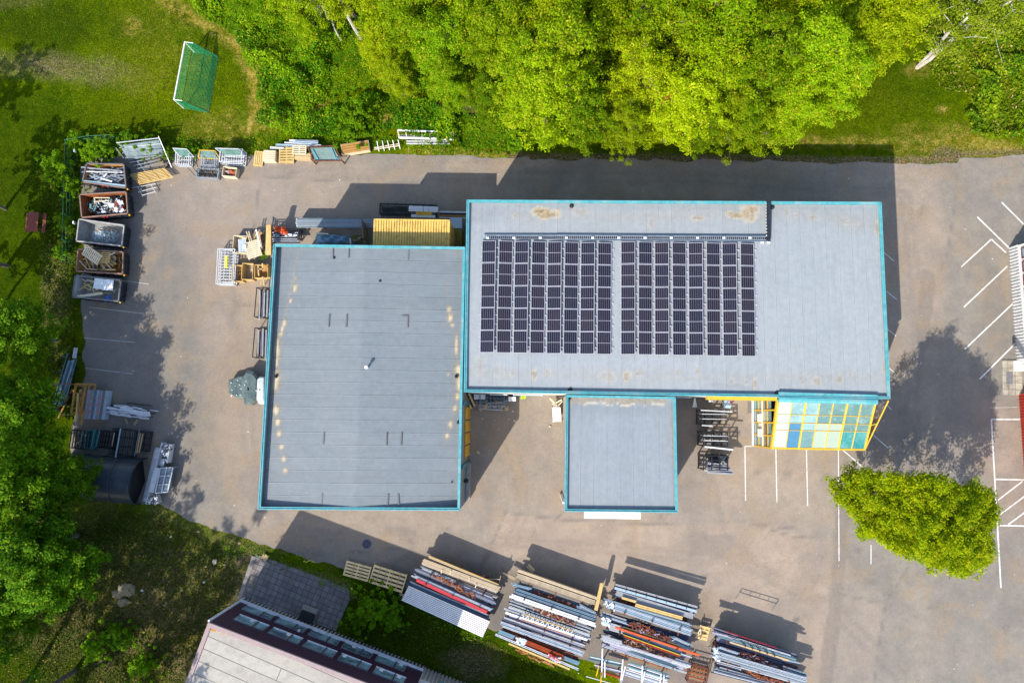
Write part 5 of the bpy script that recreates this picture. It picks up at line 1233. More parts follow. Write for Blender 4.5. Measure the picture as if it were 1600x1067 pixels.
SK = [('black skip with rusty inside holding long grey metal bars, topmost of the row', [(135.3, 256), (193.3, 256.8), (196.6, 293.5), (129, 284)], M_SKB, M_SKR2, 0),
      ('orange-rusty skip full of broken windows and metal scrap, second from the top', [(124.5, 304.2), (197, 300), (199.5, 333.7), (127.8, 340)], M_SKB, M_SKR, 1),
      ('grey skip partly filled with shattered glass, middle of the row', [(123.4, 342.7), (194, 352.3), (190.2, 384.3), (119.4, 376.7)], M_SKB, M_SKG, 2),
      ('brown rusty skip filled with pallets and waste wood, fourth from the top', [(122, 389.8), (192.3, 394), (191.4, 427.8), (118.7, 423.6)], M_SKB, M_SKR2, 1),
      ('pale skip with yellow strips and white boards, lowest of the row', [(117.8, 430.6), (188.6, 438), (184.8, 470.5), (113, 463.4)], M_SKB, M_SKW, 0)]
for lab, rim, mo, mi, sg in SK: skip(lab, rim, mo, mi, sign=sg)
zA = zm(8.889, 110, 190); zB_ = zm(11.858, 100, 300); zC = zm(10.667, 100, 380)
def zb(zf, a, b_, z, wd, h, mat, name, label, cat, z2=None, group=None, prof='beam'):
    mb = MB(); A, B = P(*zf(*a), z), P(*zf(*b_), z if z2 is None else z2)
    {'beam': lambda: mb.beam(A, B, wd, h), 'chan': lambda: mb.chan(A, B, wd, h), 'ib': lambda: mb.ibeam(A, B, wd, h), 'tube': lambda: mb.cyl(A, B, wd/2, 8)}[prof]()
    return solo(mb, name, mat, label, cat, group)
tangle('metal_scrap', [zA(*p) for p in [(290, 700), (720, 660), (740, 880), (300, 850)]], .5, 1.2, 130, 1.9, .06, [M_GRYB, M_STEEL, M_DKST, M_LBL, M_GRYB], 'tangle of grey metal profiles inside the black skip', 'scrap metal', 21, R(-3), .35)
for i, (a, b_, w_, mt, lab) in enumerate([((150, 635), (720, 690), .10, M_GRYB, 'long grey metal bar, uppermost, sticking out of the black skip'), ((195, 695), (720, 710), .07, M_WBAR, 'thin whitish bar lying across the black skip'), ((165, 825), (770, 895), .16, M_LBL, 'thick blue-grey bar along the lower rim of the black skip'),
                             ((350, 845), (720, 690), .06, M_GRYB, 'grey bar lying diagonally in the black skip'), ((465, 770), (505, 725), .12, M_WBAR, 'short bright white piece in the middle of the black skip'), ((420, 790), (580, 835), .12, M_WBAR, 'whitish sheet strip in the black skip')]):
    zb(zA, a, b_, 1.35+.03*i, w_, .06, mt, 'metal_bar', lab, 'metal bar', prof='beam')
tangle('window_scrap', [zB_(*p) for p in [(470, 200), (850, 130), (1120, 100), (1150, 400), (500, 430)]], .4, 1.15, 150, .8, .09, [M_DKST, M_TEALB, M_WBAR, M_BRN, M_LBL, M_DKST], 'heap of broken windows and dark scrap in the orange skip', 'scrap', 22, None)
tangle('white_scrap', [zB_(*p) for p in [(880, 140), (1110, 110), (1150, 380), (900, 400)]], .9, 1.3, 60, .5, .16, [M_WBAR, M_LBL, M_WBAR, M_REDBR], 'pale blue and white rubbish at the right end of the orange skip', 'rubbish', 23, None)
t = thing('window_frame', 'wooden frame lying on the scrap in the orange skip', 'window frame', P(*zB_(700, 140), 1.1))
for a, b_ in (((550, 110), (850, 110)), ((580, 180), (840, 160)), ((555, 110), (580, 185))):
    mb = MB(); mb.beam(P(*zB_(*a), 1.2), P(*zB_(*b_), 1.2), .07, .05); mb.build('frame_bar', M_WOODW, t)
rs = np.random.RandomState(3); mb = MB(); c0 = P(*zB_(780, 820), .2)
for k in range(900):
    a, r = rs.uniform(0, 6.28), rs.uniform(0, 1)**.6; x = c0.x+math.cos(a)*r*1.25; y = c0.y+math.sin(a)*r*.75; z = .25+.75*(1-r)*1.0+rs.uniform(0, .08); s = rs.uniform(.03, .09)
    mb.box((x, y, z), (s, s*rs.uniform(.5, 1), .015), rs.uniform(0, 3), mi=rs.choice([0, 0, 1, 2]) if y < c0.y+.35 else rs.choice([2, 3, 3]), tilt=('X', rs.uniform(-.7, .7)))
solo(mb, 'broken_glass', [glassmat('glass_shards', (.30, .50, .56), .1, None, .3), M_LBL, M_WHITE, M_WOODG], 'heap of pale blue broken glass in the grey skip', 'broken glass', kind='stuff')
tangle('waste_wood', [zC(*p) for p in [(260, 300), (740, 160), (960, 180), (950, 480), (300, 440)]], .3, 1.1, 70, 1.1, .10, [M_WOOD, M_WOODO, M_WOODG, M_WOODY, M_BRN], 'jumble of waste wood in the brown skip', 'waste wood', 24, None)
pallet('white-boarded pallet tilted up on the waste wood skip', *zC(480, 200), 1.7, .95, ang(280, 190)+0, 1.55, M_WOODW, 10, alongx=False, tilt=(R(10), 0))
pallet('yellow pallet lying flat under the white one in the wood skip', *zC(650, 230), 1.4, 1.1, R(-3), 1.2, M_WOODY, 7)
for a, b_, lab in (((260, 290), (380, 430), 'pinkish board leaning at the left in the wood skip'), ((380, 430), (700, 450), 'pinkish board along the lower edge of the wood skip'), ((700, 330), (800, 440), 'pinkish board at the middle of the wood skip'), ((560, 440), (860, 445), 'yellow board on the lower edge of the wood skip'), ((760, 200), (850, 160), 'short white stick at the top of the wood skip')):
    zb(zC, a, b_, 1.5, .09, .06, M_WOODW if 'white' in lab else (M_WOODY if 'yellow' in lab else M_WOODG), 'board', lab, 'board')
tangle('yellow_strips', [zC(*p) for p in [(300, 600), (520, 600), (900, 740), (880, 900), (560, 830), (330, 760)]], .8, 1.35, 60, 1.1, .05, [pm('yellow_strip', (.65, .52, .12), .6), M_WOODW, M_WOODY, pm('blue_plastic', (.02, .09, .35), .5), M_NAVY], 'bent yellow strips and scraps in the pale skip', 'rubbish', 25, R(-15), .5)
for a, b_, w_, lab in (((500, 665), (640, 680), .95, 'left white board lying on the yellow strips in the pale skip'), ((640, 690), (820, 700), .95, 'right white board lying on the yellow strips in the pale skip'), ((220, 890), (640, 835), .22, 'long curved beige panel at the front of the pale skip')):
    zb(zC, a, b_, 1.45, w_, .03, M_WHITE if 'white' in lab else M_WOODW, 'board', lab, 'board')
mb = MB(); q = P(*zC(750, 920), 1.35)
for k in range(14): mb.box(q+Vector((rs.normal()*.16, rs.normal()*.12, rs.uniform(0, .1))), (.25, .12, .02), rs.uniform(0, 3), tilt=('X', rs.normal()*.5))
solo(mb, 'blue_bag', pm('blue_sheet', (.02, .10, .38), .4), 'crumpled blue plastic bag at the front corner of the pale skip', 'plastic bag')
# wire fence beside the skips
fc = thing('wire_fence', 'thin green wire fence outside the row of skips at the left', 'fence', P(115, 300, 0))
fp = [(113, 412), (113, 380), (114, 340), (115, 300), (116, 262), (117, 228), (150, 222), (190, 220)]
for x, y in fp:
    mb = MB(); q = P(x, y, 0); mb.cyl(q, q+Vector((0, 0, 1.6)), .035, 6); mb.build('post', M_GRN, fc)
mb = MB()
for a, b_ in zip(fp[:-1], fp[1:]):
    for z in (.05, .55, 1.05, 1.55): mb.cyl(P(*a)+Vector((0, 0, z)), P(*b_)+Vector((0, 0, z)), .018, 4)
mb.build('wire', M_GRN, fc)
for x, y in ((115.5, 348), (117, 236)):
    mb = MB(); q = P(x, y, 1.3); mb.box(q, (.1, .22, .3)); mb.build('sign_plate', M_WHITE, fc)
# ---------------------------------------------------------------- picnic table
pt_ = thing('picnic_table', 'red-brown wooden picnic table on the dark grass at the left', 'picnic table', P(62.5, 350, 0), R(-2))
mb = MB()
for i in range(5): mb.box((-.34+.17*i-.12, 0, .75), (.155, 1.75, .045))
mb.build('table_top', M_REDBR, pt_, local=True)
for s, x in ((-1, -.86), (1, .66)):
    mb = MB()
    for k in range(2): mb.box((x+.15*k-.07, 0, .45), (.135, 1.75, .045))
    mb.build('bench_seat', M_REDBR, pt_, local=True)
for y in (-.6, .6):
    mb = MB(); mb.beam((-.95, y, .4), (.75, y, .4), .05, .1); mb.build('cross_beam', M_REDBR, pt_, local=True)
    for s in (-1, 1):
        mb = MB(); mb.beam((-.1+s*.62, y+.06, 0), (-.1+s*.2, y+.06, .73), .05, .1); mb.build('leg', M_REDBR, pt_, local=True)
# ---------------------------------------------------------------- football goal
gl = thing('football_goal', 'small white-framed football goal with green net on the lawn', 'football goal', P(306, 130, 0))
hG = 2.0; A, B = P(289, 66, hG), P(272, 156, hG); A0_, B0_ = Vector((A.x, A.y, 0)), Vector((B.x, B.y, 0))
dn = (B-A).normalized(); bk = Vector((-dn.y, dn.x, 0)); 
if bk.x < 0: bk = -bk
A1, B1 = A+bk*.75, B+bk*.75; A2, B2 = P(341, 89, 0), P(326, 176, 0)
mb = MB(); mb.cyl(A, B, .07, 10); mb.build('crossbar', M_WHITE, gl)
for a, b_ in ((A0_, A), (B0_, B)):
    mb = MB(); mb.cyl(a, b_, .06, 10); mb.build('post', M_WHITE, gl)
for a, b_ in ((A, A1), (B, B1)): mb = MB(); mb.cyl(a, b_, .035, 6); mb.build('net_arm', M_WHITE, gl)
for a, b_ in ((A1, A2), (B1, B2), (A0_, A2), (B0_, B2), (A2, B2)): mb = MB(); mb.cyl(a+Vector((0, 0, .02)), b_+Vector((0, 0, .02)), .022, 6); mb.build('frame_tube', M_GRN, gl)
mb = MB()
def netq(a, b_, c, d, nu, nv):
    for i in range(nu+1): mb.beam(lerp(a, b_, i/nu), lerp(d, c, i/nu), .016, .008)
    for j in range(nv+1): mb.beam(lerp(a, d, j/nv), lerp(b_, c, j/nv), .016, .008)
netq(A, B, B1, A1, 40, 6); netq(A1, B1, B2, A2, 40, 20); netq(A0_, A, A1, A2, 12, 16); netq(B0_, B, B1, B2, 12, 16)
mb.build('net', pm('green_net', (.012, .34, .12), .6, bump=0), gl)
# ---------------------------------------------------------------- objects along the upper edge
zq = zm(5.333, 0, 200); zr = zm(6.957, 250, 200); zs = zm(8.889, 380, 200)
# glass rack at the upper left
gr = thing('glass_rack', 'large steel A-frame rack with glass sheets under the shrub at the upper left', 'glass rack', P(228, 240, 0))
for k in range(4):
    a, b_ = zq(975+k*18, 150+k*14), zq(1370+k*6, 95+k*30)
    mb = MB(); x0, y0 = zq(970+k*25, 125+k*42); x1, y1 = zq(1330+k*12, 85+k*48); mb.beam(P(x0, y0, 1.9-.35*k), P(x1, y1, 1.9-.35*k), .06, .06); mb.build('rail', M_STEELW if k < 2 else M_STEEL, gr)
for x0, y0, x1, y1 in ((965, 165, 1060, 290), (990, 130, 1075, 270), (1010, 150, 1090, 250), (1320, 70, 1430, 330)):
    mb = MB(); mb.beam(P(*zq(x0, y0), 1.9), P(*zq(x1, y1), .3), .05, .05); mb.build('post', M_STEEL, gr)
mb = MB(); mb.add([P(*zq(1000, 145), 1.8), P(*zq(1320, 100), 1.8), P(*zq(1370, 220), .6), P(*zq(1070, 270), .6)], [(0, 1, 2, 3)]); mb.build('glass_sheet', glassmat('dusty_glass', (.13, .18, .19), .12, (.26, .31, .32), .5, 3), gr)
for k in range(3):
    mb = MB(); mb.beam(P(*zq(1080+30*k, 290+26*k), .5), P(*zq(1300, 250+26*k), .5), .06, .05); mb.beam(P(*zq(1140+20*k, 275+26*k), .48), P(*zq(1180+20*k, 320+26*k), .48), .05, .05); mb.build('lower_rail', M_STEEL, gr)
tangle('black_scrap', [zq(*p) for p in [(1350, 240), (1400, 225), (1445, 320), (1380, 335)]], .1, .6, 40, .5, .12, [M_DKST, M_DKST, M_BRN], 'dark crumpled sheet beside the glass rack', 'scrap', 31)
# yellow lattice
yl = thing('yellow_lattice', 'large yellow slatted wooden lattice lying below the glass rack', 'wooden lattice', P(236, 275, 0))
c4 = [P(*zq(*p), .55) for p in ((1075, 392), (1375, 338), (1445, 410), (1160, 470))]
mb = MB()
for j in range(8): mb.beam(lerp(c4[0], c4[3], j/7), lerp(c4[1], c4[2], j/7), .075, .03)
mb.build('slat', M_WOODY, yl); 
for i in (.10, .36, .63, .88): mb = MB(); mb.beam(lerp(c4[0], c4[1], i)+Vector((0, 0, .035)), lerp(c4[3], c4[2], i)+Vector((0, 0, .035)), .09, .03); mb.build('cross_bar', pm('mustard_timber', (.50, .30, .06), .8), yl)
for i in (.1, .88): mb = MB(); mb.beam(lerp(c4[0], c4[1], i)-Vector((0, 0, .02)), lerp(c4[0], c4[1], i)-Vector((0, 0, .55)), .08, .08); mb.build('leg', M_WOODY, yl)
sf = thing('tube_trestle', 'light steel tube frame on the asphalt below the yellow lattice', 'steel frame', P(226, 297, 0))
for a, b_ in (((1100, 500), (1300, 465)), ((1150, 535), (1300, 495)), ((1150, 495), (1190, 570)), ((1260, 475), (1300, 545)), ((1190, 560), (1300, 530)), ((1170, 500), (1180, 520))):
    mb = MB(); mb.cyl(P(*zq(*a), .35), P(*zq(*b_), .35), .03, 6); mb.build('tube', M_STEELW, sf)
mb = MB()
for a in ((1150, 535), (1300, 495), (1190, 560), (1300, 530)): q = P(*zq(*a), .35); mb.cyl(q, q-Vector((0, 0, .35)), .025, 5)
mb.build('foot', M_STEELW, sf)
# row of cages
cage('steel cage with bars, first from the left behind the asphalt edge', *zr(290, 365), 1.25, 1.15, .9, R(-1), M_STEELW, 6, 2, name='steel_cage', levels=(.12, .5))
cage('steel cage with pale rails, second from the left', *zr(570, 385), 1.25, .95, .9, R(-2), M_STEEL, 7, 2, levels=(.12, .5))
cage('large steel cage, third from the left, nearest the pallets', *zr(825, 345), 2.0, 1.25, 1.2, R(-3), M_STEELW, 9, 4, levels=(.12, .7))
def leanrack(label, pts, z0, z1, mat, glass, name='glass_trolley'):
    t = thing(name, label, 'glass rack', P(*pts[0], 0)); a, b_, c, d = [P(*p, z) for p, z in zip(pts, (z1, z1, z0, z0))]
    for q, r_ in ((a, b_), (b_, c), (c, d), (d, a)): mb = MB(); mb.beam(q, r_, .06, .06); mb.build('frame_bar', mat, t)
    for q in (a, b_): mb = MB(); mb.beam(q-Vector((0, 0, .04)), Vector((q.x, q.y, 0)), .05, .05); mb.build('post', mat, t)
    mb = MB(); mb.add([lerp(a, c, .06), lerp(b_, d, .06), lerp(c, a, .06), lerp(d, b_, .06)], [(0, 1, 2, 3)]); mb.build('glass_sheet', glass, t); return t
GDK = glassmat('green_tinted_glass', (.06, .14, .12), .1, (.12, .22, .20), .3, 3)
leanrack('glass trolley leaning behind the first steel cage', [zr(*p) for p in ((140, 222), (290, 232), (370, 318), (215, 312))], .6, 1.3, M_STEELW, GDK)
leanrack('glass trolley with yellow top corners behind the second steel cage', [zr(*p) for p in ((430, 242), (595, 250), (655, 340), (420, 330))], .5, 1.3, M_YEL, GDK)
leanrack('glass trolley with yellow corner above the largest steel cage', [zr(*p) for p in ((600, 222), (855, 230), (935, 305), (700, 300))], .8, 1.5, M_STEELW, GDK)
zig = cage('low dark steel rack with slanting bars below the second cage', *zr(540, 510), 2.0, .9, .5, R(-4), M_STEEL, 6, 2, levels=(.1, .35), name='steel_rack', mesh=M_DKST)
mb = MB()
for i in range(7): mb.beam(P(*zr(300+60*i, 432), .75), P(*zr(410+45*i, 545), .2), .05, .05)
solo(mb, 'slanted_bars', M_DKST, 'row of dark slanting bars leaning on the low steel rack', 'metal bars')
crate('open wooden box with orange inside below the largest cage', *zr(790, 505), 1.25, .85, .8, R(-6), M_WOODW, M_RUSTO, n=3)
tangle('orange_scraps', [zr(*p) for p in [(730, 470), (850, 470), (850, 530), (730, 520)]], .3, .6, 25, .5, .07, [M_ORG, M_RUSTO, M_WOODW, M_PURP], 'orange scraps inside the small wooden box', 'scraps', 33)
pallet('yellow pallet standing first in the upper row of pallets', *zr(1080, 340), 1.35, .82, R(86), .0, M_WOODY, 5, h=.2)
crate('whitish boarded box, second in the upper row of pallets', *zr(1213, 325), 1.1, 1.0, .6, R(-2), M_WOODW, lid=True, n=5)
for k in range(3): pallet(f"latticed pallet, {['bottom','middle','top'][k]} of the stack left of the rust-framed rack", *zs(615-4*k, 380-8*k), 1.35, 1.6, R(-1.5+k), .0+k*.16, M_WOODY, 7, group='stacked latticed pallets')
crate('flat wooden box leaning right of the latticed pallets', *zs(850, 415), 1.5, .62, .45, R(-3), M_WOOD, lid=True, n=2)
pallet('pale slatted pallet above the flat wooden box', *zs(785, 310), 1.25, .85, R(-1), .5, M_WOODW, 5)
rr = thing('framed_glass_bin', 'rust-red framed tray with green glass and teal straps beside the wooden boxes', 'glass rack', P(508, 240, 0))
c4 = [P(*zs(*p), .9) for p in ((895, 265), (1265, 250), (1375, 455), (975, 460))]
for a, b_ in zip(c4, c4[1:]+c4[:1]): mb = MB(); mb.beam(a, b_, .08, .1); mb.build('frame_bar', M_RUST, rr)
mb = MB(); mb.hexa([lerp(q, c4[(i+2) % 4], .06)-Vector((0, 0, .3)) for i, q in enumerate(c4)][::-1]+[lerp(q, c4[(i+2) % 4], .06)-Vector((0, 0, .08)) for i, q in enumerate(c4)][::-1]); mb.build('glass_stack', glassmat('grey_green_glass', (.16, .24, .21), .12, (.22, .30, .27), .3, 2), rr)
for a, b_ in (((960, 300), (1040, 440)), ((1225, 290), (1290, 440)), ((1290, 410), (1330, 440))): mb = MB(); mb.beam(P(*zs(*a), .9), P(*zs(*b_), .9), .10, .03); mb.build('strap', M_TEAL, rr)
for q in c4: mb = MB(); mb.beam(q-Vector((0, 0, .06)), Vector((q.x, q.y, 0)), .09, .09); mb.build('post', M_RUST, rr)
for i, (a, b_, mt) in enumerate((((570, 210), (1080, 245), M_WBAR), ((640, 178), (1040, 190), M_WBAR), ((450, 235), (980, 262), M_LBL), ((370, 275), (560, 285), M_WBAR), ((700, 195), (1040, 212), M_LBL))):
    zb(zs, a, b_, .5+.04*i, .16, .1, mt, 'metal_profile', f"{['white','white','blue-grey','white','blue-grey'][i]} long profile in the grass behind the pallets, {ordn(i)} counted by position", 'metal profile', prof='chan')
zt4 = zm(4, 400, 0)
crate('long pale packing case with open planks right of the rust-framed tray', *zt4(628, 935), 2.5, .95, .55, R(9), M_WOODW, M_WOODO, n=4, lid=True)
zb(zt4, (560, 895), (665, 880), .2, .12, .1, M_DKST, 'metal_profile', 'dark bar on the grass behind the long packing case', 'metal profile')
cb = thing('comb_rack', 'white metal comb-like rack with upright arms beside the road', 'steel rack', P(*zt4(820, 910), 0))
for y0, y1 in ((925, 900), (935, 912)): mb = MB(); mb.beam(P(*zt4(738, y0), .35), P(*zt4(895, y1), .35), .07, .07); mb.build('base_bar', M_WOODW, cb)
for k in range(5):
    mb = MB(); x = 755+k*33; mb.beam(P(*zt4(x, 882-2*k), .9), P(*zt4(x+14, 948-4*k), .15), .06, .06); mb.build('arm', M_WBAR, cb)
tr_ = thing('white_truss', 'long white steel ladder truss lying at the edge of the undergrowth', 'steel truss', P(*zt4(1060, 845), 0))
T1a, T1b, T2a, T2b = P(*zt4(885, 815), .75), P(*zt4(1235, 830), .75), P(*zt4(893, 862), .75), P(*zt4(1235, 872), .75)
mb = MB(); mb.beam(T1a, T1b, .13, .12); mb.build('chord', M_WBAR, tr_); mb = MB(); mb.beam(T2a, T2b, .16, .12); mb.build('chord', M_WBAR, tr_)
mb = MB(); mb.beam(lerp(T1a, T2a, .5)-Vector((0, 0, .3)), lerp(T1b, T2b, .5)-Vector((0, 0, .3)), .09, .09); mb.build('lower_chord', M_WBAR, tr_)
for k in range(8): mb = MB(); f = k/7; mb.beam(lerp(T1a, T1b, f)-Vector((0, 0, .05)), lerp(T2a, T2b, f+.0)-Vector((0, 0, .05)), .09, .07); mb.build('rung', M_WOODW, tr_)
mb = MB(); mb.beam(T1b-Vector((.1, 0, .1)), T2b-Vector((.1, 0, .1)), .35, .08); mb.build('end_plate', M_RUST, tr_)
for k, y in enumerate((884, 899)): zb(zt4, (940, y), (1210, y), .25, .10, .08, M_WBAR, 'metal_profile', f"{['upper','lower'][k]} thin white bar below the white ladder truss", 'metal profile', prof='chan')
# ---------------------------------------------------------------- behind the west hall
def container(label, x0, y0, x1, y1, z0, H, mat, mat2, fade=None):
    a, b_ = P(x0, y0, z0+H), P(x1, y1, z0+H); L = (b_-a).length; d = (b_-a).normalized(); n = Vector((d.y, -d.x, 0)); W = 2.44
    c = (a+b_)/2+n*W/2; c.z = z0; t = thing('shipping_container', label, 'container', c, math.atan2(d.y, d.x), 'shipping containers')
    mb = MB(); k = int(L/.21)
    for i in range(k):
        x = -L/2+(i+.5)*L/k; mb.box((x, 0, H-.04), (L/k*.5, W-.16, .08)); mb.box((x, 0, H-.10), (L/k, W-.16, .03))
    mb.build('roof', mat, t, local=True)
    for s in (-1, 1):
        mb = MB()
        for i in range(k): x = -L/2+(i+.5)*L/k; mb.box((x, s*(W/2-.05), H/2), (L/k*.55, .06, H-.2)); mb.box((x, s*(W/2-.09), H/2), (L/k, .03, H-.2))
        mb.build('side_wall', mat, t, local=True)
    for s, nm in ((-1, 'door'), (1, 'end_wall')):
        mb = MB(); mb.box((s*(L/2-.04), 0, H/2), (.05, W-.2, H-.2))
        for q in (-.7, -.25, .25, .7): mb.cyl((s*(L/2+.0), q, .15), (s*(L/2+.0), q, H-.15), .02, 5)
        mb.build(nm, mat, t, local=True)
    for sx in (-1, 1):
        for sy in (-1, 1): mb = MB(); mb.box((sx*(L/2-.08), sy*(W/2-.08), H/2), (.16, .16, H+.01)); mb.build('corner_post', mat2, t, local=True)
    mb = MB()
    for s in (-1, 1): mb.box((0, s*(W/2-.04), H-.04), (L-.32, .08, .1)); mb.box((s*(L/2-.05), 0, H-.04), (.1, W-.32, .1)); mb.box((0, s*(W/2-.04), .06), (L-.32, .08, .12))
    mb.build('top_rail', mat, t, local=True)
    return t
M_CY = pm('container_yellow', (.70, .48, .12), .55, var=.12, dirt=(.30, .12, .04), dirtamt=.6, dsc=1.7); M_CY2 = pm('container_yellow_rusty', (.60, .36, .10), .6, var=.2, dirt=(.25, .06, .02), dirtamt=.9, dsc=3)
container('upper yellow rust-spotted shipping container behind the left warehouse', 584, 342, 703, 343.5, 2.9, 2.9, M_CY, M_CY2)
a = P(584, 342, 5.8); b_ = P(703, 343.5, 5.8); 
def unproj(v, z): 
    x, y = toPX(np.array([v.x]), np.array([v.y]), z); return float(x[0]), float(y[0])
pa, pb = unproj(a, 2.9), unproj(b_, 2.9)
container('lower yellow shipping container carrying the upper one behind the left warehouse', pa[0], pa[1], pb[0], pb[1], 0, 2.9, M_CY, M_CY2)
# long silver profiles
zc5 = zm(5.333, 440, 310)
for i in range(7):
    y = 175+i*10; zb(zc5, (118+rnd.random()*8-(6 if i == 3 else 0), y), (765, y+4+i*.5), 1.15, .145, .22, [M_LBL, M_STEELW][i % 2], 'roof_profile', f"long silver-blue trapezoid profile, {ordn(i)} from the top in the stack left of the yellow container", 'metal profile', prof='chan', group='silver profiles behind the left warehouse')
tres = MB()
for x in (150, 350, 550, 730):
    A, B = P(*zc5(x, 170), .5), P(*zc5(x, 245), .5); tres.beam(A, B, .1, 1.0)
solo(tres, 'timber_bearers', M_WOODG, 'timber bearers under the long silver profiles', 'bearers')
# blue tarpaulin heap
rs = np.random.RandomState(8); mb = MB(); nx_, ny_ = 26, 12; pa_, pb_, pc_, pd_ = [P(*zc5(*p), .0) for p in ((285, 300), (620, 315), (655, 400), (290, 400))]
for j in range(ny_):
    for i in range(nx_):
        u, v = i/(nx_-1), j/(ny_-1); q = lerp(lerp(pa_, pb_, u), lerp(pd_, pc_, u), v); e = min(u, 1-u, v, 1-v)*5
        z = 1.1*min(1, e+.05)*(1-.35*u)+.12*math.sin(u*23+v*9)+.10*math.sin(u*11-v*17)+rs.normal()*.03; mb.v.append((q.x, q.y, max(.02, z)))
for j in range(ny_-1):
    for i in range(nx_-1): k = j*nx_+i; mb.f.append((k, k+1, k+nx_+1, k+nx_)); mb.m.append(0)
solo(mb, 'blue_tarpaulin', pm('blue_tarp', (.16, .30, .40), .45, var=.2), 'light blue tarpaulin draped over a heap behind the left warehouse', 'tarpaulin', smooth=True)
zb(zc5, (290, 290), (390, 298), 1.2, .12, .06, M_WOODW, 'board', 'short pale board on the blue tarpaulin', 'board'); zb(zc5, (570, 330), (575, 380), 1.2, .12, .06, M_WOODW, 'board', 'upright pale board at the right end of the blue tarpaulin', 'board')
tangle('mossy_timber', [zc5(*p) for p in [(560, 320), (690, 320), (690, 385), (600, 370)]], .2, .6, 24, 1.2, .12, [pm('mossy_wood', (.14, .13, .03), .9), M_WOODG], 'mossy timber between tarpaulin and yellow container', 'timber', 34, 0, .2)
t = thing('container_door_leaf', 'open brown container door leaf sticking out left of the yellow containers', 'door', P(572, 362, 0))
mb = MB(); mb.beam(P(*zc5(690, 205), 2.7)*1, P(*zc5(755, 215), 2.7), .08, .1); mb.build('top_edge', M_BRN, t)
q0, q1 = P(*zc5(690, 205), 0), P(*zc5(700, 330), 0); mb = MB(); mb.beam(P(*zc5(690, 205), 1.35), P(*zc5(705, 360), 1.35), .08, 2.5); mb.build('leaf', M_BRN, t)
# bundle rack above container
t = cage('dark rack carrying bundled black profiles above the yellow container', *zc5(1070, 118), 5.0, .9, 1.2, R(-2), M_DKST, 8, 2, name='profile_rack', levels=(.3, .9))
for i, (x0, y0, x1, y1, w_, mt, lab) in enumerate([(840, 95, 945, 97, .45, M_DKST, 'black wrapped bundle at the left end of the dark profile rack'), (950, 92, 1050, 97, .45, M_DKST, 'black wrapped bundle, second on the dark profile rack'), (1060, 85, 1180, 90, .5, M_WBAR, 'white bundle on the upper side of the dark profile rack'), (1185, 90, 1305, 95, .5, M_WBAR, 'right white bundle of the dark profile rack'),
                              (1120, 122, 1255, 127, .4, M_YEL, 'yellow bundle on the dark profile rack'), (840, 135, 1060, 135, .3, M_DKST, 'long black bundle along the lower side of the dark profile rack'), (1080, 145, 1280, 152, .25, M_STEELW, 'pale bar below the yellow bundle')]):
    mb = MB(); A, B = P(*zc5(x0, y0), 1.4), P(*zc5(x1, y1), 1.4); n = 4
    for k in range(n): o_ = Vector((0, (k-(n-1)/2)*w_/n, 0)); mb.cyl(A+o_, B+o_, w_/n*.5, 6)
    for f in (.2, .8): c_ = lerp(A, B, f); mb.box(c_, (.06, w_+.04, w_/n+.04))
    solo(mb, 'profile_bundle', mt, lab, 'bundle')
for i, (y0, mt) in enumerate(((112, M_STEELW), (125, M_DKST), (145, M_WOODO), (158, M_STEELW))): zb(zc5, (1315, y0), (1545, y0+6), 1.2-.1*i, .14, .12, mt, 'long_bar', f"{['pale','black','brown','pale'][i]} long bar beside the upper left corner of the solar warehouse, {ordn(i)} from the top", 'bar', prof='chan')
zd = zm(15.24, 690, 330)
mb = MB(); c4 = [P(*zd(*p), 1.6) for p in ((205, 165), (475, 165), (485, 410), (240, 400))]; mb.hexa([Vector((q.x, q.y, 0)) for q in c4[::-1]]+c4[::-1]); mb.hexa([lerp(q, sum(c4, Vector())/4, -.03)+Vector((0, 0, .003)) for q in c4[::-1]]+[lerp(q, sum(c4, Vector())/4, -.03)+Vector((0, 0, .06)) for q in c4[::-1]])
solo(mb, 'grey_cabinet', M_LBL, 'grey flat-topped cabinet between yellow container and solar warehouse', 'cabinet')
t = thing('olive_bin', 'olive-yellow ribbed container below the grey cabinet', 'bin', P(*zd(350, 600), 0))
c4 = [P(*zd(*p), 1.5) for p in ((245, 415), (480, 415), (480, 830), (245, 830))]; M_OLV = pm('olive_yellow', (.22, .19, .02), .6, var=.3); mb = MB(); mb.hexa([Vector((q.x, q.y, 0)) for q in c4[::-1]]+c4[::-1]); mb.build('body', M_OLV, t)
mb = MB()
for k in range(6): f = (k+.5)/6; mb.beam(lerp(c4[0], c4[1], f)+Vector((0, 0, .04)), lerp(c4[3], c4[2], f)+Vector((0, 0, .04)), .10, .07)
mb.build('lid', M_OLV, t); mb = MB(); mb.box(P(*zd(290, 690), 1.6), (.35, .6, .1)); mb.build('hatch', M_WOODG, t)
# ---------------------------------------------------------------- corner cluster at upper left of west hall
zk = zm(8.206, 330, 330)
big = cage('pale grey steel mesh rack standing outermost left of the warehouse corner', *zk(238, 735), 1.55, 3.15, 1.0, R(-1), M_STEELW, 3, 12, levels=(.15, .6), name='mesh_rack')
mb = MB(); mb.box(P(*zk(195, 650), 1.0), (.22, 1.1, .10)); mb.box(P(*zk(195, 650), 1.06), (.1, .9, .04)); solo(mb, 'yellow_bar', pm('lemon_plastic', (.72, .68, .06), .5), 'lemon-yellow bar lying on the pale mesh rack', 'bar')
crate('white wooden box loaded with blue-grey panels at the warehouse corner', *zk(410, 450), 1.2, 1.5, .9, R(-3), M_WOODW, n=3)
for k in range(5): zb(zk, (358+k*20, 362), (362+k*20, 520), 1.0, .11, .12, M_LBL if k % 2 else M_STEELW, 'panel_strip', f"blue-grey panel strip, {ordn(k)} from the left in the white box", 'panel', group='panel strips in the white box')
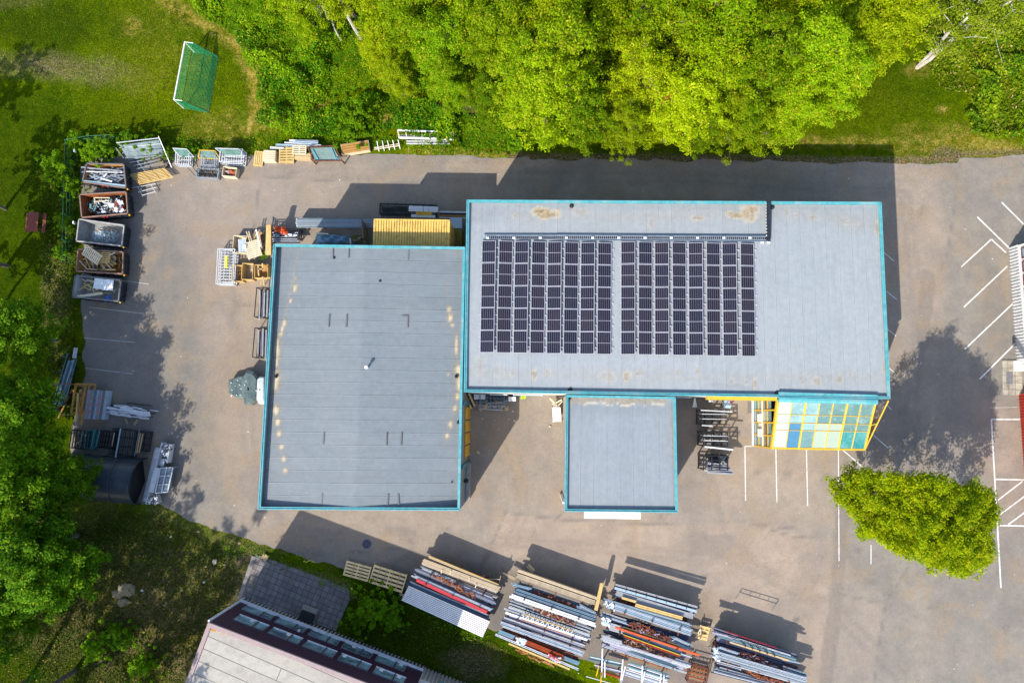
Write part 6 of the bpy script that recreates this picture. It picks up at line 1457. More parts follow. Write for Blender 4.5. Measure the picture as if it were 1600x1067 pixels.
mb = MB(); mb.box(P(*zk(435, 455), 1.15), (.25, .35, .12)); mb.box(P(*zk(435, 455), 1.23), (.18, .25, .04)); solo(mb, 'white_carton', M_WHITE, 'small white carton on the blue-grey panels', 'carton')
pallet('pale tilted pallet right of the white box of panels', *zk(540, 495), 1.25, 1.55, R(20), 1.0, M_WOODW, 9, gap=.2, tilt=(R(-6), R(4)))
for i, (a, b_) in enumerate((((450, 260), (505, 410)), ((480, 255), (525, 400)), ((575, 235), (640, 500)), ((605, 260), (655, 490)), ((590, 250), (610, 420)), ((560, 615), (535, 580)))):
    zb(zk, a, b_, 1.6 if i < 5 else .4, .10, .06, M_WOODG if i != 2 else M_WBAR, 'plank', f"long weathered plank, {ordn(i)} from the left in the corner stack", 'plank', z2=.9)
tangle('wood_scraps', [zk(*p) for p in [(500, 330), (700, 280), (700, 540), (620, 560), (560, 400)]], .1, .8, 45, 1.5, .10, [M_WOODG, M_BRN, M_WOOD, M_WOODO], 'pile of mixed wood scraps at the warehouse corner', 'wood scraps', 35, R(80), .3)
t = thing('timber_column', 'long orange-tan timber packing case standing against the warehouse corner', 'timber', P(*zk(740, 380), 0))
mb = MB()
for k in range(3): mb.beam(P(*zk(728+k*14, 175), 2.3), P(*zk(715+k*22, 560), 1.6), .2, .3)
mb.build('board', pm('tan_timber', (.52, .32, .12), .7), t)
for x, y in ((735, 300), (725, 480)): mb = MB(); mb.beam(P(*zk(x, y), 1.9), P(*zk(x, y), 0), .12, .12); mb.build('post', M_WOODG, t)
mb = MB()
for (x, y, r) in ((850, 230, .32), (880, 240, .28), (925, 240, .34), (945, 265, .28), (915, 265, .26)):
    c = P(*zk(x, y), 1.1); n = 9
    for k in range(n): a_ = k*6.28/n; mb.add([c+Vector((0, 0, .28)), c+Vector((math.cos(a_)*r, math.sin(a_)*r, rnd.uniform(-.2, .1))), c+Vector((math.cos(a_+.7)*r, math.sin(a_+.7)*r, rnd.uniform(-.2, .1)))], [(0, 1, 2)])
solo(mb, 'orange_bag', M_ORG, 'crumpled orange-red plastic bags beside the timber packing case', 'plastic bags')
cage('dark rack under the orange bags at the warehouse corner', *zk(960, 320), 3.0, .9, 1.1, R(-1), M_DKST, 10, 2, levels=(.2, .9), name='profile_rack')
for k in range(6): zb(zk, (775+k*4, 335+k*13), (1080+k*12, 337+k*13), 1.0, .10, .10, [M_WBAR, M_NAVY][k % 2], 'metal_profile', f"{['white','navy'][k%2]} profile, {ordn(k)} from the top in the stack above the warehouse corner", 'metal profile', prof='chan')
tangle('dark_offcuts', [zk(*p) for p in [(780, 280), (1160, 280), (1160, 345), (780, 330)]], .6, 1.2, 50, .6, .09, [M_NAVY, M_DKST, M_WBAR, M_LBL], 'dark and white metal offcuts on the corner rack', 'offcuts', 36, 0, .5)
crate('small orange-brown open crate, leftmost of the crates left of the warehouse', *zk(380, 815), 1.0, 1.45, .8, R(-2), M_WOODY, M_WOODO, n=3)
crate('slatted yellow crate, middle of the crates left of the warehouse', *zk(510, 795), 1.0, 1.45, .9, R(-2), M_WOODY, M_WOODG, n=5)
crate('slatted yellow crate, right of the crates left of the warehouse', *zk(680, 790), 1.2, 1.2, .8, R(2), M_WOODY, M_WOODO, n=6)
for i, (a, b_) in enumerate((((600, 690), (610, 830)), ((655, 670), (665, 760)), ((660, 840), (680, 960)), ((640, 900), (640, 970)), ((590, 745), (690, 740)), ((700, 860), (760, 855)))): zb(zk, a, b_, 1.05, .12, .08, M_WOODY if i % 2 else M_WOOD, 'plank', f"loose yellow plank, {ordn(i)} among the crates left of the warehouse", 'plank')
plant(shr[0], P(*zk(680, 565), .2), 0, .28, 'small weed bush between the pallets at the warehouse corner', 'shrubs')
# along the west wall
zl = zm(4.638, 340, 430)
for r_, (x0, x1, y0, y1, lab) in enumerate(((302, 385, 95, 325, 'upper'), (292, 370, 385, 610, 'lower'))):
    cx_, cy_ = (x0+x1)/2, (y0+y1)/2
    cage(f"{lab} narrow rack with upright profiles along the left wall of the warehouse", *zl(cx_, cy_), .9, 2.6, 1.2, R(-3), M_DKST, 2, 6, levels=(.2,), name='profile_rack')
    for k in range(6): zb(zl, (x0+6+k*11, y0+rnd.random()*30), (x0+k*11, y1-rnd.random()*40), 1.35, .08, .08, [M_WBAR, M_DKST, M_PURP, M_WBAR, M_NAVY, M_STEELW][k], 'metal_profile', f"{['white','black','violet-grey','white','navy','silver'][k]} profile, {ordn(k)} from the left on the {lab} wall rack", 'metal profile', prof='chan')
M_GP = glassmat('clear_green_sheet', (.055, .085, .080), .1, (.14, .18, .17), .8, 5, 0, (.30, .38, .36))
def bale(label, poly, H, mat, seed):
    rs = np.random.RandomState(seed); w_ = [P(*zl(*p), H) for p in poly]; cen = sum(w_, Vector())/len(w_); mb = MB(); n = len(w_)
    lay = [(1.0, .02), (1.03, H*.35), (1.0, H*.8), (.88, H*.97), (.5, H), (.1, H+.02)]
    for s, z in lay:
        for p in w_: q = cen+(p-cen)*s; mb.v.append((q.x+rs.normal()*.03, q.y+rs.normal()*.03, z))
    for l in range(len(lay)-1):
        for i in range(n): j = (i+1) % n; mb.f.append((l*n+i, l*n+j, (l+1)*n+j, (l+1)*n+i)); mb.m.append(0)
    return solo(mb, 'wrapped_bale', mat, label, 'wrapped bale')
bale('green plastic-wrapped bale, left one beside the warehouse wall', [(75, 755), (110, 748), (150, 730), (185, 728), (190, 885), (140, 892), (100, 865), (72, 855)], 1.0, M_GP, 1)
bale('larger green plastic-wrapped bale with pointed ends beside the warehouse wall', [(170, 740), (205, 690), (255, 700), (285, 745), (280, 890), (240, 938), (190, 938), (185, 900), (165, 870)], 1.3, M_GP, 2)
bale('pale grey flat bale standing right against the warehouse wall', [(285, 745), (300, 732), (340, 735), (340, 930), (295, 930), (280, 900)], 1.2, pm('pale_sheet_wrap', (.50, .56, .56), .4, var=.2), 3)
mb = MB()
for k in range(16): x, y = rnd.uniform(90, 280), rnd.uniform(760, 880); mb.box(P(*zl(x, y), 1.33 if x > 190 else 1.06), (.07, .07, .03), rnd.random()*3)
solo(mb, 'white_labels', M_WHITE, 'small white labels scattered on the green bales', 'labels')
# ================================================================== LONG-GOODS RACKS AT THE BOTTOM
Z1 = zm(5.926, 530, 850); Z2 = zm(5.335, 760, 860); Z3 = zm(6.026, 920, 890); Z4 = zm(6.957, 1060, 930)
RK = ['leftmost rack', 'second rack', 'third rack', 'rightmost rack']
cntr = {}
def lane(ri, zf, a, b_, wpx, z, n, mats, prof, desc, jit=.25, h=.12, cat='metal bar', f=6.0, name='long_bar', end=None):
    """n parallel bars filling a lane wpx (enlarged px) wide; each bar is its own thing"""
    ax_, ay_ = zf(*a); bx_, by_ = zf(*b_); d = Vector((bx_-ax_, by_-ay_, 0)); L = d.length; d /= L; nn = Vector((-d.y, d.x, 0)); W = wpx/f
    out = []
    for k in range(n):
        o_ = (k+.5-n/2)*W/n; j0, j1 = rnd.uniform(-jit, jit)*14, rnd.uniform(-jit, jit)*14
        p = (ax_+nn.x*o_-d.x*j0, ay_+nn.y*o_-d.y*j0); q = (bx_+nn.x*o_+d.x*j1, by_+nn.y*o_+d.y*j1)
        zz = z+rnd.uniform(-.025, .025); A, B = P(*p, zz), P(*q, zz); w_ = W/n/18.3*.86
        mb = MB(); mt = mats[k % len(mats)] if isinstance(mats, list) else mats
        pf = prof
        if pf == 'chan': mb.chan(A, B, w_, h, .02)
        elif pf == 'ib': mb.ibeam(A, B, w_, h)
        elif pf == 'tube': mb.cyl(A, B, w_*.5, 8)
        elif pf == 'box':
            if h > .25: A.z -= h/2-.06; B.z -= h/2-.06
            mb.beam(A, B, w_, h)
            dd = (B-A).normalized(); mb.beam(A-dd*.012, A+dd*.0, w_*.8, h*.8); mb.beam(B, B+dd*.012, w_*.8, h*.8)
        c = cntr.get((ri, desc), 0); cntr[(ri, desc)] = c+1
        o = solo(mb, name, mt, f"{desc}, {ordn(c)} of its kind downward, {RK[ri]}", cat, f"{desc}s on the {RK[ri]}"); out.append(o)
    return out
def rack(ri, zf, top, bot, f=6., levels=(.75, 1.6), H=2.1, fr=(.16, .5, .84), mat=None):
    """cantilever frames; top/bot: the two long edges (enlarged px) at z~1.7"""
    (a0, a1), (b0, b1) = top, bot; mat = mat or M_RUST
    A0_, A1_, B0_, B1_ = P(*zf(*a0), 1.6), P(*zf(*a1), 1.6), P(*zf(*b0), 1.6), P(*zf(*b1), 1.6)
    c = (A0_+A1_+B0_+B1_)/4; t = thing('cantilever_rack', f"rust-brown storage rack carrying long bars, {RK[ri]} of the row", 'storage rack', Vector((c.x, c.y, 0)), 0, 'storage racks for long goods')
    for s in fr:
        p, q = lerp(A0_, A1_, s), lerp(B0_, B1_, s); p0, q0 = Vector((p.x, p.y, 0)), Vector((q.x, q.y, 0))
        mb = MB(); mb.ibeam(p0+Vector((0, 0, .1)), q0+Vector((0, 0, .1)), .16, .18); mb.build('base_beam', mat, t)
        for u in (0.02, .34, .66, .98):
            r_ = lerp(p0, q0, u); mb = MB(); mb.beam(r_, r_+Vector((0, 0, H if u in (.34, .66) else levels[-1]-.02)), .10, .12); mb.build('upright', mat, t)
        for z in levels: mb = MB(); mb.beam(p0+Vector((0, 0, z-.13)), q0+Vector((0, 0, z-.13)), .09, .10); mb.build('arm', mat, t)
    for li, (zl_, hh) in enumerate(((.40, .42), (1.08, .36), (1.42, .22))):
        for k in range(7 if li < 2 else 4):
            u = (k+.5)/7 if li < 2 else (k*1.9+.6)/7; j0, j1 = rnd.uniform(-.01, .05), rnd.uniform(.95, 1.01); a = lerp(lerp(A0_, B0_, u), lerp(A1_, B1_, u), j0); b_ = lerp(lerp(A0_, B0_, u), lerp(A1_, B1_, u), j1); a.z = b_.z = zl_
            w_ = (B0_-A0_).length/7*.86; mb = MB(); d = (b_-a).normalized(); sd = Vector((-d.y, d.x, 0))
            for q in range(4): o_ = sd*(q-1.5)*w_/4; mb.beam(a+o_+d*rnd.uniform(0, .3), b_+o_-d*rnd.uniform(0, .3), w_/4*.9, hh*rnd.uniform(.75, 1.))
            solo(mb, 'profile_bundle', [M_GRYB, M_BRN, M_NAVY, M_BLU, M_RUST, M_PURP][(k*5+li*3+ri) % 6], f"bundle on the {['bottom','middle','upper'][li]} level, {ordn(k)} from the road side, {RK[ri]}", 'bundle', f"bundles on the lower levels of the {RK[ri]}")
    return t
M_LUM = pm('beige_lumber', (.47, .37, .25), .85, var=.22, dirt=(.3, .24, .17), dirtamt=.5, dsc=3, rand=.12)
# --- rack 1
rack(0, Z1, ((790, 150), (1470, 400)), ((640, 400), (1390, 740)), 5.926)
lane(0, Z1, (840, 118), (1490, 385), 22, 1.72, 2, [M_WOODY, M_LUM], 'box', 'pale edge plank', f=5.926, cat='plank', name='plank', h=.3)
lane(0, Z1, (775, 160), (1480, 420), 58, 1.78, 5, M_LUM, 'box', 'beige timber plank', .08, f=5.926, cat='plank', name='plank', h=.5)
lane(0, Z1, (780, 190), (1460, 455), 18, 1.45, 2, [M_WBAR, M_BRN], 'chan', 'dark shaded profile', f=5.926)
lane(0, Z1, (890, 262), (1462, 490), 26, 1.35, 2, [M_BRN, M_GRYB], 'box', 'brown-grey bar', f=5.926)
lane(0, Z1, (765, 215), (1070, 340), 22, 1.5, 2, [M_LBL, M_WBAR], 'chan', 'short pale bar', f=5.926)
lane(0, Z1, (720, 238), (1440, 545), 34, 1.55, 3, [M_PURP, M_LBL, M_PURP], 'chan', 'grey-violet profile', f=5.926)
lane(0, Z1, (690, 265), (1420, 590), 26, 1.6, 2, [M_NAVY, M_LBL], 'chan', 'navy and blue profile', f=5.926)
lane(0, Z1, (688, 292), (1400, 605), 24, 1.72, 2, [M_WBAR], 'chan', 'white profile', f=5.926)
lane(0, Z1, (718, 328), (1368, 628), 34, 1.78, 1, [M_RED], 'ib', 'crimson beam', .0, f=5.926, h=.2)
lane(0, Z1, (640, 345), (1390, 668), 24, 1.5, 2, [M_WBAR, M_NAVY], 'chan', 'thin dark-edged profile', f=5.926)
lane(0, Z1, (640, 372), (1390, 702), 26, 1.45, 2, [M_BLU, M_LBL], 'chan', 'slate-blue profile', f=5.926)
tangle('rusty_clamps', [Z1(*p) for p in [(850, 280), (900, 270), (1270, 455), (1260, 490), (1180, 480)]], 1.5, 1.8, 90, .55, .045, [M_RUST, M_REDBR, M_RUSTO], 'tangle of rust-red scaffold clamps on the first rack from the left', 'scaffold clamps', 41)
tangle('rusty_clamps', [Z1(*p) for p in [(900, 130), (1480, 330), (1480, 360), (1300, 320)]], 1.0, 1.5, 60, .6, .045, [M_RUST, M_REDBR], 'rust-brown clamps behind the timber planks of the first rack from the left', 'scaffold clamps', 42)
for i, (x, y) in enumerate(((950, 250), (1265, 385), (1030, 258), (1205, 325))): mb = MB(); q = P(*Z1(x, y), 1.9); mb.box(q, (.09, .32, .05), R(-20)); mb.box(q+Vector((0, 0, .035)), (.05, .25, .03), R(-20)); solo(mb, 'wood_wedge', M_WOODW, f"small wood wedge, {ordn(i)}, on the timber planks of the first rack from the left", 'wedge', 'wood wedges on the timber planks')
# corrugated sheets on the lower side of rack 1
cs = [P(*Z1(*p), 1.85) for p in ((642, 385), (1395, 715), (1325, 865), (575, 522))]
mb = MB(); d1 = (cs[1]-cs[0]); n_ = 10
for j in range(n_):
    u0, u1 = (j+.04)/n_, (j+.66)/n_; a = lerp(cs[0], cs[3], u0); b_ = lerp(cs[1], cs[2], u0); a2 = lerp(cs[0], cs[3], u1); b2 = lerp(cs[1], cs[2], u1); lo = Vector((0, 0, -.14)); mb.hexa([a2+lo, b2+lo, b_+lo, a+lo, a2, b2, b_, a])
t = thing('corrugated_sheets', 'big stack of white corrugated sheets along the lower side of the first rack', 'sheet stack', Vector(((cs[0]+cs[2])/2).to_tuple()[:2]+(0,)))
mb.build('top_sheet', pm('corrugated_white', (.86, .82, .79), .5, var=.08, dirt=(.5, .46, .44), dirtamt=.3), t)
mb = MB(); mb.hexa([q-Vector((0, 0, .40)) for q in (cs[3], cs[2], cs[1], cs[0])]+[q-Vector((0, 0, .17)) for q in (cs[3], cs[2], cs[1], cs[0])]); mb.build('sheet_stack', M_BRN, t)
for s in (.15, .5, .85): mb = MB(); mb.beam(lerp(cs[0], cs[1], s)-Vector((0, 0, .9)), lerp(cs[3], cs[2], s)-Vector((0, 0, .9)), .12, 1.15); mb.build('support', M_RUST, t)
gg = thing('grey_ladder_frame', 'thin pale frame projecting right of the timber planks on the first rack', 'frame', P(*Z1(1440, 330), 0))
for a, b_ in (((1340, 320), (1485, 325)), ((1480, 365), (1495, 292)), ((1320, 300), (1345, 285))): mb = MB(); mb.beam(P(*Z1(*a), 1.5), P(*Z1(*b_), 1.5), .06, .05); mb.build('tube', M_WOODG, gg)
# --- rack 2
f2 = 5.335
rack(1, Z2, ((270, 180), (930, 400)), ((90, 720), (760, 980)), f2)
lane(1, Z2, (262, 165), (915, 395), 24, 1.82, 2, M_LUM, 'box', 'beige timber plank', .06, f=f2, cat='plank', name='plank', h=.5)
lane(1, Z2, (255, 205), (905, 432), 40, 1.86, 3, M_WOODG, 'box', 'greyish timber plank', .06, f=f2, cat='plank', name='plank', h=.5)
lane(1, Z2, (345, 125), (395, 175), 36, 1.2, 2, M_WOOD, 'box', 'short timber block', .05, f=f2, cat='timber', name='timber_block', h=.3)
mb = MB(); mb.beam(P(*Z2(962, 272), 1.9), P(*Z2(912, 495), 1.9), .28, .2); mb.beam(P(*Z2(962, 272), 2.01), P(*Z2(958, 290), 2.01), .2, .03); mb.beam(P(*Z2(962, 272), 1.7), P(*Z2(912, 495), 1.7), .26, .12)
solo(mb, 'crosswise_beam', M_WOODY, 'pale beam lying crosswise at the right end of the second rack planks', 'beam')
zb(Z2, (180, 205), (240, 235), .9, .25, .2, M_WOODG, 'timber_block', 'weathered block left of the second rack timber planks', 'timber')
lane(1, Z2, (212, 282), (372, 322), 26, 1.62, 2, [M_LBL], 'chan', 'light blue short profile', f=f2); lane(1, Z2, (768, 462), (905, 535), 50, 1.62, 4, [M_LBL, M_STEELW], 'chan', 'light blue right-hand profile', f=f2)
tangle('rusty_clamps', [Z2(*p) for p in [(370, 310), (420, 320), (760, 460), (740, 500), (560, 440), (400, 370)]], 1.2, 1.65, 150, .5, .05, [M_RUST, M_REDBR, M_RUST, M_RUSTO], 'dense rust-red clamps near the top of the second rack', 'scaffold clamps', 43)
lane(1, Z2, (240, 330), (920, 568), 40, 1.75, 3, [M_LBL, M_BLU, M_LBL], 'chan', 'blue-grey profile', f=f2)
lane(1, Z2, (200, 372), (908, 618), 36, 1.8, 2, [M_WBAR], 'ib', 'broad white beam', .15, f=f2, h=.2)
lane(1, Z2, (185, 420), (870, 660), 40, 1.5, 4, [M_GRYB, M_WBAR, M_NAVY, M_WBAR], 'chan', 'grey or white narrow profile', f=f2)
tangle('rusty_clamps', [Z2(*p) for p in [(330, 450), (380, 450), (740, 590), (740, 620), (600, 590)]], 1.6, 1.85, 90, .45, .05, [M_RUST, M_REDBR, M_WOODG], 'second band of rust-red clamps on the second rack', 'scaffold clamps', 44)
lane(1, Z2, (170, 472), (865, 718), 44, 1.58, 4, [M_STEELW, M_WBAR, M_GRYB, M_WBAR], 'chan', 'silvery profile', f=f2)
lane(1, Z2, (150, 512), (850, 745), 20, 1.66, 1, [M_WBAR], 'ib', 'single white beam', f=f2)
lt_ = thing('lattice_girder', 'orange and white lattice girder in the middle of the second rack', 'lattice girder', P(*Z2(500, 620), 0))
ga, gb, gc, gd = [P(*Z2(*p), 1.95) for p in ((305, 528), (722, 668), (708, 712), (290, 572))]
for a, b_ in ((ga, gb), (gd, gc)): mb = MB(); mb.beam(a, b_, .07, .08); mb.build('chord', M_RUSTO if a is gd else M_WOODY, lt_)
mb = MB()
for k in range(10): u = k/10; mb.beam(lerp(ga, gb, u), lerp(gd, gc, u+.05), .05, .05); mb.beam(lerp(gd, gc, u+.05), lerp(ga, gb, u+.1), .05, .05)
mb.build('diagonal', M_WBAR, lt_)
lane(1, Z2, (140, 562), (825, 800), 50, 1.5, 5, [M_NAVY, M_WBAR, M_GRYB, M_WBAR, M_NAVY], 'chan', 'navy or white profile', f=f2)
lane(1, Z2, (128, 612), (812, 862), 40, 1.72, 3, [M_WBAR, M_LBL, M_WBAR], 'chan', 'wide white profile', f=f2)
lane(1, Z2, (190, 655), (775, 905), 26, 1.4, 2, [M_REDBR, M_NAVY], 'chan', 'dark red-brown profile', f=f2)
lane(1, Z2, (105, 672), (230, 722), 34, 1.7, 2, [M_BLU], 'box', 'short slate-blue panel', .05, f=f2); lane(1, Z2, (640, 890), (772, 940), 34, 1.7, 2, [M_BLU], 'box', 'slate-blue right-hand panel', .05, f=f2)
lane(1, Z2, (240, 722), (640, 888), 34, 1.75, 3, [M_ORG, M_RUSTO, M_ORG], 'chan', 'orange-red profile', f=f2)
tangle('torn_film', [Z2(*p) for p in [(240, 720), (330, 730), (330, 780), (260, 780)]], 1.8, 2.0, 30, .35, .12, [M_WBAR, M_LBL], 'torn white film on the left of the orange-red profiles', 'plastic film', 45)
tangle('torn_film', [Z2(*p) for p in [(520, 860), (630, 890), (610, 930), (520, 890)]], 1.8, 2.0, 30, .35, .12, [M_WBAR, M_LBL, M_RED], 'torn white film on the right of the orange-red profiles', 'plastic film', 46)
lane(1, Z2, (85, 700), (760, 985), 18, 1.72, 1, [M_WBAR], 'chan', 'outermost white bar', f=f2)
lane(1, Z2, (170, 765), (700, 990), 16, 1.5, 1, [M_WOODY], 'box', 'yellow timber strip', f=f2, cat='plank', name='plank')
tangle('rusty_clamps', [Z2(*p) for p in [(210, 795), (300, 820), (620, 930), (600, 965), (420, 920)]], .9, 1.3, 80, .6, .05, [M_RUSTO, M_RUST, M_WOODO], 'orange-brown clamps along the lower edge of the second rack', 'scaffold clamps', 47, R(-25), .5)
# --- rack 3
f3 = 6.026
rack(2, Z3, ((260, 170), (1000, 380)), ((120, 740), (920, 980)), f3)
lane(2, Z3, (255, 138), (1020, 348), 14, 1.95, 1, [M_WBAR], 'chan', 'upper white beam with dark ties', .1, f=f3); lane(2, Z3, (250, 170), (1008, 388), 26, 1.9, 1, [M_LBL], 'ib', 'broad pale blue beam with dark ties', .1, f=f3, h=.2)
for k in range(7):
    mb = MB(); u = .13+k*.125; c = lerp(P(*Z3(255, 138), 2.03), P(*Z3(1020, 348), 2.03), u); e = lerp(P(*Z3(250, 178), 2.02), P(*Z3(1008, 396), 2.02), u); mb.beam(c, e, .05, .03); mb.beam(e, e-Vector((0, 0, .2)), .05, .03)
    solo(mb, 'tie_strap', M_DKST, f"black strap, {ordn(k)} from the left, round the top beams of the third rack", 'strap', 'straps round the top beams')
lane(2, Z3, (255, 215), (985, 440), 48, 1.7, 5, M_GRYB, 'box', 'grey deck board', .08, f=f3, cat='board', name='board', h=.05)
lane(2, Z3, (312, 262), (442, 300), 24, 1.9, 1, M_WOODY, 'box', 'short mustard plank', 0, f=f3, cat='plank', name='plank', h=.05); lane(2, Z3, (440, 330), (880, 455), 34, 1.95, 2, M_WOODY, 'box', 'wide mustard plank', .02, f=f3, cat='plank', name='plank', h=.05)
lane(2, Z3, (155, 290), (960, 525), 40, 1.72, 4, [M_LBL, M_STEELW, M_BLU, M_LBL], 'chan', 'bluish profile', f=f3)
lane(2, Z3, (245, 345), (965, 590), 66, 1.8, 5, [M_LBL, M_STEELW, M_LBL], 'chan', 'light blue curved sheet profile', .15, f=f3, h=.06)
tangle('torn_film', [Z3(*p) for p in [(130, 285), (230, 300), (240, 380), (150, 340)]], 1.6, 1.9, 45, .3, .1, [M_WBAR, M_LBL], 'white film ends at the left of the bluish profiles on the third rack', 'plastic film', 48)
tangle('torn_film', [Z3(*p) for p in [(110, 440), (200, 450), (210, 540), (120, 510)]], 1.6, 1.9, 45, .3, .1, [M_WBAR, M_LBL], 'white film ends beside the clamps on the third rack', 'plastic film', 49)
lane(2, Z3, (115, 418), (360, 500), 60, 1.6, 5, [M_WBAR, M_NAVY, M_LBL], 'chan', 'left-hand blue-white profile', f=f3); lane(2, Z3, (770, 640), (950, 725), 60, 1.6, 5, [M_LBL, M_WBAR, M_BLU], 'chan', 'right-hand blue-white profile', f=f3)
tangle('rusty_clamps', [Z3(*p) for p in [(350, 480), (470, 480), (790, 640), (820, 700), (640, 650), (420, 560)]], 1.4, 1.85, 240, .5, .05, [M_RUST, M_REDBR, M_RUST, M_RUST, M_PURP], 'thick heap of maroon-rusty clamps on the third rack', 'scaffold clamps', 50)
lane(2, Z3, (330, 540), (850, 715), 18, 1.75, 2, [M_WOODY, M_RUSTO], 'box', 'orange-yellow strip', f=f3)
lane(2, Z3, (250, 540), (1040, 803), 20, 1.88, 1, [M_ORG], 'ib', 'long orange-red beam', 0, f=f3, h=.16)
lane(2, Z3, (330, 590), (870, 775), 34, 1.75, 3, [M_PURP, M_BLU, M_BLU], 'chan', 'slate profile', f=f3)
lane(2, Z3, (320, 605), (860, 800), 7, 1.85, 1, [pm('yellow_green_paint', (.40, .42, .04), .5)], 'box', 'thin yellow-green strip', 0, f=f3); lane(2, Z3, (330, 622), (862, 812), 16, 1.8, 1, [M_ORG], 'chan', 'orange lower profile', 0, f=f3)
lane(2, Z3, (860, 790), (965, 825), 16, 1.7, 2, [M_WBAR, M_PURP], 'chan', 'short lilac-white bar end', f=f3)
lane(2, Z3, (150, 580), (320, 640), 26, 1.5, 2, [M_NAVY, M_DKST], 'chan', 'dark short profile', f=f3)
lane(2, Z3, (125, 640), (320, 700), 56, 1.75, 5, [M_WBAR, M_STEELW], 'chan', 'left-hand white profile', f=f3)
tangle('rusty_clamps', [Z3(*p) for p in [(320, 630), (420, 660), (780, 800), (740, 840), (500, 760), (320, 690)]], 1.2, 1.7, 170, .5, .05, [M_RUST, M_BRN, M_RUSTO, M_WOODG], 'brown clamps below the orange profiles of the third rack', 'scaffold clamps', 51)
lane(2, Z3, (300, 712), (945, 905), 24, 1.85, 2, [M_WBAR], 'chan', 'long white profile', f=f3); lane(2, Z3, (800, 855), (945, 905), 60, 1.75, 5, [M_WBAR, M_STEELW], 'chan', 'right-hand white profile', f=f3)
lane(2, Z3, (110, 705), (940, 975), 14, 1.5, 1, [M_WBAR], 'chan', 'outer white bar', f=f3)
lane(2, Z3, (380, 765), (830, 925), 50, 1.5, 5, [M_BLU, M_TEALB, M_NAVY, M_LBL], 'chan', 'sea-green or navy profile', f=f3)
lane(2, Z3, (300, 792), (765, 942), 10, 1.3, 1, [M_RUSTO], 'box', 'thin rust-orange strip', f=f3)
# scaffold rack below rack 3
sb = thing('post_rack', 'rack of upright white posts holding sea-green tubes at the bottom edge', 'storage rack', P(*Z3(400, 1000), 0))
for x, y, x2, y2 in ((128, 740, 120, 1010), (150, 860, 150, 1010), (322, 840, 300, 1060), (345, 905, 300, 1065), (505, 900, 495, 1060), (528, 955, 500, 1067), (680, 980, 670, 1067), (708, 1000, 700, 1067), (95, 900, 70, 1000), (120, 960, 110, 1067)):
    mb = MB(); mb.beam(P(*Z3(x, y), 1.9), P(*Z3(x2, y2), 1.9), .09, .09); mb.build('post', M_WBAR if x not in (95, 120) else M_YELD, sb)
for x, y in ((120, 960), (300, 1000), (500, 1040), (700, 1060)): mb = MB(); q = P(*Z3(x, y), 1.85); mb.beam(q, Vector((q.x, q.y, 0)), .1, .1); mb.build('upright', M_RUST, sb)
RK.append('post rack')
lane(4, Z3, (5, 825), (310, 890), 44, 1.4, 5, [M_TEALB, M_WBAR, M_TEALB, M_NAVY], 'tube', 'sea-green or white tube', f=f3); lane(4, Z3, (60, 900), (310, 960), 40, 1.3, 4, [M_NAVY, M_WBAR, M_PURP], 'tube', 'violet or white tube', f=f3)
lane(4, Z3, (370, 895), (745, 1015), 70, 1.4, 7, [M_TEALB, M_LBL, M_WBAR, M_NAVY], 'tube', 'teal or pale tube', f=f3); lane(4, Z3, (340, 960), (720, 1080), 60, 1.3, 6, [M_WBAR, M_PURP, M_LBL], 'tube', 'lilac or white tube', f=f3)
lane(4, Z3, (130, 960), (300, 1010), 26, 1.2, 2, [M_REDBR, M_ORG], 'chan', 'brown-red profile', f=f3); lane(4, Z3, (-10, 1005), (220, 1070), 9, .5, 1, [M_WBAR], 'tube', 'white pole on the grass', f=f3)
# --- rack 4
f4 = 6.957
rack(3, Z4, ((380, 370), (1290, 660)), ((380, 830), (1380, 1120)), f4, H=1.9)
lane(3, Z4, (375, 358), (1295, 658), 30, 1.8, 3, [M_PURP, M_NAVY, M_NAVY], 'chan', 'purple or navy profile', f=f4)
lane(3, Z4, (525, 392), (1085, 575), 9, 1.9, 1, [M_RED], 'chan', 'thin dark red bar', f=f4); lane(3, Z4, (625, 462), (1235, 655), 12, 2.0, 1, [M_WBAR], 'chan', 'thin white bar', f=f4)
lane(3, Z4, (370, 402), (640, 470), 34, 1.85, 3, [M_PURP, M_WBAR], 'chan', 'pale violet left-hand profile', f=f4)
lane(3, Z4, (600, 490), (1285, 700), 34, 1.9, 3, [M_BLU, M_LBL, M_TEALB], 'chan', 'blue-grey profile', f=f4)
lane(3, Z4, (550, 502), (1215, 708), 20, 1.95, 1, [M_WOOD], 'box', 'orange-tan timber strip', f=f4, cat='plank', name='plank'); lane(3, Z4, (1120, 690), (1325, 735), 14, 1.9, 2, [M_WBAR, M_LBL], 'chan', 'short white bar end', f=f4)
for k in range(5):
    mb = MB(); a = P(*Z4(690+k*80, 500+k*26), 2.05); b_ = P(*Z4(730+k*80, 560+k*26), 2.05); mb.beam(a, b_, .06, .04); mb.beam(a, a-Vector((0, 0, .2)), .06, .04); solo(mb, 'tie_strap', M_DKST, f"black diagonal strap, {ordn(k)} from the left, on the right-end rack", 'strap', 'straps on the right-end rack')
tangle('rusty_clamps', [Z4(*p) for p in [(560, 575), (680, 590), (1150, 770), (1180, 820), (900, 720), (620, 640)]], 1.2, 1.7, 200, .5, .05, [M_RUST, M_REDBR, M_RUST, M_PURP], 'maroon-rusty clamps in the gap of the right-end rack', 'scaffold clamps', 52)
tangle('torn_film', [Z4(*p) for p in [(370, 560), (440, 560), (450, 720), (380, 680)]], 1.5, 1.8, 60, .3, .1, [M_WBAR, M_LBL], 'white film ends at the left of the right-end rack', 'plastic film', 53)
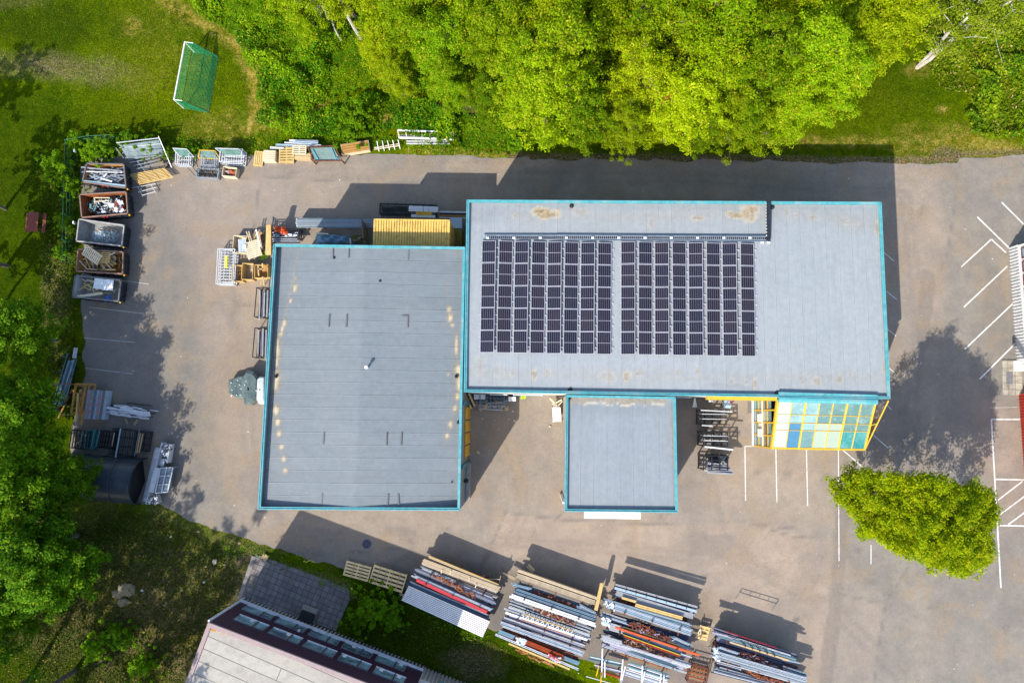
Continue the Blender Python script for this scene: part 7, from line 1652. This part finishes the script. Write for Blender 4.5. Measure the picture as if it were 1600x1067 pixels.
lane(3, Z4, (430, 568), (640, 640), 50, 1.7, 4, [M_LBL, M_WBAR, M_BLU], 'chan', 'left-hand light blue profile', f=f4); lane(3, Z4, (1150, 790), (1395, 870), 50, 1.7, 4, [M_LBL, M_NAVY, M_LBL], 'chan', 'right-hand light blue profile', f=f4)
lane(3, Z4, (440, 650), (1390, 930), 80, 1.85, 6, [M_WBAR, M_LBL, M_STEELW], 'chan', 'light blue or white profile', f=f4)
lane(3, Z4, (400, 720), (680, 800), 40, 1.6, 4, [M_WBAR, M_NAVY], 'chan', 'lower left white profile', f=f4)
tangle('rusty_clamps', [Z4(*p) for p in [(640, 790), (760, 810), (1150, 930), (1150, 960), (900, 900)]], 1.4, 1.8, 90, .5, .05, [M_RUSTO, M_RUST, M_REDBR], 'orange-brown clamps at the lower side of the right-end rack', 'scaffold clamps', 54)
lane(3, Z4, (380, 815), (1000, 975), 50, 1.6, 5, [M_WBAR, M_NAVY, M_LBL, M_WBAR, M_NAVY], 'chan', 'lowest white or navy profile', f=f4)
lane(3, Z4, (690, 780), (1380, 975), 20, 1.75, 2, [M_LBL, M_WBAR], 'chan', 'lower long pale profile', f=f4)
# thin frames on top of the right-end rack
tf = thing('loose_ladder', 'thin ladder-like frame laid on top of the right-end rack', 'frame', P(*Z4(820, 520), 0))
f0, f1, f2_, f3_ = [P(*Z4(*p), 2.9) for p in ((560, 395), (980, 520), (960, 570), (545, 440))]
for a, b_ in ((f0, f1), (f3_, f2_)): mb = MB(); mb.cyl(a, b_, .03, 5); mb.build('tube', M_DKST, tf)
mb = MB()
for k in range(5): mb.cyl(lerp(f0, f1, k/4), lerp(f3_, f2_, k/4), .025, 5)
mb.build('rung', M_DKST, tf)
for q in (f0, f1): mb = MB(); mb.cyl(q, q-Vector((0, 0, .9)), .025, 5); mb.build('leg', M_DKST, tf)
# things between the racks
pallet('pale yellow slatted pallet between the third rack and the right-end rack', *Z4(270, 400), .85, 1.15, R(-14), .35, M_WOODY, 4, tilt=(R(8), 0))
for i, (a, b_) in enumerate((((245, 320), (240, 480)), ((250, 340), (190, 455)))): zb(Z4, a, b_, .75, .08, .05, M_WOODW, 'lath', f"{['straight','slanting'][i]} pale lath on the yellow slatted pallet", 'lath')
cage('dark rusty steel crate below the yellow slatted pallet', *Z4(190, 830), 1.6, 1.4, 1.0, R(-14), M_RUST, 5, 4, levels=(.2, .6), mesh=M_RUSTO)
for i in range(3): zb(Z4, (330+i*25, 560), (400+i*18, 480), .3, .05, .05, M_DKST, 'thin_rod', f"thin dark rod, {ordn(i)} of three, leaning right of the yellow slatted pallet", 'rod')
M_WOODB = pm('lifted_pale_timber', (.86, .64, .32), .75, var=.12)  # timber colour brightened to stand in for lifted shade
pa_ = pallet('smaller light timber pallet left of the first rack', *Z1(170, 245), 2.2, 1.25, R(-14.5), .25, M_WOODB, 5, h=.16, gap=.4)
pb_ = pallet('larger light timber pallet between small pallet and first rack', *Z1(455, 315), 2.95, 1.55, R(-16.5), .35, M_WOODB, 5, h=.18, gap=.45)
for pr, L, W, n in ((pa_, 2.2, 1.25, 3), (pb_, 2.95, 1.55, 5)):
    mb = MB()
    for k in range(1, n): mb.box((-L/2+L*k/n, 0, .185), (.07, W, .04))
    mb.build('cross_bar', M_WOODY, pr, local=True)
    mb = MB(); hh = pr.location.z
    for sx in (-1, 1):
        for sy in (-1, 1): mb.box((sx*(L/2-.08), sy*(W/2-.08), -hh/2), (.12, .12, hh))
    mb.build('block', M_WOOD, pr, local=True)
zb(Z1, (110, 400), (130, 440), .08, .14, .05, pm('lemon_chip', (.62, .62, .06), .6), 'yellow_strip', 'small lemon-yellow strip on the patio edge', 'strip'); zb(Z1, (560, 455), (600, 475), .4, .2, .1, M_WOODG, 'timber_block', 'small block below the larger pallet', 'timber')
mb = MB()
for k in range(7): x = 480-5+k*2.6; mb.box(P(x, 876.5+math.sin(k*1.3)*1.2, .12), (.16, .06, .03), rnd.random())
solo(mb, 'yellow_tape', pm('lemon_tape', (.65, .65, .05), .6), 'crumpled lemon-yellow tape on the grass above the patio', 'tape')
zb(lambda x, y: (x, y), (410, 868), (418, 873), .15, .5, .12, M_WOOD, 'board', 'short wooden board at the upper corner of the patio', 'board')
# ================================================================== LOWER LEFT YARD
Y1 = zm(7.621, 70, 540); Y2 = zm(7.622, 110, 660)
for i, (x0, y0, x1, y1, mt) in enumerate([(372, 25, 350, 150, M_STEELW), (295, 175, 130, 700, M_LBL), (318, 180, 150, 710, M_BLU), (335, 175, 165, 720, M_STEELW), (350, 165, 185, 720, M_LBL), (365, 185, 205, 700, M_BLU), (375, 160, 225, 680, M_TEALB), (345, 250, 245, 640, M_LBL), (272, 90, 85, 740, M_TEALB)]):
    zb(Y1, (x0, y0), (x1, y1), .75, .14 if i not in (0, 8) else (.3 if i == 0 else .05), .12, mt, 'long_profile', f"long bluish steel profile, {ordn(i)} from the left, in the shaded heap beside the maples", 'metal profile', prof='chan')
mb = MB()
for y in (120, 300, 450, 600, 720): mb.box(P(*Y1(330-y*.22, y), .33), (1.6, .12, .6), R(10))
solo(mb, 'bearers', M_DKST, 'dark bearers under the shaded heap of bluish profiles', 'bearers')
ft = thing('trestle_stack', 'stack of yellow-brown timber frames and trestles left of the strapped panel stack', 'timber frame', P(*Y1(430, 640), 0))
for a, b_, z, w_ in (((375, 450), (315, 810), 1.1, .16), ((490, 450), (430, 810), 1.1, .16), ((360, 455), (610, 462), 1.15, .12), ((355, 480), (500, 480), 1.0, .10), ((340, 560), (490, 575), 1.05, .10), ((310, 800), (450, 820), 1.05, .12), ((540, 450), (505, 600), .9, .12), ((600, 470), (590, 540), .9, .12),
                     ((425, 520), (425, 560), 1.2, .2), ((395, 570), (372, 900), 1.2, .13), ((400, 660), (420, 800), 1.2, .10), ((465, 760), (438, 940), 1.1, .14), ((440, 600), (430, 730), .8, .3), ((320, 740), (480, 760), .9, .10), ((350, 520), (340, 700), .6, .2)):
    mb = MB(); mb.beam(P(*Y1(*a), z), P(*Y1(*b_), z), w_, .10); mb.build('bar', M_WOODO if w_ != .13 else M_WOODY, ft)
for x, y in ((370, 470), (490, 470), (320, 790), (440, 800)): mb = MB(); q = P(*Y1(x, y), 1.05); mb.beam(q, Vector((q.x, q.y, 0)), .12, .12); mb.build('leg', M_WOODO, ft)
zb(Y1, (332, 510), (162, 862), .3, .12, .1, M_WOODO, 'timber_prop', 'slanting timber prop left of the timber frames', 'prop', z2=.2); zb(Y1, (195, 450), (370, 462), 1.2, .07, .05, M_RUSTO, 'thin_lath', 'thin orange lath bridging steel profiles and timber frames', 'lath'); zb(Y1, (170, 820), (330, 822), .5, .05, .05, M_WOODG, 'thin_lath', 'thin pale lath at the foot of the timber frames', 'lath')
ps = thing('strapped_panels', 'stack of grey-blue panels tied with orange straps', 'panel stack', P(*Y1(600, 700), 0))
c4 = [P(*Y1(*p), 1.0) for p in ((515, 525), (748, 535), (700, 880), (460, 870))]
for k in range(9):
    u0, u1 = (k+.08)/9, (k+.92)/9; a, b_, c, d = lerp(c4[0], c4[1], u0), lerp(c4[0], c4[1], u1), lerp(c4[3], c4[2], u1), lerp(c4[3], c4[2], u0); dz = Vector((0, 0, rnd.uniform(-.04, .04)))
    mb = MB(); mb.hexa([Vector((q.x, q.y, .1)) for q in (d, c, b_, a)]+[q+dz for q in (d, c, b_, a)]); mb.build('panel', [M_LBL, M_PURP, M_GRYB, M_BLU][k % 4], ps)
for v in (.27, .5, .75): mb = MB(); mb.beam(lerp(c4[0], c4[3], v)+Vector((0, 0, .07)), lerp(c4[1], c4[2], v)+Vector((0, 0, .07)), .05, .02); mb.build('strap', pm('salmon_strap', (.55, .22, .13), .6), ps)
for u in (.04, .3, .68, .97): mb = MB(); mb.beam(lerp(c4[0], c4[1], u)+Vector((0, 0, .09)), lerp(c4[3], c4[2], u)+Vector((0, 0, .09)), .035, .02); mb.build('strap', bpy.data.materials['salmon_strap'], ps)
# white bundle
tangle('white_profiles', [Y1(*p) for p in [(745, 710), (960, 690), (1260, 770), (1250, 870), (1120, 860), (780, 810)]], .25, .75, 90, 1.6, .09, [M_WBAR, M_STEELW, M_WBAR, M_DKST], 'loose bundle of white and black facade profiles right of the strapped panels', 'facade profiles', 61, R(-7), .05)
for i, (a, b_, w_, mt) in enumerate((((760, 745), (1250, 800), .16, M_WBAR), ((770, 775), (1255, 820), .14, M_WBAR), ((790, 815), (1240, 862), .06, M_WBAR), ((975, 680), (1275, 715), .08, M_DKST), ((630, 708), (745, 720), .06, M_DKST), ((1250, 765), (1355, 780), .05, M_WBAR))):
    zb(Y1, a, b_, .82, w_, .08, mt, 'long_profile', f"{'black' if mt is M_DKST else 'white'} long profile, {ordn(i)}, on the loose white bundle right of the strapped panels", 'metal profile', prof='chan')
for i, (a, b_) in enumerate((((1110, 880), (1065, 945)), ((960, 870), (995, 930)))): zb(Y1, a, b_, .06, .25, .1, M_WOODG, 'timber_block', f"{['right','left'][i]} timber block under the white facade profiles", 'timber')
# dark stillages
for i, (x, y, L, W) in enumerate(((170, 200, 1.5, 1.6), (300, 200, .8, 1.6), (480, 200, 1.3, 1.5), (680, 235, 2.0, 2.3), (900, 220, 1.1, 1.7))):
    cage(f"black steel rack, {ordn(i)} from the left, above the tarpaulin tunnel", *Y2(x, y), L, W, .9, R(-6), M_DKST if i != 1 else M_TEALD, 5, 3, levels=(.15, .5))
for i, (a, b_, mt, w_) in enumerate((((600, 70), (538, 415), M_LBL, .10), ((835, 125), (790, 370), M_WOODO, .12), ((865, 130), (818, 360), M_WOODG, .10), ((290, 80), (245, 300), M_TEALB, .06), ((350, 90), (305, 290), M_TEALB, .06), ((150, 100), (112, 300), M_TEALB, .05), ((525, 120), (495, 280), M_WOODG, .07), ((825, 80), (765, 400), M_BLU, .05))):
    zb(Y2, a, b_, 1.05, w_, .08, mt, 'long_bar', f"{['pale blue','orange-brown','weathered','sea-green','sea-green','thin sea-green','greyish','thin blue'][i]} bar, {ordn(i)} listed, lying on the black racks above the tunnel", 'bar')
# tarpaulin tunnel
tn = thing('tarpaulin_tunnel', 'dark rounded tarpaulin storage tunnel under the overhanging maple', 'storage tunnel', P(180, 752, 0))
e0 = [P(*Y2(905, 450), .0), P(*Y2(830, 965), .0)]; e1 = [P(118, 712, 0), P(118, 775, 0)]
e0 = [P(232, 716, 0), P(222, 787, 0)]; e1 = [P(112, 708, 0), P(104, 776, 0)]
ns, na = 22, 18; mb = MB(); Ht = 2.7
for s in range(ns+1):
    a = lerp(e0[0], e1[0], s/ns); b_ = lerp(e0[1], e1[1], s/ns); c = (a+b_)/2; r_ = (a-b_)/2
    for k in range(na+1):
        th_ = math.pi*k/na; q = c+r_*math.cos(th_); sag = -.05*abs(math.sin(s*math.pi/4.4))*math.sin(th_); mb.v.append((q.x, q.y, Ht*math.sin(th_)**.8*1.0+sag if 0 < k < na else 0))
for s in range(ns):
    for k in range(na): i = s*(na+1)+k; mb.f.append((i, i+1, i+na+2, i+na+1)); mb.m.append(0)
M_TARP = pm('dark_tarpaulin', (.030, .042, .055), .38, var=.3, spec=.5, bump=.4, bsc=4); mb.build('tarpaulin', M_TARP, tn, smooth=True)
for s in (.02, .28, .52, .76): 
    mb = MB(); a = lerp(e0[0], e1[0], s); b_ = lerp(e0[1], e1[1], s); c = (a+b_)/2; r_ = (a-b_)/2; pv = None
    for k in range(na+1):
        th_ = math.pi*k/na; q = c+r_*math.cos(th_)*1.012; q.z = (Ht+.03)*math.sin(th_)**.8 if 0 < k < na else 0
        if pv: mb.cyl(pv, q, .035, 5)
        pv = q
    mb.build('hoop', M_TARP, tn)
mb = MB(); c = (e0[0]+e0[1])/2; vs = [c]; 
for k in range(na+1): th_ = math.pi*k/na; q = c+(e0[0]-e0[1])/2*math.cos(th_)*.97; q.z = Ht*.97*math.sin(th_)**.8 if 0 < k < na else 0; vs.append(q+(e1[0]-e0[0]).normalized()*.5)
mb.add(vs, [(0, k+1, k+2) for k in range(na)]); mb.build('end_flap', M_BLACK, tn)
# scaffold stack beside the tunnel
A_ = Y2
sc_ = thing('scaffold_decks', 'long stack of aluminium scaffold decks standing right of the tarpaulin tunnel', 'scaffold', P(*Y2(1030, 600), 0))
for i, (a, b_, w_, z, mt) in enumerate((((1040, 300), (890, 940), .42, .9, M_STEEL), ((1120, 240), (1080, 520), .5, .7, M_STEEL), ((1035, 540), (960, 830), .45, 1.1, M_STEELW), ((1185, 260), (1150, 480), .12, .9, M_WBAR), ((1090, 240), (900, 970), .06, 1.0, M_WBAR), ((1010, 860), (1040, 960), .3, .7, M_STEELW))):
    mb = MB(); A, B = P(*Y2(*a), z), P(*Y2(*b_), z); mb.chan(A, B, w_, .12, .04); mb.beam(Vector((A.x, A.y, z/2)), Vector((B.x, B.y, z/2)), w_*.9, z-.16)
    n = int((B-A).length/.45)
    for k in range(n): c_ = lerp(A, B, (k+.5)/n); mb.beam(c_+Vector((-w_/2, -.03, .07)), c_+Vector((w_/2, .03, .07)), .05, .03)
    mb.build('deck', mt, sc_)
tangle('couplers', [Y2(*p) for p in [(1090, 240), (1220, 250), (1170, 480), (1100, 520)]], .8, 1.0, 45, .3, .07, [M_WBAR, M_STEELW, M_DKST], 'jumble of metal couplers on the upper end of the scaffold decks', 'couplers', 62)
tangle('couplers', [Y2(*p) for p in [(870, 900), (1050, 850), (1050, 970), (930, 990)]], .8, 1.0, 40, .3, .07, [M_WBAR, M_STEELW, M_DKST], 'jumble of metal couplers on the lower end of the scaffold decks', 'couplers', 63)
gw = thing('window_grid', 'glazed grid frame resting against the scaffold decks', 'frame', P(*Y2(1130, 680), 0))
g4 = [P(*Y2(*p), 1.0) for p in ((1075, 540), (1222, 535), (1160, 825), (1010, 840))]
for u in (0, .5, 1): mb = MB(); mb.beam(lerp(g4[0], g4[1], u), lerp(g4[3], g4[2], u), .07, .08); mb.build('frame_bar', M_STEELW, gw)
for v in (0, .33, .68, 1): mb = MB(); mb.beam(lerp(g4[0], g4[3], v)+Vector((0, 0, .01)), lerp(g4[1], g4[2], v)+Vector((0, 0, .01)), .06, .07); mb.build('frame_bar', M_STEELW, gw)
mb = MB(); mb.hexa([q-Vector((0, 0, .6)) for q in g4[::-1]]+[q-Vector((0, 0, .08)) for q in g4[::-1]]); mb.build('pane', glassmat('dull_blue_glass', (.07, .11, .13), .15, (.20, .26, .29), .3, 2), gw)
for q in g4: mb = MB(); mb.beam(q-Vector((0, 0, .05)), Vector((q.x, q.y, 0)), .07, .07); mb.build('leg', M_STEEL, gw)
# ================================================================== COURTYARDS
W1 = zm(8.42, 710, 600); W2 = zm(6.667, 1050, 600)
for i, (a, b_) in enumerate((((140, 122), (222, 318)), ((165, 122), (240, 300)), ((190, 120), (268, 292)))):
    zb(W1, a, b_, 3.2, .16, .1, [M_WOODY, M_DKST, M_WOOD][i], 'long_plank', f"{['left tan','middle dark','right tan'][i]} long plank leaning in the corner between the two warehouses", 'plank', z2=.3)
def boxy(label, zf, pts, z, mat, name='white_box', cat='box', lid=None):
    c4 = [P(*zf(*p), z) for p in pts]; mb = MB(); mb.hexa([Vector((q.x, q.y, .0)) for q in c4[::-1]]+c4[::-1]); cc = sum(c4, Vector())/4
    mb.hexa([lerp(q, cc, -.03)+Vector((0, 0, .002)) for q in c4[::-1]]+[lerp(q, cc, -.03)+Vector((0, 0, .05)) for q in c4[::-1]]); return solo(mb, name, lid or mat, label, cat)
boxy('white flat-topped box at the left below the solar warehouse wall', W1, [(258, 135), (402, 138), (402, 200), (262, 200)], 1.1, M_WHITE)
boxy('smaller white box at the middle below the solar warehouse wall', W1, [(712, 168), (806, 168), (808, 224), (712, 224)], .9, M_WHITE)
cage('blue-grey steel rack against the warehouse wall between the white boxes', *W1(505, 190), 2.1, .8, 1.3, R(-1), M_BLU, 7, 2, levels=(.3, .8))
for i, y in enumerate((265, 318)): 
    t = thing('ladder', f"{['upper','lower'][i]} short aluminium ladder lying in the left courtyard", 'ladder', P(*W1(480, y), .25), R(-3))
    for s in (-1, 1): mb = MB(); mb.box((0, s*.12, 0), (2.6 if i == 0 else 2.1, .05, .07)); mb.build('rail', M_STEELW, t, local=True)
    mb = MB()
    for k in range(9): mb.box((-.9+k*.225, 0, 0), (.04, .2, .03))
    mb.build('rung', M_STEEL, t, local=True)
tangle('litter', [W1(*p) for p in [(300, 190), (700, 200), (660, 300), (320, 350)]], .05, .5, 60, .5, .08, [M_BRN, M_DKST, M_WOOD, M_GRYB], 'dark scrap and wood bits in front of the warehouse wall', 'scrap', 71)
for i, (x, y, r_) in enumerate(((350, 318, .28), (350, 250, .22), (685, 325, .2), (365, 455, .07), (790, 485, .12), (715, 462, .06), (315, 895, .14), (590, 590, .06), (1255, 558, .09), (770, 358, .09))):
    mb = MB(); q = P(*W1(x, y), .04); n = 6
    for k in range(n): mb.box(q+Vector((rnd.uniform(-r_, r_)*.6, rnd.uniform(-r_, r_)*.6, .02*k)), (r_, r_*.6, .02), rnd.random()*3)
    solo(mb, 'wood_scrap', M_WOOD if i < 3 else M_WOODW, f"small pale scrap, {ordn(i)}, on the asphalt between warehouse and annex", 'scrap', 'scraps on the courtyard asphalt')
mb = MB(); q = P(*W1(895, 165), .8)
for k in range(10): mb.box(q+Vector((rnd.uniform(-.3, .3), rnd.uniform(-.15, .15), rnd.uniform(-.3, 0))), (.25, .2, .2), rnd.random()*3)
solo(mb, 'yellow_green_bag', pm('lime_plastic', (.45, .55, .03), .5), 'lime-yellow bag at the foot of the warehouse wall', 'bag')
mb = MB(); c4 = [P(*W1(*p), .75) for p in ((1285, 305), (1395, 303), (1407, 492), (1298, 497))]; mb.hexa([q-Vector((0, 0, .06)) for q in c4[::-1]]+c4[::-1])
for q in c4: mb.beam(lerp(q, sum(c4, Vector())/4, .1)-Vector((0, 0, .06)), Vector((q.x, q.y, 0)), .06, .06)
solo(mb, 'white_board', M_WHITE, 'white rectangular table top beside the annex wall', 'table')
for i, (a, b_, w_) in enumerate((((1255, 190), (1320, 255), .12), ((1285, 260), (1360, 290), .1), ((1330, 250), (1415, 205), .12), ((1360, 290), (1420, 225), .1), ((1300, 285), (1330, 300), .1), ((1400, 185), (1440, 150), .06), ((1350, 180), (1440, 140), .05))):
    zb(W1, a, b_, .6, w_, .06, M_WOODW if i < 5 else M_DKST, 'loose_lath', f"{'pale' if i < 5 else 'dark'} lath, {ordn(i)}, in the heap at the corner of warehouse and annex", 'lath')
racks_ = []
for i, (x, y, lab) in enumerate(((437, 345, 'upper'), (452, 572, 'middle'), (455, 820, 'lower'))):
    H_ = 2.4; bx, by = W2(x, y); q = P(bx, by, H_); L_, W_ = 2.05, 1.22
    t = thing('trolley_rack', f"{lab} black steel shelving rack between annex and glass hall", 'storage rack', Vector((q.x, q.y, 0)), R(-1), 'black racks beside the glass hall')
    for sx in (-1, -.33, .33, 1):
        for sy in (-1, 1):
            if abs(sx) < .5 and sy == 1 and i == 0: pass
            mb = MB(); mb.box((sx*(L_/2-.04), sy*(W_/2-.04), H_/2), (.08, .08, H_)); mb.build('post', M_DKST, t, local=True)
    for z in (.25, H_):
        mb = MB()
        for v in (-1, -.33, .33, 1): mb.box((0, v*(W_/2-.04), z), (L_, .07, .07))
        for u in (-1, -.33, .33, 1): mb.box((u*(L_/2-.04), 0, z+.002), (.09, W_, .06))
        mb.build('shelf_frame', M_DKST, t, local=True)
    for z in (1.35, 2.45):
        if i == 2: break
        for v in (-.33, .33): mb = MB(); mb.box((0, v*(W_/2)+.05, z+.02), (L_*.98, .05, .04)); mb.build('shelf_bar', M_STEELW, t, local=True)
zb(W2, (300, 272), (630, 290), 2.55, .09, .07, M_STEELW, 'long_profile', 'silver bar across the top of the upper black rack', 'metal bar'); zb(W2, (340, 652), (635, 684), 2.45, .12, .07, M_WBAR, 'long_profile', 'white bar along the lower side of the middle black rack', 'metal bar'); zb(W2, (310, 430), (420, 436), 2.4, .08, .06, M_STEELW, 'long_profile', 'short silver bar at the lower edge of the upper black rack', 'metal bar')
for k in range(7): zb(W2, (375-k*1, 818+k*17), (590+k*8, 852+k*14), 2.1+.03*k, .10, .08, [M_WBAR, M_WBAR, M_NAVY][k % 3], 'long_profile', f"{['white','white','navy'][k%3]} profile, {ordn(k)} from the top, piled on the lower black rack", 'metal profile', prof='chan')
zb(W2, (335, 895), (640, 932), 2.2, .10, .08, M_WBAR, 'long_profile', 'longest white bar at the lower edge of the lower black rack', 'metal bar'); zb(W2, (380, 790), (500, 815), 1.4, .5, .5, M_DKST, 'black_block', 'black block inside the lower black rack', 'block')
tangle('dark_goods', [W2(*p) for p in [(340, 755), (560, 755), (560, 830), (340, 880)]], .3, 1.3, 40, .9, .12, [M_DKST, M_NAVY, M_GRYB], 'dark goods on the lower shelves of the lower black rack', 'goods', 72)
t = thing('wheelie_bin', 'grey wheelie bin with red tag beneath the yellow fascia', 'bin', P(*W2(550, 210), 0), R(-8))
mb = MB(); mb.hexa([Vector(p) for p in ((-.24, -.26, .05), (.24, -.26, .05), (.24, .26, .05), (-.24, .26, .05), (-.29, -.33, 1.0), (.29, -.33, 1.0), (.29, .33, 1.0), (-.29, .33, 1.0))]); mb.build('body', M_GRYB, t, local=True)
mb = MB(); mb.box((0, 0, 1.04), (.66, .74, .06)); mb.box((0, .1, 1.08), (.45, .4, .04)); mb.build('lid', M_LBL, t, local=True)
mb = MB(); mb.box((.25, .2, 1.1), (.25, .16, .04)); mb.build('tag', M_RED, t, local=True)
for s in (-1, 1): mb = MB(); mb.cyl((s*.2, .3, .09), (s*.28, .3, .09), .09, 10); mb.build('wheel', M_BLACK, t, local=True)
mb = MB(); c4 = [P(*W2(*p), z) for p, z in (((232, 145), 2.4), ((243, 145), 2.4), ((262, 240), .7), ((215, 240), .7))]; mb.hexa([q-Vector((0, 0, .05)) for q in c4[::-1]]+c4[::-1]); mb.beam(c4[3], Vector((c4[3].x, c4[3].y+.3, 0)), .05, .05); mb.beam(c4[2], Vector((c4[2].x, c4[2].y+.3, 0)), .05, .05)
solo(mb, 'white_chute', M_WHITE, 'white tapered chute leaning on the warehouse wall right of the annex', 'chute')
mb = MB(); q = P(*W2(405, 175), 1.0); mb.box(q, (.35, .2, .1)); mb.box(q-Vector((0, 0, .5)), (.2, .15, .9)); mb.box(q+Vector((0, 0, .08)), (.25, .12, .05)); solo(mb, 'post_box', M_WHITE, 'small white box at the warehouse wall right of the white chute', 'box')
mb = MB(); mb.prism([P(*W2(*p), 0) for p in ((787, 182), (840, 182), (842, 300), (790, 300))], .004, .03); solo(mb, 'paving_plate', pm('plate_grey', (.15, .145, .14), .9), 'flat grey plate in the asphalt beside the glass hall', 'plate')
# manhole
t = thing('manhole_cover', 'round blue-grey manhole cover in the asphalt below the left warehouse', 'manhole cover', P(573, 849.5, 0))
mb = MB(); mb.cyl((0, 0, .0), (0, 0, .015), .44, 28); mb.build('ring', pm('ring_concrete', (.16, .15, .17), .9), t, local=True)
mb = MB(); mb.cyl((0, 0, .015), (0, 0, .025), .34, 28); mb.build('lid', pm('iron_lid', (.035, .04, .075), .5, .3), t, local=True)
mb = MB()
for k in range(8): a = k*math.pi/4; mb.box((math.cos(a)*.2, math.sin(a)*.2, .028), (.16, .035, .008), a)
mb.cyl((0, 0, .025), (0, 0, .032), .06, 10); mb.build('ribs', pm('iron_rib', (.12, .12, .16), .5), t, local=True)
# stump, rocks, litter on the lower left ground
t = thing('tree_stump', 'freshly cut pale tree stump on the brown ground at the lower left', 'tree stump', P(337, 876.5, 0))
mb = MB(); mb.cyl((0, 0, 0), (0, 0, .22), .26, 14, .22); mb.build('bark', M_BARK, t, local=True); mb = MB(); mb.cyl((0, 0, .22), (0, 0, .235), .21, 14); mb.build('cut_face', M_WOODW, t, local=True)
def rock(label, x, y, r_, mat, seed, h=.5):
    rs = np.random.RandomState(seed); c = P(x, y, 0); mb = MB(); n = 10
    for l, (s, z) in enumerate(((1, 0), (1.05, .35), (.8, .8), (.35, 1.))):
        for k in range(n): a = k*6.283/n+rs.normal()*.05; rr_ = r_*s*(1+rs.normal()*.12); mb.v.append((c.x+math.cos(a)*rr_, c.y+math.sin(a)*rr_*.75, z*h*r_+rs.normal()*.02))
    for l in range(3):
        for k in range(n): mb.f.append((l*n+k, l*n+(k+1) % n, (l+1)*n+(k+1) % n, (l+1)*n+k)); mb.m.append(0)
    mb.f.append(tuple(3*n+k for k in range(n))); mb.m.append(0)
    solo(mb, 'rock', mat, label, 'rock', 'rocks on the lower left ground')
M_ROCK = pm('lichen_rock', (.30, .24, .14), .95, var=.3, dirt=(.16, .13, .08), bump=.8, bsc=8)
rock('largest lichen-yellow rock of the group on the shaded ground', 199, 921, .75, M_ROCK, 1, .4); rock('pale rock at the left of the rock group', 185, 928, .5, M_ROCK, 2, .5); rock('lowest small rock of the rock group', 193, 940, .5, M_ROCK, 3, .5)
for i, (x, y) in enumerate(((222, 922), (319, 909), (267, 838), (219, 868), (285, 922), (322, 884), (351, 882), (225, 927), (258, 945), (310, 830), (375, 848))): rock(f"tiny pale stone, {ordn(i)}, scattered on the lower left ground", x, y, .13, M_WHITE if i < 3 else M_ROCK, 10+i, .6)
rs = np.random.RandomState(9); mb = MB()
for k in range(160):
    x, y = rs.uniform(140, 1600), rs.uniform(255, 1060); q = P(x, y, .012)
    s = rs.uniform(.02, .06); mb.box(q, (s*1.6, s, .012), rs.uniform(0, 3), mi=rs.randint(2))
for k in range(500):
    x = rs.uniform(660, 1600); y = 249+rs.exponential(4) if rs.uniform() < .8 else rs.uniform(250, 300); q = P(x, y+ (3 if x < 1450 else -3), .012); s = rs.uniform(.02, .05); mb.box(q, (s*1.6, s, .012), rs.uniform(0, 3), mi=2)
solo(mb, 'ground_litter', [M_WHITE, M_WOOD, M_RUSTO], 'tiny scattered leaves and bits of litter on the asphalt yard', 'litter', kind='stuff')
